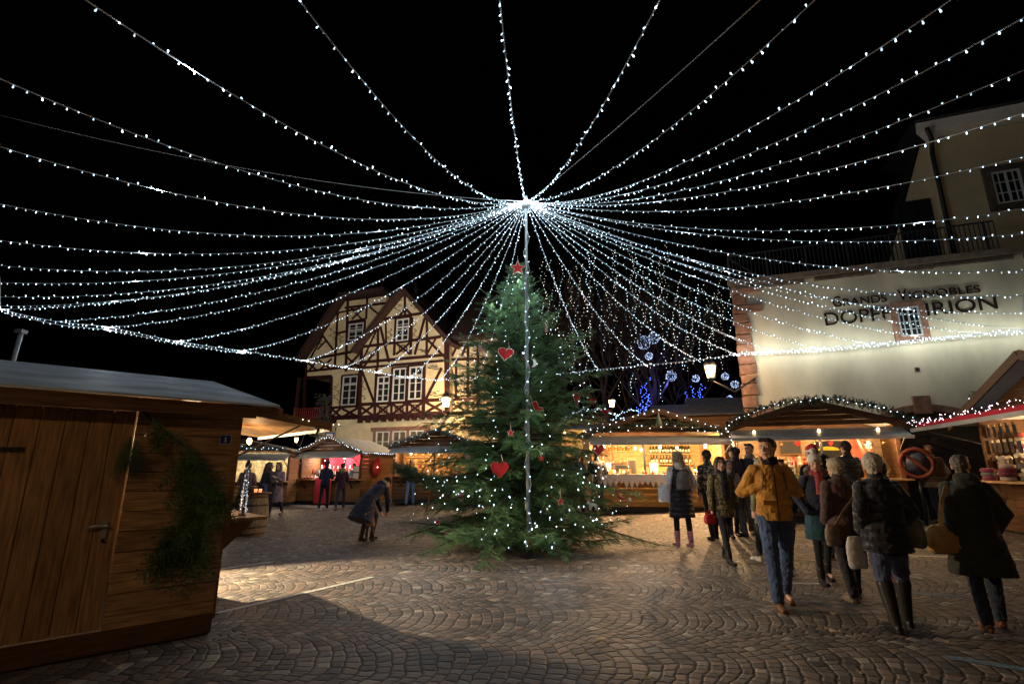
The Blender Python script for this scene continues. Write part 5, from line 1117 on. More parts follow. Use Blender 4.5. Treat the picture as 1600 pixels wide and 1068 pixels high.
# little fir tree standing on the roof corner
r_ = garland([W(Fs, (-h + .45, -.1, 2.2)), W(Fs, (-h + .45, -.1, 2.42)), W(Fs, (-h + .48, -.1, 2.62))], .17, "small dark fir with lights standing on the corner of the knitwear stall roof", dens=260, seed=34, cat="small fir", name="small_fir")
fairy([W(Fs, (-h + .45 + .16 * math.cos(i), -.1 + .16 * math.sin(i), 2.25 + i * .03)) for i in range(12)], "sparse lights on the small fir over the knitwear stall", .12, .02, .013, seed=35)
# leaning round sign
rsn = empty("round_sign", W(E_, (EW / 2 + .22, .0, 1.28)), erz, "red ring sign with a slanting bar on the dark cellar gate", "road sign")
q = MB(); pts = [(.29 * math.cos(t), 0, .29 * math.sin(t)) for t in [2 * math.pi * i / 28 for i in range(29)]]; q.tube(pts, .04, 8, cap=False); q.bar((-.18, 0, .18), (.18, 0, -.18), .06, .02, (0, 1, 0)); q.build("ring", mat("worn_red_paint", (.08, .015, .012), .6, .3), rsn)
q = MB(); q.lathe([(.24, -.01), (.24, .01)], n=24); o = q.build("disc", mat("dark_blue_enamel", (.03, .04, .08), .5), rsn); o.rotation_euler = (R(90), 0, 0); o.location = (0, .02, 0)
q = MB(); q.tube([(0, .05, -.27), (0, .05, -1.28)], .03, 8); q.build("post", M_dark, rsn)

# ================================================================== NEAR HUT (left foreground)
wdir = Vector((.725, .689, 0)); ndir = Vector((-.689, .725, 0)); HC = Vector((-2.74, 5.14, 0))
hut = empty("market_hut", HC, math.atan2(wdir.y, wdir.x), "large dark timber hut with a plank door and fir bough, left foreground", "market hut")
# local: x runs along the wall (negative to the left/near), y to the back
HL, HD, HS = 4.6, 4.7, 2.5; he = 2.08
q = MB(); q.planks((0, 0, 0), (1, 0, 0), (0, 1, 0), .12, he, lambda z: (-.81, 0), .165, .03, .007); q.planks((0, 0, 0), (1, 0, 0), (0, 1, 0), .12, he, lambda z: (-HL, -1.93), .165, .03, .007); q.planks((0, 0, 0), (1, 0, 0), (0, 1, 0), 1.965, he, lambda z: (-1.92, -.82), .115, .03, .007)
q.build("side_wall", wood("hut_boards", (.36, .21, .10), var=.55, island=.28), hut)
q = MB(); q.box((-.405, .055, 1.1), (.80, .02, 1.95)); q.box((-3.26, .055, 1.1), (2.64, .02, 1.95)); q.build("lining", M_dark, hut)  # backing added to close the board gaps, dark so they read as shade
q = MB(); q.box((-HL / 2, .015, .1), (HL, .05, .16)); q.build("sill_beam", M_wD, hut); q = MB(); q.box((-HL / 2, HD / 2, .065), (HL - .02, HD - .02, .125)); q.build("skid", M_dark, hut)  # skid is an added hidden box that stops light leaking under the sill
q = MB(); q.planks((0, -.022, 0), (0, 0, 1), (0, 1, 0), -1.915, -.825, lambda x: (.2, 1.945), .155, .035, .006, up=(1, 0, 0)); q.box((-1.37, .02, 1.07), (1.08, .012, 1.72)); dr_ = q.build("door", wood("door_boards", (.31, .175, .08), False, var=.5, island=.14), hut)
q = MB(); q.tube([(-.91, -.04, 1.0), (-.91, -.10, 1.0)], .013, 8); q.tube([(-.91, -.095, 1.0), (-.97, -.10, 1.005), (-1.05, -.09, .99)], [.013, .012, .009], 8); q.box((-.91, -.042, .97), (.035, .01, .14)); q.build("handle", mat("aluminium", (.5, .52, .52), .35, .1, metal=.7, bump=0), dr_)
q = MB(); q.lathe([(.012, 0), (.012, .01)], n=8); o = q.build("keyhole", M_dark, dr_); o.rotation_euler = (R(90), 0, 0); o.location = (-.91, -.045, .88)
q = MB(); q.planks((0, 0, 0), (0, 1, 0), (1, 0, 0), .12, .95, lambda z: (.03, HD), .165, .03); q.planks((0, 0, 0), (0, 1, 0), (1, 0, 0), .95, 1.95, lambda z: (HS, 2.72), .165, .03); q.planks((0, 0, 0), (0, 1, 0), (1, 0, 0), .95, 1.95, lambda z: (3.95, HD), .165, .03); q.planks((0, 2.58, 0), (1, 0, 0), (0, 1, 0), .13, 2.1, lambda z: (-HL + .1, -.01), .3, .03, 0); q.planks((0, 0, 0), (0, 1, 0), (1, 0, 0), 1.95, he, lambda z: (.03, HD), .165, .03); q.box((.0, .045, 1.45), (.11, .08, 1.1)); q.box((.02, HS - .05, 1.45), (.08, .07, 1.1)); q.build("serving_front", M_wM, hut)  # inner partition and rear opening are added, unseen, to shape the hut lamp's beam
q = MB(); q.planks((0, HD, 0), (1, 0, 0), (0, 1, 0), .12, he, lambda z: (-HL, 0), .165, .03); q.planks((-HL, 0, 0), (0, 1, 0), (1, 0, 0), .12, he, lambda z: (0, HD), .165, .03); q.build("rear_walls", M_wM, hut)
q = MB(); q.hexa([(.05, .1, .955), (.42, .1, .955), (.42, HS, .955), (.05, HS, .955), (.05, .1, .985), (.42, .1, .985), (.42, HS, .985), (.05, HS, .985)]); q.build("serving_shelf", M_counter, hut)
q = MB(); q.prism([(.035, .95), (.40, .95), (.035, .6)], .03, Matrix.Translation((0, .35, 0)) @ Matrix.Rotation(R(90), 4, 'X')); q.build("shelf_bracket", M_wM, hut)
# ridge roof
hrz = 2.58
q = MB(); x0, x1 = -HL - .2, .28
q.hexa([(x0, -.34, he - .035), (x1, -.34, he - .035), (x1, HD / 2, hrz), (x0, HD / 2, hrz), (x0, -.34, he - .015), (x1, -.34, he - .015), (x1, HD / 2, hrz + .05), (x0, HD / 2, hrz + .05)])
q.hexa([(x0, HD / 2 + .002, hrz), (x1, HD / 2 + .002, hrz), (x1, HD + .4, he - .06), (x0, HD + .4, he - .06), (x0, HD / 2 + .002, hrz + .05), (x1, HD / 2 + .002, hrz + .05), (x1, HD + .4, he - .01), (x0, HD + .4, he - .01)])
q.build("roof", mat("frosty_roof_sheet", (.42, .50, .58), .6, .45, 2.2, .6, bdist=.03), hut)
q = MB(); q.bar((x1 - .2, -.3, he - .1), (x0, -.3, he - .1), .03, .11); q.box((-HL / 2, -.12, he - .05), (HL, .2, .02)); q.build("eaves_board", M_wD, hut)
q = MB(); q.bar((x1 + .02, HD / 2, hrz - .03), (x1 + .02, HD + .4, he - .1), .03, .12); q.bar((x1 + .02, -.34, he - .09), (x1 + .02, HD / 2, hrz - .03), .03, .08); q.build("bargeboard", M_wM, hut)
q = MB(); q.planks((0, 0, 0), (0, 1, 0), (1, 0, 0), he + .05, hrz, lambda z: (HD / 2 * (z - he) / (hrz - he), HD - HD / 2 * (z - he) / (hrz - he)), .13, .025); q.build("gable", M_wM, hut)
# raised hatch over the serving side
q = MB()
q.hexa([(.06, .12, 2.02), (1.0, .12, 1.90), (1.0, HS, 1.90), (.06, HS, 2.02), (.06, .12, 2.05), (1.0, .12, 1.93), (1.0, HS, 1.93), (.06, HS, 2.05)]); q.build("raised_hatch", wood("hatch_boards", (.42, .24, .09)), hut)
q = MB(); q.bar((.06, .105, 2.04), (1.02, .105, 1.92), .025, .08); q.bar((1.02, .1, 1.91), (1.02, HS, 1.91), .03, .09); q.build("hatch_frame", M_wM, hut)
q = MB(); q.bar((.07, .3, 1.55), (.75, .3, 1.93), .018, .018); q.build("hatch_stay", MC["aluminium"], hut)
q = MB(); q.ell((-1.1, 1.0, 1.85), (.05, .05, .07), n=7); q.build("lamp_bulb", M_warm, hut)
lamp("hut_lamp", (-1.05, .95, 1.72), 30, WARM2, .03, hut)
lamp("patch_spot", (-.39, 4.0, 1.9), 2300, (1, .76, .47), .02, hut, spot=R(84), rot=Vector((2.19, -4.5, -1.9)).to_track_quat("-Z", "Y").to_euler(), blend=.35); lamp("hatch_glow", (.5, 1.2, 1.7), 9, WARM, .04, hut)  # unseen spot added inside the hut to throw the lit patch on the cobbles
q = MB(); q.ell((.5, 1.2, 1.78), (.03, .03, .04), n=6); q.build("hatch_bulb", M_warm, hut)
# house number plate
pn = empty("number_plate", W(hut, (-.085, -.014, 1.73)), hut.rotation_euler.z, "small blue enamel number plate with a white 1 on the near hut", "number plate")
q = MB(); q.box((0, 0, 0), (.105, .008, .09)); q.build("plate", mat("blue_enamel", (.02, .035, .22), .35, .1, bump=0), pn)
q = MB()
for a, b in (((-.049, -.041), (.049, -.041)), ((-.049, .041), (.049, .041)), ((-.049, -.041), (-.049, .041)), ((.049, -.041), (.049, .041))): q.bar((a[0], -.005, a[1]), (b[0], -.005, b[1]), .003, .002, (0, 1, 0))
q.box((0, -.0055, 0), (.009, .003, .042)); q.bar((-.012, -.0055, .012), (0, -.0055, .021), .003, .007, (0, 1, 0)); q.box((0, -.0055, -.02), (.02, .003, .005)); q.build("digit_and_rim", M_white, pn)
# knot of paper on a nail by the door, cable under the eaves
q = MB(); q.ell((0, 0, 0), (.03, .02, .025), n=6); q.ell((.02, -.01, .015), (.018, .018, .02), n=5); o = q.build("plastic_socket", mat("cream_plastic", (.6, .5, .36), .5)); o.location = W(hut, (-1.62, -.06, 1.995)); tag(o, "small cream socket under the eaves above the hut door", "socket")
q = MB(); pts = [Vector((-2.2 + i * .11, -.035, 1.99 - .03 * math.sin(i * 1.3) ** 2)) for i in range(20)]; q.tube([p - pts[0] for p in pts], .005, 4); o = q.build("cable", M_dark); o.location = W(hut, pts[0]); o.rotation_euler.z = hut.rotation_euler.z; tag(o, "black cable looping under the eaves of the near hut", "cable")
# hanging fir bough
SPRB = [spray_mesh(20 + i, .34, .13, 7, .036, .0055, 75) for i in range(4)]
def bough(root_pts, label, seed, length_k=1.0):
    root = empty("fir_bough", W(hut, root_pts[0]), hut.rotation_euler.z, label, "fir bough"); o0 = Vector(root_pts[0]); P_ = [Vector(p) - o0 for p in root_pts]
    q = MB(); q.tube(P_, [.014 * (1 - .7 * i / (len(P_) - 1)) for i in range(len(P_))], 6); q.build("branch", M_bark, root)
    r = np.random.default_rng(seed); ms = [[] for _ in SPR]
    for i in range(1, len(P_)):
        a, b = np.array(P_[i - 1]), np.array(P_[i])
        for k in range(4 if i < 4 and length_k == 1.0 else 16):
            p = a + (b - a) * r.random(); sx = r.choice([-1, 1]); dd = np.array([sx * r.uniform(.0, .9), r.uniform(-.25, -.02), -r.uniform(.6, 1.2)]); f_ = i / len(P_)
            ms[r.integers(4)].append(frame4(p + np.array([0, r.uniform(-.12, 0), 0]), dd, np.array([r.uniform(-.5, .5), -1, r.uniform(-.4, .4)]), r.uniform(.8, 1.35) * length_k * (.7 + .5 * f_)))
    V = np.concatenate([instance_tris(T, m) for T, m in zip(SPRB, ms) if m]); tri_object("needles", V, mat("bough_needles", (.11, .20, .075), .55, .4, 3, 0, island=.5, col2=(.03, .06, .025)), root)
bough([(-.80, -.06, 1.96), (-.70, -.1, 1.86), (-.56, -.12, 1.74), (-.42, -.14, 1.64), (-.32, -.14, 1.5), (-.27, -.12, 1.3), (-.28, -.10, 1.12), (-.34, -.08, .95), (-.44, -.06, .82)], "large fir bough hanging down the plank wall of the near hut", 41)
bough([(-.84, -.03, 1.72), (-.85, -.06, 1.62), (-.86, -.06, 1.52)], "small fir sprig hanging at the door edge of the near hut", 42, .45)
garland([W(hut, (.95, .2, 2.3)), W(hut, (.98, .2, 2.1)), W(hut, (.95, .22, 1.95)), W(hut, (.9, .22, 1.82))], .10, "frosted fir sprig hanging at the hatch corner of the near hut", m=M_needlef, dens=230, seed=43, nl=.03, name="fir_sprig", cat="fir sprig")
fairy([W(hut, (.2 + .12 * i, .1, 2.03 - .012 * i)) for i in range(9)], "tiny lights along the hatch edge of the near hut", .07, .015, .006, m=M_bulbw, seed=44)
# tinsel tree on the serving shelf
tt = empty("tinsel_tree", W(hut, (.26, .35, .987)), 0, "slim silvery lit tinsel cone on the near hut serving shelf", "tinsel tree")
q = MB(); q.lathe([(.04, 0), (.036, .02), (.01, .5)], n=12); q.build("cone", mat("silver_tinsel", (.55, .55, .6), .25, .5, 60, .6, metal=.8), tt)
q = MB()
for i in range(70): z_ = rnd.uniform(.02, .5); a = rnd.uniform(0, 6.28); rr_ = .044 * (1 - z_ / .56) + .004; s_ = .0028; q.ell((rr_ * math.cos(a), rr_ * math.sin(a), z_), (s_, s_, s_), n=4)
tag(q.build("bulbs", M_bulb, tt), None, None, kind="stuff"); q = MB(); q.ell((0, 0, .53), (.02, .02, .03), n=6); q.build("blue_tip", mat("blue_glass", (.02, .06, .25), .2), tt)

# wine barrel with tray
bp_ = ground(390, 836); brl = empty("wine_barrel", bp_, 0, "old grey oak wine barrel standing upright beside the near hut", "barrel")
q = MB(); prf = [(.27, 0), (.30, .08), (.335, .28), (.345, .42), (.335, .58), (.30, .80), (.275, .88)]
nS = 22
for k in range(nS):
    a0_, a1_ = 2 * math.pi * k / nS + .012, 2 * math.pi * (k + 1) / nS - .012
    for (r0, z0), (r1, z1) in zip(prf, prf[1:]):
        q.hexa([((r0 - .025) * math.cos(a0_), (r0 - .025) * math.sin(a0_), z0), (r0 * math.cos(a0_), r0 * math.sin(a0_), z0), (r0 * math.cos(a1_), r0 * math.sin(a1_), z0), ((r0 - .025) * math.cos(a1_), (r0 - .025) * math.sin(a1_), z0), ((r1 - .025) * math.cos(a0_), (r1 - .025) * math.sin(a0_), z1), (r1 * math.cos(a0_), r1 * math.sin(a0_), z1), (r1 * math.cos(a1_), r1 * math.sin(a1_), z1), ((r1 - .025) * math.cos(a1_), (r1 - .025) * math.sin(a1_), z1)])
q.build("staves", mat("weathered_oak", (.24, .19, .13), .85, .5, 8, .5, stretch=(6, 6, 1)), brl)
for z_, r_ in ((.06, .298), (.2, .328), (.66, .325), (.83, .297)):
    q = MB(); q.lathe([(r_ + .002, z_ - .02), (r_ + .006, z_ - .02), (r_ + .004, z_ + .02), (r_, z_ + .02)], n=28); q.build("hoop", mat("rusty_iron", (.08, .055, .04), .7, .4), brl)
q = MB(); q.lathe([(.0, .875), (.36, .885), (.36, .925), (.0, .93)], n=24); q.build("top_board", M_wD, brl)
q = MB(); q.lathe([(.10, 0), (.14, .02), (.16, .09), (.15, .09), (.12, .02)], n=16); o = q.build("bowl", M_dark); o.location = bp_ + Vector((-.12, -.02, .932)); tag(o, "black bowl with greenery on top of the wine barrel", "bowl")
for k, dx in enumerate((.06, .14)):
    q = MB(); q.lathe([(.03, 0), (.035, .07), (.03, .07), (.02, .01)], n=10); o = q.build("candle_glass", emit("candle_glow", (1, .2, .06), 2.2)); o.location = bp_ + Vector((dx, -.08 + .05 * k, .932)); tag(o, "small red candle glass glowing on the wine barrel", "candle", "candle glasses on the barrel")
garland([bp_ + Vector((-.2, -.2, .98)), bp_ + Vector((-.26, -.25, .8)), bp_ + Vector((-.25, -.27, .6))], .07, "thin green sprig trailing down the side of the wine barrel", dens=120, seed=51, nl=.03, name="fir_sprig", cat="fir sprig")

# netted fir trees leaning by the ornament stall
fbp = ground(668, 800)
rootf = empty("netted_fir", (xat(672, 17.5), 17.5, gz(-2.7, 17.5)), 0, "bundled cut fir lying tilted in front of the ornament stall", "cut fir")
ms_ = [[] for _ in SPR]; r = np.random.default_rng(61); a_, b_ = np.array([-1.0, 0, 1.35]), np.array([1.0, .1, .55])
q = MB(); q.tube([Vector(a_), Vector(b_)], [.01, .05], 6); q.build("trunk", M_bark, rootf)
for k in range(300):
    t = r.random(); p = a_ + (b_ - a_) * t; o_ = r.normal(size=3); dd = -(b_ - a_) / 2.1 * 1.1 + o_ * .38; p = p + o_ / np.linalg.norm(o_) * .22 * (t ** .6) * r.random(); ms_[r.integers(4)].append(frame4(p, dd, r.normal(size=3), r.uniform(.7, 1.25)))
tri_object("needles", np.concatenate([instance_tris(T, m) for T, m in zip(SPR, ms_)]), mat("netted_needles", (.10, .15, .09), .7, .4, 4, 0, island=.4), rootf)
q = MB(); q.bar((1.0, .1, .0), (.5, .1, .8), .06, .06); q.bar((-.1, .1, .0), (.1, .05, .9), .05, .05); q.build("prop", M_wM, rootf)

# ---------------- distant huts and stalls
def chalet(label, P, rz, w_, d_, he_, hr_, m, lit=None, name="chalet"):
    root = empty(name, P, rz, label, "hut"); h = w_ / 2
    q = MB()
    for x in (-h, h - .03): q.planks((x, 0, 0), (0, 1, 0), (1, 0, 0), 0, he_, lambda z: (0, d_), .14, .03)
    q.planks((0, 0, 0), (1, 0, 0), (0, 1, 0), 0, he_, lambda z: (-h, h), .14, .03); q.planks((0, d_, 0), (1, 0, 0), (0, 1, 0), 0, he_, lambda z: (-h, h), .14, .03); q.build("wall", m, root)
    for x in (-h, h - .03):
        q = MB(); q.planks((x, 0, 0), (0, 1, 0), (1, 0, 0), he_, hr_, lambda z: (d_ / 2 * (z - he_) / (hr_ - he_), d_ - d_ / 2 * (z - he_) / (hr_ - he_)), .12, .03); q.build("gable", m, root)
    q = MB(); s_ = (hr_ - he_) / (d_ / 2)
    for y0, z0 in ((-.25, he_ - .25 * s_), (d_ + .25, he_ - .25 * s_)): q.hexa([(-h - .25, y0, z0), (h + .25, y0, z0), (h + .25, d_ / 2, hr_), (-h - .25, d_ / 2, hr_), (-h - .25, y0, z0 + .06), (h + .25, y0, z0 + .06), (h + .25, d_ / 2, hr_ + .06), (-h - .25, d_ / 2, hr_ + .06)])
    q.build("roof", mat("grey_felt_roof", (.16, .18, .2), .8, .3, 6, .3), root); return root
pk = at(1045, 680, 19.5)
ch1 = chalet("small brown chalet with a wreath and white window behind the drinks stall", (pk.x + .95, 19.2, .55), R(-22), 2.9, 1.9, 3.1 - .55 + .35, 3.75 - .55 + .1, M_wM)
q = MB(); q.box((.55, -.02, 2.2), (.5, .03, .5)); q.build("window", M_white, ch1); q = MB(); q.box((.55, -.045, 2.2), (.16, .02, .22)); q.build("window_sign", M_dark, ch1)
for k, (x, rr_, lab) in enumerate(((.1, .2, "round fir wreath beside the white window of the chalet"), (-.75, .14, "smaller fir wreath on the left of the chalet front"))):
    pts = [W(ch1, (x + rr_ * math.cos(t), -.1, 2.2 + rr_ * math.sin(t))) for t in [2 * math.pi * i / 14 for i in range(15)]]; garland(pts, .1, lab, dens=110, seed=70 + k, cat="wreath", name="wreath")
fairy([W(ch1, (-.3, -.15, 1.7 + .1 * i)) for i in range(10)], "short vertical lights on the front of the chalet", .07, .03, .015, seed=72, m=M_bulbw)
chalet("darker closed hut between the small chalet and the stone wall corner", (at(1128, 660, 20.5).x, 20.3, .5), R(-8), 1.9, 2.0, 3.0, 3.75, M_wD)
lamp("chalet_lamp", W(ch1, (-.2, -1.4, 3.0)), 14, WARM, .05)
lb = at(1026, 655, 18.6); q = MB(); q.box((0, 0, 0), (.42, .08, .62)); o = q.build("lit_panel", M_wL); o.location = lb; lamp("panel_lamp", lb + Vector((0, -.35, .45)), 9, WARM, .04); tag(o, "pale wooden panel in orange light beside the chalet", "panel")
Gs = stall("far stall glowing yellow behind the right edge of the spruce", (at(920, 660, 22).x, 22, .3), R(10), 2.6, 2, 2.9, 3.3, 1.6, 2.95, .4, lw=90, inner=mat("yellow_lining", (.6, .48, .2), .9, .4, 20, .4), wm=M_wM)
sp_ = [(W(Gs, (-1.1 + (i % 9) * .27, 1.5, 1.7 + .25 * (i // 9))), Gs.rotation_euler.z) for i in range(36)]
o = dup(st_); scatter(o, sp_, "pale ornament in the far yellow stall", "ornament", "ornaments in the far yellow stall", (.8, 1.2))
fairy(gline(Gs, [(-1.3 + 2.6 * i / 14, -.8, 3.1 + .45 * math.sin(math.pi * i / 14)) for i in range(15)]), "arch of white lights over the far yellow stall", .09, .05, .03, seed=81)
Hs = stall("tiny far stall with a red panel under an arch of lights", (at(982, 660, 24).x, 24, .3), R(0), 2.0, 1.6, 3.1, 3.4, 2.4, 3.2, .3, lw=24, inner=M_red, front=M_red)
fairy(gline(Hs, [(-1.0 + 2.0 * i / 14, -.8, 3.2 + .5 * math.sin(math.pi * i / 14)) for i in range(15)]), "arch of white lights over the tiny far red stall", .08, .05, .03, seed=82)
for k, (u, v, lab) in enumerate(((925, 627, "red bow on the roof of the far yellow stall"), (947, 643, "second red bow, lower and right of the first, on the far roofs"))):
    q = MB(); q.ell((-.1, 0, .04), (.11, .06, .08), n=7); q.ell((.1, 0, .04), (.11, .06, .08), n=7); q.ell((0, -.03, .04), (.05, .05, .05), n=6); q.bar((0, 0, 0), (-.08, 0, -.2), .06, .02); q.bar((0, 0, 0), (.08, 0, -.2), .06, .02); o = q.build("red_bow", M_felt); o.location = at(u, v, 21); tag(o, lab, "bow")
# blue and white square sign on the far left
p = at(515, 683, 24.2); sgn = empty("square_sign", (p.x, p.y, 0), 0, "small blue-edged white square sign behind the red stall", "sign")
q = MB(); q.box((0, 0, p.z), (.42, .03, .42)); q.build("plate", mat("sign_blue", (.03, .06, .3), .5, bump=0), sgn); q = MB(); q.box((0, -.02, p.z), (.3, .012, .32)); q.build("white_field", M_white, sgn); q = MB(); q.box((0, -.03, p.z), (.1, .01, .16)); q.build("red_mark", M_felt, sgn); q = MB(); q.tube([(0, .03, 0), (0, .03, p.z)], .03, 6); q.build("post", M_dark, sgn)
p = at(463, 687, 21); lantern("wall_lantern", p, "tiny bright lamp on a dark post left of the red stall", pole=False, arm=p + Vector((.1, .6, .4)), e=12, s=.45, cat="lamp")
# snow-white vent behind the near hut roof (far left)
q = MB(); q.tube([(0, 0, 0), (.05, 0, 1.2)], .035, 8); q.box((.05, 0, 1.22), (.12, .12, .06)); q.bar((.02, 0, .35), (.6, 0, .1), .02, .02); o = q.build("vent_pipe", M_zinc); o.location = at(10, 596, 8.5) - Vector((0, 0, .35)); tag(o, "thin grey vent pipe sticking up behind the near hut roof", "pipe")
# litter and fallen leaves
lm = mat("dry_leaf", (.42, .33, .2), .8, .4, 30)
for i, (u, v) in enumerate(((870, 958), (1037, 956), (683, 915), (1302, 960), (1262, 1002), (1345, 1053), (1395, 1043), (1301, 987), (1438, 905), (1578, 970), (540, 948), (556, 962), (1005, 962), (620, 1000), (1012, 1062), (700, 935), (1480, 1005), (940, 1000))):
    q = MB(); s_ = rnd.uniform(.02, .045); n = 9; pts = [(s_ * (1 + .35 * math.sin(k * 2.1 + i)) * math.cos(2 * math.pi * k / n), s_ * .6 * (1 + .3 * math.cos(k * 1.7 + i)) * math.sin(2 * math.pi * k / n)) for k in range(n)]
    q.prism(pts, .003); o = q.build("fallen_leaf", lm); g_ = ground(u, v); o.location = g_ + Vector((0, 0, .016)); o.rotation_euler = (rnd.uniform(-.25, .25), rnd.uniform(-.25, .25), rnd.uniform(0, 6)); tag(o, "small dry leaf scattered on the dark cobbles", "leaf", "fallen leaves on the cobbles")

for i, x in enumerate((-1.2, .1, 1.2)): lamp("awning_fill", W(E_, (x, -.35, 1.9)), 110, WARM, .03); q = MB(); q.ell((0, 0, 0), (.03, .03, .04), n=6); o = q.build("hanging_bulb", M_warm); o.location = W(E_, (x, -.3, 1.98)); tag(o, ("added bulb under the left of the garlanded stall awning", "added bulb under the middle of the garlanded stall awning", "added bulb under the right of the garlanded stall awning")[i], "lamp")  # awning lamps and their bulbs are added for warm spill on the ground
lamp("counter_fill_spot", W(Bs, (.1, -.45, 1.9)), 130, (1, .93, .88), .03, spot=R(100), rot=(R(18), 0, Bs.rotation_euler.z), blend=.5)  # unseen spot added under the awning to brighten the ground
lamp("counter_fill", W(Cs, (-.6, -.3, 1.9)), 40, WARM, .03); lamp("counter_fill", W(As, (.9, -.4, 1.85)), 40, (1, .8, .5), .03)  # unseen lamps added at both counters for warm spill

# more stock
def spread(root, n, x0, x1, y0, y1, z, mb_fn, mats, name, label, cat, group, sc=(.8, 1.2)):
    q = MB(); mb_fn(q); pr = q.build(name, mats); scatter(pr, [(W(root, (rnd.uniform(x0, x1), rnd.uniform(y0, y1), z)), rnd.uniform(0, 6.28)) for _ in range(n)], label, cat, group, sc)
def _mug(q): q.lathe([(.035, 0), (.04, .01), (.04, .09), (.036, .09), (.033, .015)], n=10); q.tube([(.038, 0, .07), (.062, 0, .065), (.062, 0, .035), (.038, 0, .025)], .006, 4)
for k, (c_, nm) in enumerate((((.42, .03, .03), "red"), ((.04, .10, .22), "blue"), ((.62, .58, .5), "cream"))):
    spread(D, 5, -DW / 2 + .2, DW / 2 - .2, -.28, .15, 1.01, _mug, mat("glaze_" + nm, c_, .25, .1, bump=0), "mug", nm + " mug among the things on the drinks stall counter", "mug", nm + " mugs on the drinks stall counter")
def _box(q): q.box((0, 0, .05), (.16, .1, .1)); q.box((0, 0, .102), (.165, .03, .003), 1); q.box((0, 0, .051), (.165, .031, .103), 1)
for k, (c_, nm) in enumerate((((.45, .05, .04), "red"), ((.5, .36, .08), "golden"), ((.06, .18, .08), "green"))):
    spread(E_, 5, -EW / 2 + .2, EW / 2 - .6, -.2, .2, .97, _box, [mat("wrap_" + nm, c_, .5, .2, bump=0), M_card], "gift_box", "small " + nm + " banded gift box on the garlanded stall counter", "gift box", nm + " gift boxes on the garlanded stall")
    spread(Cs, 6, -CW / 2 + .2, CW / 2 - .2, -.2, .25, 1.02, _box, [MC["wrap_" + nm], M_card], "gift_box", "small " + nm + " banded gift box on the ornament stall counter", "gift box", nm + " gift boxes on the ornament stall")
def _toy(q): q.lathe([(.05, 0), (.055, .03), (.02, .12), (.03, .15), (.0, .19)], n=10)
for nm, c_ in (("orange", (.5, .2, .03)), ("white", (.6, .58, .55)), ("red", (.4, .03, .03))):
    spread(E_, 6, -EW / 2 + .2, EW / 2 - .4, .9, 1.15, 1.252, _toy, mat("toy_" + nm, c_, .5, .2, bump=0), "figurine", nm + " cone figurine on the back shelf of the garlanded stall", "figurine", nm + " cone figurines in the garlanded stall")
    spread(Bs, 8, -BW / 2 + .15, BW / 2 - .2, .5, .8, 1.222, _toy, MC["toy_" + nm], "figurine", nm + " cone figurine on the red stall shelf", "figurine", nm + " cone figurines in the red stall")
for k in range(9):
    q = MB(); s_ = rnd.uniform(.07, .13); q.prism([(x * s_, y * s_) for x, y in (heart() if k % 2 else starp())], .015, Matrix.Rotation(R(90), 4, 'X')); q.tube([(0, 0, s_ * .4), (0, 0, .3)], .003, 3); o = q.build("hanging_shape", M_felt if k % 2 else M_wL); o.location = W(E_, (-EW / 2 + .35 + k * .33, .1, 1.72)); o.rotation_euler.z = erz
    tag(o, ("red felt heart" if k % 2 else "pale wooden star") + " hanging in the row inside the garlanded stall opening", "ornament", ("felt hearts" if k % 2 else "wooden stars") + " hanging in the garlanded stall")

# more hanging stock at the knitwear stall
def _scarf(q):
    q.loft([((0, 0, 0), (.05, 0, 0), (0, .015, 0)), ((0, 0, -.2), (.06, 0, 0), (0, .02, 0)), ((.01, 0, -.42), (.055, 0, 0), (0, .015, 0))], 10)
hF = FWd / 2
for k, (c_, nm) in enumerate((((.45, .42, .36), "cream"), ((.3, .05, .06), "red"), ((.12, .12, .13), "grey"), ((.3, .2, .1), "brown"))):
    q = MB(); _scarf(q); pr = q.build("hanging_scarf", cloth(c_, 'knit')); scatter(pr, [(W(Fs, (-hF + 1.15 + .13 * (k + 4 * j) + rnd.uniform(-.02, .02), .15 + .5 * (j % 2), 2.02)), frz) for j in range(4)], nm + " scarf hanging under the roof of the knitwear stall", "scarf", nm + " scarves hanging at the knitwear stall", (.8, 1.1))
def _hat(q): q.lathe([(.10, 0), (.105, .05), (.09, .12), (.05, .165), (.0, .175)], n=12); q.ell((0, 0, .19), (.03, .03, .03), n=6)
for k, (c_, nm) in enumerate((((.5, .46, .4), "cream"), ((.32, .05, .06), "red"), ((.07, .07, .08), "black"), ((.2, .24, .12), "green"))):
    q = MB(); _hat(q); pr = q.build("knit_hat", cloth(c_, 'knit')); scatter(pr, [(W(Fs, (-hF + .9 + rnd.random() * (FWd - 1.2), rnd.choice((-.05, .2, .5)), 1.5 + rnd.random() * .15)), rnd.random() * 6) for j in range(6)], nm + " bobble hat heaped on the woollens of the knitwear stall", "hat", nm + " bobble hats at the knitwear stall", (.8, 1.05))
# iron strap hinges, screws and a drip stain on the near hut
for z_ in (.55, 1.6):
    q = MB(); q.box((-1.70, -.034, z_), (.40, .008, .035)); q.lathe([(.012, z_ - .04), (.012, z_ + .04)], (-1.905, -.034, 0), 8)
    for x_ in (-1.85, -1.72, -1.58): q.lathe([(.006, 0), (.006, .003)], (x_, -.04, z_), 6)
    q.build("strap_hinge", M_dark, hut)
for z_ in (.35, .85, 1.35, 1.85):
    for x_ in (-.06, -.76):
        q = MB(); q.ell((x_, -.002, z_ + .02), (.006, .004, .006), n=5); q.build("screw", MC["aluminium"], hut)

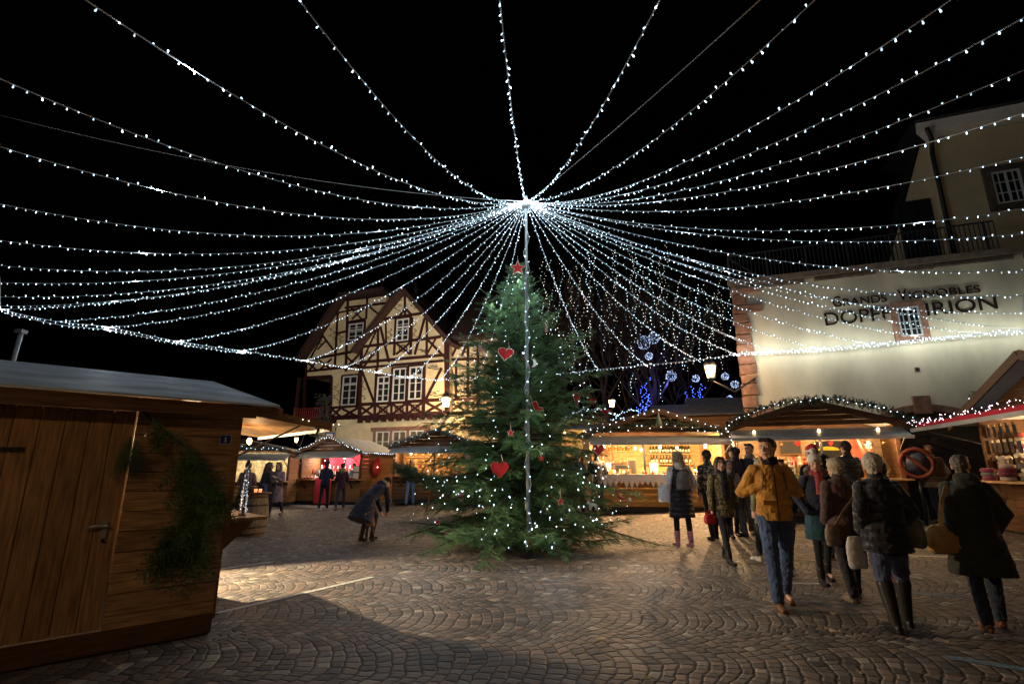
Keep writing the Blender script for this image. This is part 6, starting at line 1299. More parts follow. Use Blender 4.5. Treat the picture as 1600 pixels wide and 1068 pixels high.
# ================================================================== PEOPLE
M_skin = mat("skin", (.56, .33, .24), .55, .12, 12, .12, bdist=.004)
M_lips = mat("lips", (.42, .12, .11), .5, bump=0); M_eyew = mat("eye_white", (.6, .58, .55), .3, bump=0); M_iris = mat("iris", (.03, .02, .015), .2, bump=0)
def voxel(mb, name, vox, mats, parent, smooth=3, disp=0, dsize=.09, region=None, dmid=.5, seed=0):
    me = bpy.data.meshes.new("tmp"); me.from_pydata(mb.v, [], mb.f); me.update(); t = bpy.data.objects.new("tmp", me); C.objects.link(t)
    m = t.modifiers.new("r", 'REMESH'); m.mode = 'VOXEL'; m.voxel_size = vox; m.adaptivity = 0
    if smooth: s_ = t.modifiers.new("s", 'SMOOTH'); s_.factor = .5; s_.iterations = smooth
    if disp:
        key = "fold_%d" % int(dsize * 1000); tx = bpy.data.textures.get(key) or bpy.data.textures.new(key, 'CLOUDS'); tx.noise_scale = dsize; tx.noise_depth = 2
        d_ = t.modifiers.new("d", 'DISPLACE'); d_.texture = tx; d_.strength = disp; d_.mid_level = dmid; d_.texture_coords = 'LOCAL'
    bpy.context.view_layer.update(); dg = bpy.context.evaluated_depsgraph_get(); out = bpy.data.meshes.new_from_object(t.evaluated_get(dg)); bpy.data.objects.remove(t); bpy.data.meshes.remove(me)
    out.name = name; out.materials.clear()
    for mm in (mats if isinstance(mats, (list, tuple)) else [mats]): out.materials.append(mm)
    out.polygons.foreach_set("use_smooth", [True] * len(out.polygons))
    if region: out.polygons.foreach_set("material_index", [region(p.center) for p in out.polygons])
    o = bpy.data.objects.new(name, out); C.objects.link(o)
    if parent is not None: o.parent = parent
    return o
def nrm(v): return Vector(v).normalized()
ARMS = {  # upper-arm and forearm directions for the +x side; x is mirrored for the other arm
    'hang': ((.16, -.02, -1), (.05, .16, -1)), 'back': ((.16, -.28, -1), (.05, .02, -1)), 'fwd': ((.16, .3, -1), (.05, .55, -1)),
    'pocket': ((.34, -.3, -1), (-.2, .62, -.75)), 'chest': ((.44, -.30, -.85), (-.72, .60, .30)), 'front': ((.25, .1, -1), (-.45, .9, .0)),
    'phone': ((.2, .25, -1), (-.55, .7, .45)), 'reach': ((.2, .7, -.7), (.0, 1, -.15)), 'down': ((.05, .25, -1), (-.25, .25, -.9))}
def hand(mb, wr, d, n, side, s=1.0, grip=.5):
    d, n = nrm(d), nrm(n); w_ = d.cross(n).normalized(); n = w_.cross(d).normalized()
    mb.caps(wr, wr + d * .03 * s, .024 * s, .027 * s, 8); M = Matrix((w_, d, n)).transposed(); mb.ell(wr + d * .055 * s, (.039 * s, .046 * s, .017 * s), M, 8)
    for k, (o_, L_) in enumerate(((-.029, .072), (-.010, .082), (.010, .077), (.028, .06))):
        b0 = wr + d * .088 * s + w_ * o_ * s; a = grip * (.8 + .12 * k); d1 = (d * math.cos(a * .6) + n * math.sin(a * .6)); d2 = (d * math.cos(a * 1.7) + n * math.sin(a * 1.7)); sp_ = w_ * (o_ * .6)
        m_ = b0 + (d1 + sp_) * L_ * .5 * s; mb.caps(b0, m_, .0092 * s, .0085 * s, 6); mb.caps(m_, m_ + d2 * L_ * .5 * s, .0085 * s, .007 * s, 6)
    t0 = wr + d * .03 * s - w_ * .026 * s * side; t1 = t0 + (d * .7 - w_ * .75 * side + n * .35) * .038 * s; mb.caps(t0, t1, .012 * s, .0098 * s, 6); mb.caps(t1, t1 + (d * .9 - w_ * .25 * side + n * .5) * .032 * s, .0098 * s, .008 * s, 6)
def person(u, v, H, face, label, legs=((.12, .05), (-.12, .1)), arms=('hang', 'hang'), lean=0, head=(0, 0), build_=1.0, fine=True, pos=None,
           coat=None, hem=.0, flare=0, puff=1.0, ckind='plain', sleeve=None, leg=(.04, .06, .1), lkind='plain', lfat=1.0, skirt=None, shoe=(.02, .02, .02), boot=0, hair=('short', (.05, .03, .02)), hat=None, scarf=None, hood=None, gloves=None, skin=None, side_lean=0, collar=True, zipc=None, extra=None, group=None, no_feet=False, spread=.03):
    P0 = pos if pos is not None else ground(u, v); s = H / 1.75; vx = .007 if fine else .013
    root = empty("person", P0, R(face), label, "person", group)
    # ---- skeleton
    U = Vector((math.sin(side_lean), math.sin(lean), math.cos(lean))).normalized(); T = Vector((0, math.cos(lean), -math.sin(lean)))
    J = {}
    for k, sx in ((0, 1), (1, -1)):
        a, kn = legs[k]; hp_ = Vector((sx * .085 * s, 0, 0)); sp_ = spread * sx
        kd = Vector((sp_, math.sin(a), -math.cos(a))); sd = Vector((0, math.sin(a - kn), -math.cos(a - kn)))
        J['h', k] = hp_; J['k', k] = hp_ + kd * .43 * s; J['a', k] = J['k', k] + sd * .42 * s
        toe_p = max(0, kn - a) * .55 if kn - a > .35 else 0; J['f', k] = toe_p
    low = min(J['a', k].z - .085 * s for k in (0, 1)); base_ = Vector((0, 0, -low))
    if no_feet: pass
    for k in list(J):
        if k[0] != 'f': J[k] = J[k] + base_
    Pv = base_.copy(); mid = (J['a', 0] + J['a', 1]) / 2; off = Vector((-mid.x, -mid.y, 0))
    for k in list(J):
        if k[0] != 'f': J[k] = J[k] + off
    Pv += off; Cn = lambda t: Pv + U * t * s
    S, N = Cn(.49), Cn(.53)
    hy, hpz = head
    Hm = Matrix.Rotation(hy, 3, 'Z') @ Matrix.Rotation(lean * .55 - hpz, 3, 'X')
    Hm = Matrix.Rotation(hy, 3, 'Z') @ Matrix.Rotation(-(lean * .55 + hpz), 3, 'X')
    Hc = N + (U * .10 + Vector((0, .02, 0))) * s + Hm @ Vector((0, 0, .035 * s))
    for k, sx in ((0, 1), (1, -1)):
        up, fo = ARMS[arms[k]]; up = nrm((up[0] * sx, up[1], up[2])); fo = nrm((fo[0] * sx, fo[1], fo[2]))
        J['s', k] = S + Vector((sx * .162 * s * (build_ * .5 + .5), 0, -.042 * s)); J['e', k] = J['s', k] + up * .285 * s; J['w', k] = J['e', k] + fo * .25 * s; J['d', k] = fo
    X1 = Vector((1, 0, 0)); b = build_
    # ---- body (one skin surface)
    q = MB()
    q.loft([(Cn(t), X1 * rx * s * b, T * ry * s * b) for t, rx, ry in ((-.05, .13, .09), (.05, .155, .105), (.2, .125, .09), (.34, .145, .1), (.44, .15, .095), (.5, .10, .07), (.53, .055, .055))], 16)
    q.caps(N - U * .04 * s, Hc - Vector((0, 0, .03 * s)), .054 * s, .05 * s, 10)
    for k in (0, 1):
        q.caps(J['h', k], J['k', k], .074 * s * b, .046 * s, 10); q.caps(J['k', k], J['a', k], .045 * s, .032 * s, 10); q.caps(J['a', k] + Vector((0, -.02, -.045 * s)), J['a', k] + Vector((0, .13 * s, -.055 * s)), .032 * s, .025 * s, 8)
        q.caps(J['s', k], J['e', k], .045 * s, .035 * s, 8); q.caps(J['e', k], J['w', k], .035 * s, .024 * s, 8)
        hide = arms[k] in ('pocket', 'chest')
        if not hide: hand(q, J['w', k], J['d', k] * 1.0, Vector((-(1, -1)[k] * .9, .3, 0)), (1, -1)[k], s, .55 if arms[k] != 'reach' else .3)
    def hl(x, y, z): return Hc + Hm @ (Vector((x, y, z)) * s)
    q.ell(hl(0, -.010, .030), (.073 * s, .092 * s, .088 * s), Hm, 12); q.ell(hl(0, .022, -.030), (.058 * s, .068 * s, .082 * s), Hm, 10); q.caps(hl(-.012, .066, -.096), hl(.012, .066, -.096), .019 * s, .019 * s, 8)
    q.caps(hl(-.036, .045, -.065), hl(.036, .045, -.065), .025 * s, .025 * s, 8); q.caps(hl(0, .086, .022), hl(0, .108, -.018), .008 * s, .012 * s, 8); q.caps(hl(-.011, .09, -.024), hl(.011, .09, -.024), .009 * s, .009 * s, 6)
    q.caps(hl(-.042, .070, .032), hl(.042, .070, .032), .013 * s, .013 * s, 8)
    for sx in (-1, 1): q.ell(hl(sx * .038, .058, -.018), (.024 * s, .022 * s, .022 * s), Hm, 8); q.ell(hl(sx * .074, -.006, -.004), (.010 * s, .02 * s, .032 * s), Hm, 8); q.ell(hl(sx * .030, .074, .010), (.014 * s, .011 * s, .009 * s), Hm, 7)
    q.caps(hl(-.016, .089, -.052), hl(.016, .089, -.052), .0075 * s, .0075 * s, 6); q.caps(hl(-.012, .087, -.064), hl(.012, .087, -.064), .008 * s, .008 * s, 6)
    eyes = [hl(sx * .030, .084, .010) for sx in (-1, 1)]; lipc = hl(0, .096, -.056); inv = Hm.transposed()
    browc = [hl(sx * .031, .086, .033) for sx in (-1, 1)]
    def reg(c):
        for e in eyes:
            d_ = inv @ (c - e); 
            if abs(d_.x) < .015 * s and abs(d_.z) < .0065 * s and d_.y > -.02: return 3 if abs(d_.x) < .006 * s else 2
        d_ = inv @ (c - lipc)
        if abs(d_.x) < .022 * s and abs(d_.z) < .010 * s and d_.y > -.02: return 1
        for e in browc:
            d_ = inv @ (c - e)
            if abs(d_.x) < .021 * s and abs(d_.z) < .005 * s and d_.y > -.025: return 4
        return 0
    hairc = hair[1] if hair else (.05, .03, .02)
    M_hair = mat("hair_%.2f_%.2f_%.2f" % hairc, hairc, .5, .5, 50, .5, stretch=(1, 1, .2), bdist=.006)
    voxel(q, "body", vx * .85, [skin or M_skin, M_lips, M_eyew, M_iris, M_hair], root, 2, region=reg if fine else (lambda c: reg(c) if (c - Hc).length < .14 else 0))
    # ---- hair
    if hair:
        q = MB(); st = hair[0]
        q.ell(hl(0, -.026 - (.02 if hat else 0), .042 - (.012 if hat else 0)), (.081 * s, .092 * s, .088 * s), Hm, 12)
        if st in ('short', 'crop'): hat or q.caps(hl(-.045, .052, .098), hl(.045, .056, .098), .024 * s, .024 * s, 8); q.caps(hl(0, -.07, -.0), hl(0, -.06, -.055), .055 * s, .04 * s, 8)
        if st == 'bob': q.ell(hl(0, -.03, .04), (.098 * s, .108 * s, .098 * s), Hm, 12); q.caps(hl(0, -.045, .0), hl(0, -.045, -.06), .09 * s, .06 * s, 10); q.caps(hl(-.04, .045, .105), hl(.04, .045, .105), .028 * s, .028 * s, 8)
        if st in ('long', 'longfront'):
            q.caps(hl(0, -.05, .02), hl(0, -.09, -.16), .088 * s, .075 * s, 10)
            for sx in (-1, 1): q.caps(hl(sx * .072, .015, .04), hl(sx * .084, .02, -.15 if st == 'long' else -.22), .026 * s, .02 * s, 8); q.caps(hl(sx * .05, .055, .09), hl(sx * .074, .045, .02), .022 * s, .02 * s, 8)
            q.caps(hl(-.03, .06, .11), hl(.03, .06, .11), .02 * s, .02 * s, 8)
        voxel(q, "hair", vx, M_hair, root, 2, .022 * s, .022)
    # ---- legs
    if leg is not None:
        q = MB(); lf = lfat
        q.loft([(Cn(t), X1 * rx * s * b, T * ry * s * b) for t, rx, ry in ((-.06, .15, .11), (.0, .175, .125), (.1, .17, .12))], 16)
        for k in (0, 1): q.caps(J['h', k] - Vector((0, 0, .02)), J['k', k], .095 * s * b * (lf * .4 + .6), .063 * s * lf, 12); q.caps(J['k', k], J['a', k] + (J['k', k] - J['a', k]).normalized() * (boot * s * .95 if boot > .2 else 0), .063 * s * lf, .050 * s * lf, 12)
        voxel(q, "trousers", vx, cloth(leg, lkind), root, 2, (.024 if lf > .95 else .010) * s, .045)
    # ---- shoes
    for k in (0, 1):
        q = MB(); an = J['a', k]; tp = J['f', k]; Rm = Matrix.Rotation(-tp, 3, 'X')
        def fp(x, y, z): return an + Rm @ (Vector((x, y, z)) * s)
        q.loft([(fp(0, -.055, -.05), Vector((.028 * s, 0, 0)), Rm @ Vector((0, 0, .028 * s))), (fp(0, -.02, -.045), Vector((.038 * s, 0, 0)), Rm @ Vector((0, 0, .038 * s))), (fp(0, .06, -.05), Vector((.04 * s, 0, 0)), Rm @ Vector((0, 0, .034 * s))), (fp(0, .13, -.058), Vector((.044 * s, 0, 0)), Rm @ Vector((0, 0, .026 * s))), (fp(0, .185, -.062), Vector((.032 * s, 0, 0)), Rm @ Vector((0, 0, .020 * s)))], 12)
        dr = (J['k', k] - an).normalized(); top = max(.03, boot); q.caps(an - Vector((0, 0, .03 * s)), an + dr * top * s, .045 * s, (.048 + .02 * min(1, boot * 3)) * s * (1.12 if boot > .2 else 1), 12)
        q.caps(fp(0, -.03, -.072), fp(0, .14, -.074), .034 * s, .036 * s, 8)
        sh = voxel(q, "shoe", vx, mat("leather_%.2f_%.2f_%.2f" % shoe, shoe, .45, .3, 20, .15), root, 2)
    # ---- coat
    if coat is not None:
        q = MB(); pf = puff; hb = hem; HD_ = (U * .45 + Vector((0, 0, .55))).normalized(); HT_ = Vector((0, HD_.z, -HD_.y)).normalized()
        rings = [(-hb, .175 + flare, .13 + flare * .8), (-hb * .5, .172 + flare * .6, .13 + flare * .5), (0, .172, .128), (.12, .152, .12), (.25, .158, .125), (.38, .170, .128), (.44, .158, .11), (.485, .118, .088), (.53, .078, .07)]
        if hb <= .06: rings = rings[2:]; rings.insert(0, (-.07, .165, .125))
        q.loft([((Cn(t) if t >= 0 else Pv + HD_ * t * s), X1 * rx * s * b * pf, (T if t >= 0 else HT_) * ry * s * b * pf) for t, rx, ry in rings], 22)
        if collar: q.caps(N - U * .03 * s + T * -.01, N + U * .03 * s + T * -.012, .078 * s, .07 * s, 12)
        for k in (0, 1):
            if sleeve is None: q.caps(J['s', k] - Vector((0, 0, .01)), J['e', k], .063 * s * pf, .058 * s * pf, 12); q.caps(J['e', k], J['w', k] - J['d', k] * .01, .058 * s * pf, .045 * s * pf, 12)
        voxel(q, "coat", vx, cloth(coat, ckind), root, 2, .023 * s, .065)
        if sleeve is not None:
            for k in (0, 1): q = MB(); q.caps(J['s', k], J['e', k], .066 * s, .056 * s, 12); q.caps(J['e', k], J['w', k], .056 * s, .042 * s, 12); voxel(q, "sleeve", vx, cloth(sleeve), root, 2, .014 * s, .06)
    if skirt is not None:
        q = MB(); z1 = skirt[1]; q.loft([(Pv + Vector((0, 0, -t * s)), X1 * r_ * s, Vector((0, 1, 0)) * r_ * .75 * s) for t, r_ in ((-.05, .16), (.1, .2), (z1, .225))], 20); voxel(q, "skirt", vx, cloth(skirt[0]), root, 3, .016, .07)
    if hood is not None:
        q = MB(); fur = hood[1] if len(hood) > 1 else None
        q.caps(N + T * (-.05 * s) + U * .01 + X1 * -.05 * s, N + T * (-.05 * s) + U * .01 + X1 * .05 * s, .062 * s, .062 * s, 10); q.ell(N + T * (-.085 * s) - U * .03 * s, (.12 * s, .06 * s, .09 * s), None, 10)
        voxel(q, "hood", vx, cloth(hood[0]), root, 3, .012, .06)
        if fur is not None:
            q = MB(); pts = []
            for i in range(15): a = math.pi * (i / 14) + 0; pts.append(N + X1 * (.115 * s * math.cos(a)) + T * ((.035 - .12 * math.sin(a)) * s) + U * ((.015 + .045 * math.sin(a)) * s))
            q.tube(pts, .038 * s, 8); voxel(q, "fur_trim", vx * .9, cloth(fur, 'fur'), root, 1, .03 * s, .018)
    if scarf is not None:
        q = MB(); lng = scarf[1] if len(scarf) > 1 else 0
        q.loft([(N + U * t * s + T * .005, X1 * r_ * s, T * r_ * .95 * s) for t, r_ in ((-.045, .085), (-.01, .1), (.03, .092), (.055, .07))], 16)
        if lng: q.loft([(N + T * (.09 * s) - U * .02 * s, X1 * .05 * s, T * .03 * s), (N + T * (.135 * s) - U * .15 * s, X1 * .06 * s, T * .03 * s), (N + T * (.15 * s) - U * lng * s, X1 * .075 * s, T * .025 * s)], 14)
        voxel(q, "scarf", vx, cloth(scarf[0], 'knit'), root, 2, .02 * s, .04)
    if hat is not None:
        kind, hc = hat[0], hat[1]; q = MB()
        if kind in ('beanie', 'pompom'):
            q.ell(hl(0, -.018, .055), (.088 * s, .102 * s, .09 * s), Hm, 12); q.loft([(hl(0, -.012, .03), Hm @ Vector((.09 * s, 0, 0)), Hm @ Vector((0, .103 * s, 0))), (hl(0, -.012, .075), Hm @ Vector((.09 * s, 0, 0)), Hm @ Vector((0, .104 * s, 0)))], 16)
        if kind == 'beret': q.ell(hl(0, -.035, .05), (.105 * s, .112 * s, .075 * s), Hm, 12); q.ell(hl(0, -.02, .02), (.09 * s, .1 * s, .05 * s), Hm, 10)
        if kind == 'cap': q.ell(hl(0, -.015, .055), (.086 * s, .1 * s, .075 * s), Hm, 12); q.caps(hl(-.03, .1, .05), hl(.03, .1, .05), .03 * s, .03 * s, 8)
        if kind == 'santa': q.ell(hl(0, -.015, .06), (.09 * s, .1 * s, .09 * s), Hm, 12); q.caps(hl(0, -.03, .12), hl(.06, -.08, .14), .05 * s, .02 * s, 8)
        ht = voxel(q, "hat", vx, cloth(hc, 'rib' if kind in ('beanie', 'pompom', 'beret') else 'plain'), root, 2, .008, .03)
        if kind == 'pompom': q = MB(); q.ell(hl(0, -.03, .172), (.045 * s, .045 * s, .042 * s), None, 8); voxel(q, "pompom", vx * .8, cloth(hc, 'fur'), root, 1, .02, .012)
        if kind == 'santa': q = MB(); q.loft([(hl(0, -.015, .025), Hm @ Vector((.098 * s, 0, 0)), Hm @ Vector((0, .108 * s, 0))), (hl(0, -.015, .065), Hm @ Vector((.098 * s, 0, 0)), Hm @ Vector((0, .108 * s, 0)))], 16); voxel(q, "hat_brim", vx, cloth((.7, .68, .66), 'fur'), root, 1, .015, .015)
    root["_j"] = 0; del root["_j"]
    K = dict(root=root, J=J, S=S, N=N, P=Pv, U=U, T=T, s=s, Hc=Hc, hl=hl, Cn=Cn, X=X1)
    if extra: extra(K)
    return K
def Wp(K, p): return W(K['root'], p)
def bag_body(name, c, w_, d_, h_, mt, K, label, cat, soft=.5, strap=None, tilt=0, topw=.75):
    """a soft bag hanging at local point c of a person; a thing of its own"""
    root = empty(name, Wp(K, c), K['root'].rotation_euler.z, label, cat); q = MB()
    q.loft([((0, 0, -h_ + t * h_), (w_ / 2 * r_, 0, 0), (0, d_ / 2 * r_, 0)) for t, r_ in ((0, .72), (.06, .9), (.3, 1.0), (.7, .95), (.95, topw), (1, topw * .8))], 18)
    voxel(q, "bag_body", .007, mt, root, 2, .014, .07)
    if strap:
        c_ = Vector(c); q = MB(); pts = [Vector(p) - c_ for p in strap]; 
        for a, b in zip(pts, pts[1:]): q.bar(a, b + (b - a).normalized() * .008, .032, .006, (0, 1, .2))
        q.build("strap", mt, root)
    return root
leather = lambda n_, c_: mat(n_, c_, .5, .3, 12, .3)

# --- right-hand crowd, nearest first
def yj(K):
    s = K['s']; q = MB(); 
    for i in range(14): t = .50 - i * .042; f_ = .128 + .012 * math.sin(i); q.bar(K['Cn'](t) + K['T'] * (.139 * s if t < .42 else (.139 - (t - .42) * .5) * s), K['Cn'](t - .042) + K['T'] * (.139 * s if t < .46 else .12 * s), .012, .006, K['T'])
    q.build("zip", M_dark, K['root'])
    for sx in (-1, 1):
        q = MB(); c_ = K['Cn'](.11) + K['X'] * sx * .085 * s + K['T'] * .128 * s; q.box(c_, (.12 * s, .03, .05 * s)); o = q.build("pocket_flap", cloth((.42, .20, .035)), K['root']); b_ = o.modifiers.new("b", 'BEVEL'); b_.width = .008; b_.segments = 2
        q = MB(); a = K['Cn'](.42) + K['X'] * sx * .10 * s + K['T'] * .118 * s; b = K['Cn'](.24) + K['X'] * sx * .125 * s + K['T'] * .112 * s; q.tube([a, b], .006, 5); q.build("pocket_edge", M_dark, K['root'])
    q = MB(); q.loft([(K['Cn'](t), K['X'] * r_ * s, K['T'] * r_ * .76 * s) for t, r_ in ((-.075, .165), (-.06, .175), (-.01, .178), (.0, .172))], 22); voxel(q, "waistband", .007, cloth((.40, .19, .035), 'rib'), K['root'], 2)
    q = MB(); 
    for sx in (-1, 1): q.caps(K['N'] - K['U'] * .06 * s + K['X'] * sx * .075 * s + K['T'] * .06 * s, K['N'] + K['U'] * .045 * s + K['X'] * sx * .08 * s + K['T'] * .0 * s, .02 * s, .02 * s, 8)
    voxel(q, "open_collar", .006, cloth((.46, .22, .04)), K['root'], 2)
MAN = person(1224, 946, 1.84, 172, "man in a mustard jacket and blue jeans walking with hands in his chest pockets", legs=((.20, .10), (-.16, .22)), arms=('chest', 'chest'), head=(-.75, -.03), coat=(.46, .22, .04), hem=.05, puff=1.08, leg=(.045, .075, .17), lfat=1.12, shoe=(.16, .07, .03), boot=.04, hair=('short', (.03, .018, .012)), scarf=((.012, .012, .03),), collar=False, extra=yj, ckind='plain')
K = person(1137, 876, 1.68, 186, "striding woman with long brown hair, olive spotted coat and long black scarf", legs=((.34, .1), (-.26, .15)), arms=('hang', 'pocket'), head=(-.1, 0), coat=(.15, .115, .045), hem=.2, flare=.03, ckind='spots', leg=(.012, .012, .014), lfat=.9, shoe=(.015, .014, .014), boot=.1, hair=('longfront', (.10, .055, .03)), scarf=((.012, .012, .022), .42))
w_ = K['J']['w', 1]; bag_body("handbag", (K['J']['w', 0] + Vector((.03, .0, -.06))), .24, .12, .16, leather("red_leather", (.35, .015, .02)), K, "small red handbag carried by the woman in the olive spotted coat", "handbag", strap=[K['J']['w', 0] + Vector((-.03, 0, -.06)), K['J']['w', 0] + Vector((.02, 0, .03)), K['J']['w', 0] + Vector((.09, 0, -.06))])
def ves(K): pass
K = person(1070, 853, 1.75, 4, "woman from behind in a long black quilted vest with white sleeves and pink boots", legs=((-.06, .08), (.1, .05)), arms=('pocket', 'pocket'), coat=(.014, .012, .014), sleeve=(.62, .56, .55), hem=.42, flare=.04, puff=1.14, ckind='quilt', leg=(.012, .012, .014), lfat=.9, shoe=(.50, .22, .26), boot=.16, hair=('long', (.28, .19, .10)), hood=((.6, .55, .54),), head=(.1, .1))
c_ = K['Cn'](.42) - K['T'] * .175; bp = empty("backpack", Wp(K, c_), K['root'].rotation_euler.z, "small grey backpack on the woman in the black vest", "backpack"); q = MB(); q.loft([((0, 0, -.34 + t * .34), (.135 * r_, 0, 0), (0, .07 * r_, 0)) for t, r_ in ((0, .85), (.08, 1.0), (.55, .98), (.85, .8), (1, .45))], 18); voxel(q, "pack_body", .008, leather("taupe_leather", (.16, .13, .115)), bp, 2, .01, .06); q = MB(); q.tube([(-.03, 0, 0), (0, .0, .05), (.03, 0, 0)], .008, 6); q.bar((-.1, -.065, -.2), (.1, -.065, -.2), .012, .008, (0, 1, 0)); q.build("handle", leather("taupe_leather", (.16, .13, .115)), bp)
q = MB(); q.loft([((0, 0, -.32 + t * .32), (.12 * r_, 0, 0), (0, .05 * r_, 0)) for t, r_ in ((0, .9), (.5, 1), (.95, .9), (1, .85))], 16); cb = empty("shopping_bag", Wp(K, K['J']['e', 1] + Vector((-.06, .1, -.02))), 0, "white carrier bag on the left arm of the woman in the black vest", "bag"); voxel(q, "bag_body", .008, mat("white_plastic", (.7, .68, .68), .4, .1), cb, 1, .02, .06)
person(1117, 842, 1.72, 12, "person in a black knit hat and leaf-patterned dark jacket, seen from behind", legs=((.1, .06), (-.1, .1)), arms=('pocket', 'hang'), coat=(.035, .035, .04), hem=.04, ckind='damask', leg=(.012, .012, .014), shoe=(.012, .012, .012), boot=.2, hair=('short', (.08, .05, .03)), hat=('beanie', (.014, .012, .012)))
person(1148, 838, 1.50, 175, "small person in a pale pink knit hat peering out behind the crowd", arms=('pocket', 'pocket'), coat=(.25, .24, .26), hem=.1, leg=(.03, .03, .04), shoe=(.03, .02, .02), hair=('longfront', (.12, .06, .04)), hat=('beanie', (.6, .42, .42)), fine=False, scarf=((.5, .48, .5),))
person(1183, 833, 1.80, 168, "dark-haired man in a navy jacket and grey scarf behind the man in mustard", legs=((.05, .05), (-.1, .12)), arms=('pocket', 'hang'), head=(-.7, 0), coat=(.03, .035, .055), hem=.08, leg=(.10, .10, .11), lfat=1.25, shoe=(.10, .08, .06), boot=.05, hair=('short', (.02, .015, .012)), scarf=((.22, .24, .25),))
person(1163, 836, 1.76, 30, "man in a dark cap and plum jacket facing away beside the bearded gap in the crowd".replace(" beside the bearded gap in the crowd", ", left of the dark-haired man"), arms=('pocket', 'pocket'), coat=(.05, .025, .05), hem=.08, leg=(.06, .065, .08), shoe=(.03, .03, .03), hair=('crop', (.03, .02, .02)), hat=('cap', (.015, .015, .02)), fine=False)
person(1208, 878, 1.62, 20, "person in an olive fur-hooded parka, half hidden by the man in mustard", legs=((-.2, .15), (.22, .1)), arms=('hang', 'hang'), head=(0, 0), coat=(.17, .16, .085), hem=.30, flare=.02, puff=1.1, leg=(.05, .05, .06), shoe=(.6, .58, .55), boot=.03, hair=('bob', (.3, .25, .2)), hood=((.16, .15, .09), (.36, .30, .24)))
person(1231, 893, 1.60, 176, "person in brown boots walking right behind the man in mustard", legs=((.1, .1), (-.25, .3)), arms=('pocket', 'pocket'), coat=(.05, .05, .06), hem=.1, leg=(.04, .05, .09), shoe=(.13, .06, .035), boot=.15, hair=('short', (.05, .03, .02)), fine=False, build_=.85)
K = person(1290, 909, 1.66, 172, "girl in a white pompom hat, navy coat and teal skirt looking down", legs=((.1, .12), (-.22, .16)), arms=('pocket', 'pocket'), head=(-.28, .2), lean=.06, coat=(.016, .02, .042), hem=.14, flare=.02, leg=(.010, .010, .012), lfat=.82, skirt=((.015, .05, .07), .36), shoe=(.012, .012, .012), boot=.1, hair=('short', (.06, .03, .02)), hat=('pompom', (.60, .56, .50)), scarf=((.38, .07, .08), .28), hood=((.02, .02, .04), (.28, .22, .16)))
q = MB()
for a in range(5): t = math.pi * (a / 4); q.bar(K['hl'](0, .092, .055), K['hl'](.022 * math.cos(t), .093, .055 + .02 * math.sin(t)), .008, .004, (0, 1, 0))
q.build("hat_badge", mat("dark_red_badge", (.06, .01, .015), .6, bump=0), K['root'])
person(1293, 872, 1.76, 8, "person in a red and white Christmas hat facing the garlanded stall", arms=('front', 'front'), coat=(.015, .015, .018), hem=.1, leg=(.03, .03, .035), hair=('crop', (.04, .03, .02)), hat=('santa', (.45, .02, .03)), fine=False)
person(1309, 868, 1.62, -20, "dark-haired person just right of the red and white Christmas hat", arms=('pocket', 'pocket'), coat=(.02, .02, .02), hem=.1, leg=(.03, .03, .035), hair=('crop', (.02, .015, .012)), fine=False)
K = person(1338, 938, 1.60, 4, "woman from behind in a beige knit beret and mottled plum-brown coat", legs=((.12, .05), (-.1, .12)), arms=('pocket', 'pocket'), coat=(.075, .05, .045), hem=.20, flare=.03, puff=1.12, ckind='mottle', leg=(.014, .014, .018), lfat=1.15, shoe=(.17, .13, .08), boot=.02, hair=('bob', (.36, .29, .20)), hat=('beret', (.46, .38, .27)), build_=1.06)
bag_body("crossbody_bag", K['Cn'](.0) + Vector((-.2, -.08, -.02)), .20, .09, .24, leather("beige_leather", (.22, .16, .115)), K, "taupe bag on a wide strap across the back of the woman in the beige beret", "bag", strap=[K['Cn'](.45) + Vector((.14, -.13, .02)), K['Cn'](.3) + Vector((.04, -.178, 0)), K['Cn'](.14) + Vector((-.1, -.175, 0)), K['Cn'](.0) + Vector((-.19, -.14, -.02))])
K = person(1412, 984, 1.63, -4, "woman from behind with short silver hair in a black puffer jacket and tall boots", legs=((.14, .10), (-.14, .12)), spread=.10, arms=('pocket', 'pocket'), head=(-.45, 0), coat=(.018, .018, .026), hem=.20, flare=.015, puff=1.2, ckind='quilt', leg=(.045, .06, .12), lfat=1.2, shoe=(.010, .010, .012), boot=.34, hair=('bob', (.42, .38, .32)), build_=1.1)
q = MB(); 
for sx in (-1, 1): q.tube([K['hl'](sx * .022, .105, .012), K['hl'](sx * .05, .098, .014), K['hl'](sx * .078, .02, .012)], .003, 5)
q.build("glasses", M_dark, K['root'])
bag_body("shopping_bag", K['J']['w', 1] + Vector((-.06, .0, -.06)), .19, .09, .30, mat("dull_white_plastic", (.42, .40, .40), .4, .1), K, "limp white plastic bag hanging at the left side of the silver-haired woman", "bag")
bag_body("shoulder_bag", K['Cn'](.12) + Vector((.27, .02, -.0)), .14, .32, .26, leather("grey_leather", (.11, .10, .09)), K, "grey shoulder bag under the right arm of the silver-haired woman in the puffer jacket", "bag", strap=[K['Cn'](.5) + Vector((.18, .0, 0)), K['Cn'](.3) + Vector((.27, -.03, 0)), K['Cn'](.12) + Vector((.27, .02, 0))])
person(1412, 936, 1.58, -12, "person in pink-red trousers almost hidden behind the silver-haired woman", legs=((.25, .1), (-.2, .2)), arms=('hang', 'hang'), coat=(.02, .028, .05), hem=.08, leg=(.36, .04, .06), shoe=(.012, .012, .012), boot=.04, hair=('crop', (.05, .03, .02)), fine=False)
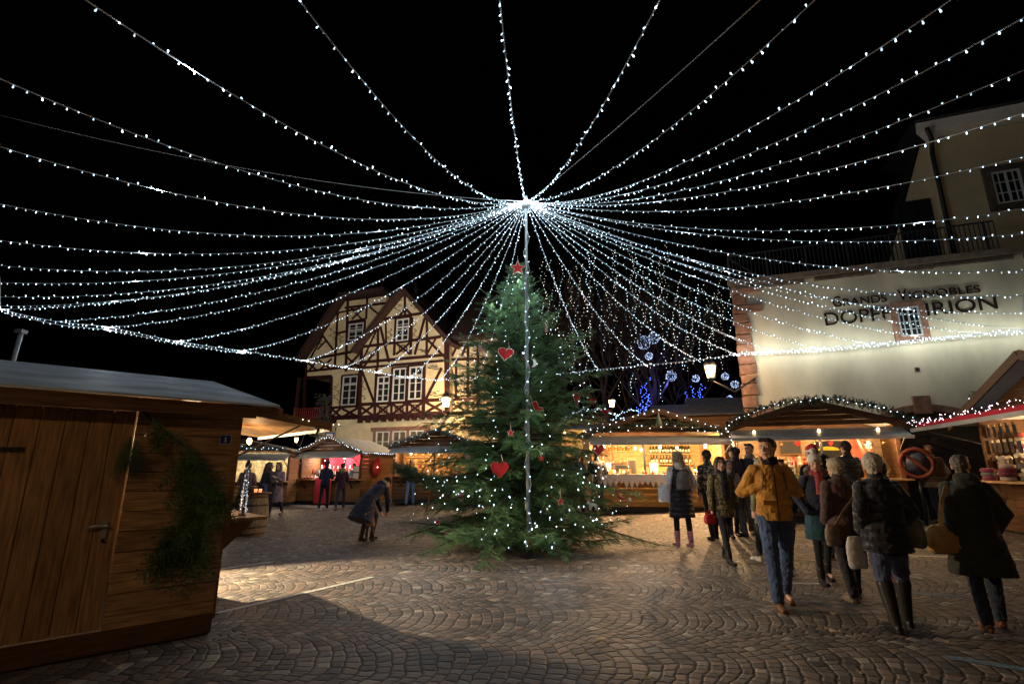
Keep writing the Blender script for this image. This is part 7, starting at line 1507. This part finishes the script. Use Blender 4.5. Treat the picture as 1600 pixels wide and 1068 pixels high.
K = person(1556, 983, 1.62, -22, "older woman with short grey hair in a long dark hooded coat, right foreground", legs=((.16, .1), (-.14, .1)), arms=('pocket', 'back'), head=(-.5, 0), coat=(.028, .03, .026), hem=.42, flare=.06, puff=1.14, leg=(.02, .028, .045), lfat=1.1, shoe=(.15, .055, .025), boot=.02, hair=('crop', (.13, .11, .09)), hood=((.032, .034, .03),), build_=1.08)
bag_body("handbag", K['Cn'](.06) + Vector((-.28, -.05, .0)), .30, .16, .26, leather("mustard_leather", (.34, .20, .07)), K, "tan shoulder handbag of the woman in the long dark hooded coat", "handbag", topw=.62, strap=[K['Cn'](.47) + Vector((-.17, -.06, 0)), K['Cn'](.28) + Vector((-.25, -.09, 0)), K['Cn'](.06) + Vector((-.28, -.06, 0))])
q = MB(); q.box((0, 0, 0), (.3, .06, .2)); bb = q.build("folder_bag", mat("navy_canvas", (.015, .02, .035), .8)); bb.location = Wp(K, K['Cn'](-.14) + Vector((-.2, .06, 0))); bb.rotation_euler.z = K['root'].rotation_euler.z; tag(bb, "flat navy bag hanging below the tan handbag at right", "bag"); b_ = bb.modifiers.new("b", 'BEVEL'); b_.width = .015; b_.segments = 2
person(1450, 812, 1.62, -25, "woman in a pale fluffy hat and plum coat by the knitwear stall", arms=('pocket', 'pocket'), coat=(.06, .02, .05), hem=.2, puff=1.1, leg=(.06, .08, .14), shoe=(.02, .02, .02), hair=('bob', (.3, .22, .16)), hat=('beanie', (.42, .33, .28)), fine=False)
K = person(1474, 818, 1.64, -10, "brown-haired woman in a brown shawl and pale striped wrap by the knitwear stall", arms=('pocket', 'pocket'), coat=(.46, .42, .36), hem=.15, flare=.03, puff=1.15, leg=(.05, .07, .14), shoe=(.12, .08, .05), hair=('bob', (.10, .05, .025)), scarf=((.20, .10, .04),), fine=False)
q = MB(); q.loft([(K['Cn'](t) + Vector((.05, -.02, 0)), K['X'] * r_, Vector((0, .15 + .0 * t, 0))) for t, r_ in ((.12, .13), (.3, .16), (.45, .17), (.52, .11))], 18); voxel(q, "shawl", .012, cloth((.20, .10, .04), 'knit'), K['root'], 2, .02, .06)
q = MB()
for i, t in enumerate((.0, .04, .10, .14)): q.loft([(K['Cn'](t - .008), K['X'] * .213, Vector((0, .165, 0))), (K['Cn'](t + .008), K['X'] * .213, Vector((0, .165, 0)))], 20)
q.build("wrap_bands", cloth((.05, .05, .05)), K['root'])
person(1345, 838, 1.76, 5, "person in a dark puffer jacket standing at the right of the garlanded stall counter", arms=('front', 'front'), coat=(.02, .018, .02), hem=.12, puff=1.15, ckind='quilt', leg=(.02, .02, .025), hair=('crop', (.03, .02, .015)), hat=('beanie', (.03, .015, .015)), fine=False)
person(0, 0, 1.80, 165 + math.degrees(erz), "seller in a knit hat and camouflage jacket at the right end of the garlanded stall", pos=W(E_, (EW / 2 - .42, .62, .0)), arms=('front', 'pocket'), head=(.35, .1), coat=(.14, .11, .07), hem=.1, ckind='spots', leg=(.03, .03, .03), hair=('crop', (.04, .03, .02)), hat=('beanie', (.22, .19, .15)), fine=False)
# --- far left
person(378, 813, 1.64, 20, "person in a dusty pink hooded jacket from behind at the straw ornament stall", arms=('front', 'front'), coat=(.16, .10, .10), hem=.12, leg=(.06, .05, .05), hair=('bob', (.10, .07, .06)), hood=((.17, .11, .11),), fine=False)
person(404, 808, 1.68, -40, "person in a dark jacket and jeans leaning towards the straw ornaments", arms=('front', 'front'), lean=.18, coat=(.02, .022, .03), hem=.1, leg=(.05, .09, .17), hair=('longfront', (.05, .035, .025)), fine=False)
person(415, 803, 1.62, 30, "dark-haired person half hidden behind the woman in the long mauve coat", arms=('pocket', 'pocket'), coat=(.03, .025, .03), hem=.2, leg=(.03, .03, .04), hair=('bob', (.04, .03, .02)), fine=False)
person(430, 805, 1.68, 176, "woman in a long mauve coat and navy trousers walking towards the camera", legs=((.2, .05), (-.2, .3)), arms=('front', 'phone'), coat=(.24, .17, .20), hem=.48, flare=.05, leg=(.018, .024, .05), lfat=.95, shoe=(.13, .045, .03), boot=.05, hair=('longfront', (.12, .08, .055)), scarf=((.14, .13, .14),), fine=True)
person(504, 797, 1.76, -6, "man in a navy jacket and black trousers looking over the red stall", arms=('front', 'front'), lean=.05, coat=(.014, .022, .06), hem=.05, leg=(.01, .01, .014), shoe=(.45, .45, .45), hair=('crop', (.03, .02, .015)), hat=('beanie', (.02, .018, .02)), fine=False)
person(530, 796, 1.66, 4, "person in a dark plum coat with a pale fur hood at the red stall", legs=((.2, .1), (-.2, .2)), arms=('front', 'front'), coat=(.05, .016, .03), hem=.16, leg=(.025, .03, .06), shoe=(.25, .2, .15), hair=('crop', (.04, .03, .02)), hat=('beanie', (.03, .02, .02)), hood=((.16, .15, .10), (.28, .25, .17)), fine=False)
person(0, 0, 1.70, 160, "seller in a dark cap bending over the shelves inside the red stall", pos=W(Bs, (.95, .45, .0)), arms=('front', 'front'), lean=.15, head=(.3, .3), coat=(.06, .10, .11), hem=.1, leg=(.03, .03, .03), hair=('crop', (.04, .03, .02)), hat=('cap', (.02, .02, .022)), fine=False)
K = person(572, 844, 1.58, -32, "adult in a long navy coat bending far down over a small child", legs=((.5, .75), (.2, .5)), arms=('down', 'down'), lean=1.0, head=(0, .35), coat=(.02, .026, .05), hem=.50, flare=.11, puff=1.15, leg=(.06, .05, .04), shoe=(.014, .014, .014), boot=.14, hair=None, hat=('beanie', (.025, .018, .016)), hood=((.03, .03, .05), (.28, .24, .20)))
person(0, 0, .86, 150, "small child in a striped brown skirt and black boots under the bending adult", pos=K['root'].location + Vector((.10, -.10, 0)), arms=('reach', 'reach'), coat=(.06, .045, .045), hem=.05, skirt=((.26, .15, .12), .34), leg=(.10, .06, .05), shoe=(.012, .012, .012), boot=.2, hair=('short', (.06, .04, .03)), fine=False)
person(640, 789, 1.72, -10, "person in a dark jacket and light blue jeans browsing the ornament stall", arms=('front', 'front'), coat=(.03, .03, .02), hem=.04, leg=(.14, .22, .38), lfat=1.05, shoe=(.05, .05, .06), hair=('longfront', (.10, .06, .035)), fine=False)
# --- behind the spruce, at the drinks stall
person(936, 806, 1.78, 10, "tall person in black standing between the spruce tip and the drinks stall", arms=('pocket', 'front'), coat=(.014, .014, .018), hem=.2, leg=(.014, .014, .02), hair=('crop', (.05, .035, .03)), fine=False)
person(905, 806, 1.70, -20, "person in a navy striped puffer jacket behind the right spruce branches", arms=('front', 'front'), coat=(.03, .04, .09), hem=.05, puff=1.12, ckind='quilt', leg=(.02, .02, .03), hair=('crop', (.03, .03, .03)), hat=('beanie', (.02, .02, .025)), fine=False)
person(886, 806, 1.66, 10, "person in a plain navy jacket beside the striped puffer behind the spruce", arms=('pocket', 'pocket'), coat=(.02, .025, .07), hem=.05, leg=(.02, .02, .03), hair=('crop', (.05, .04, .03)), fine=False)
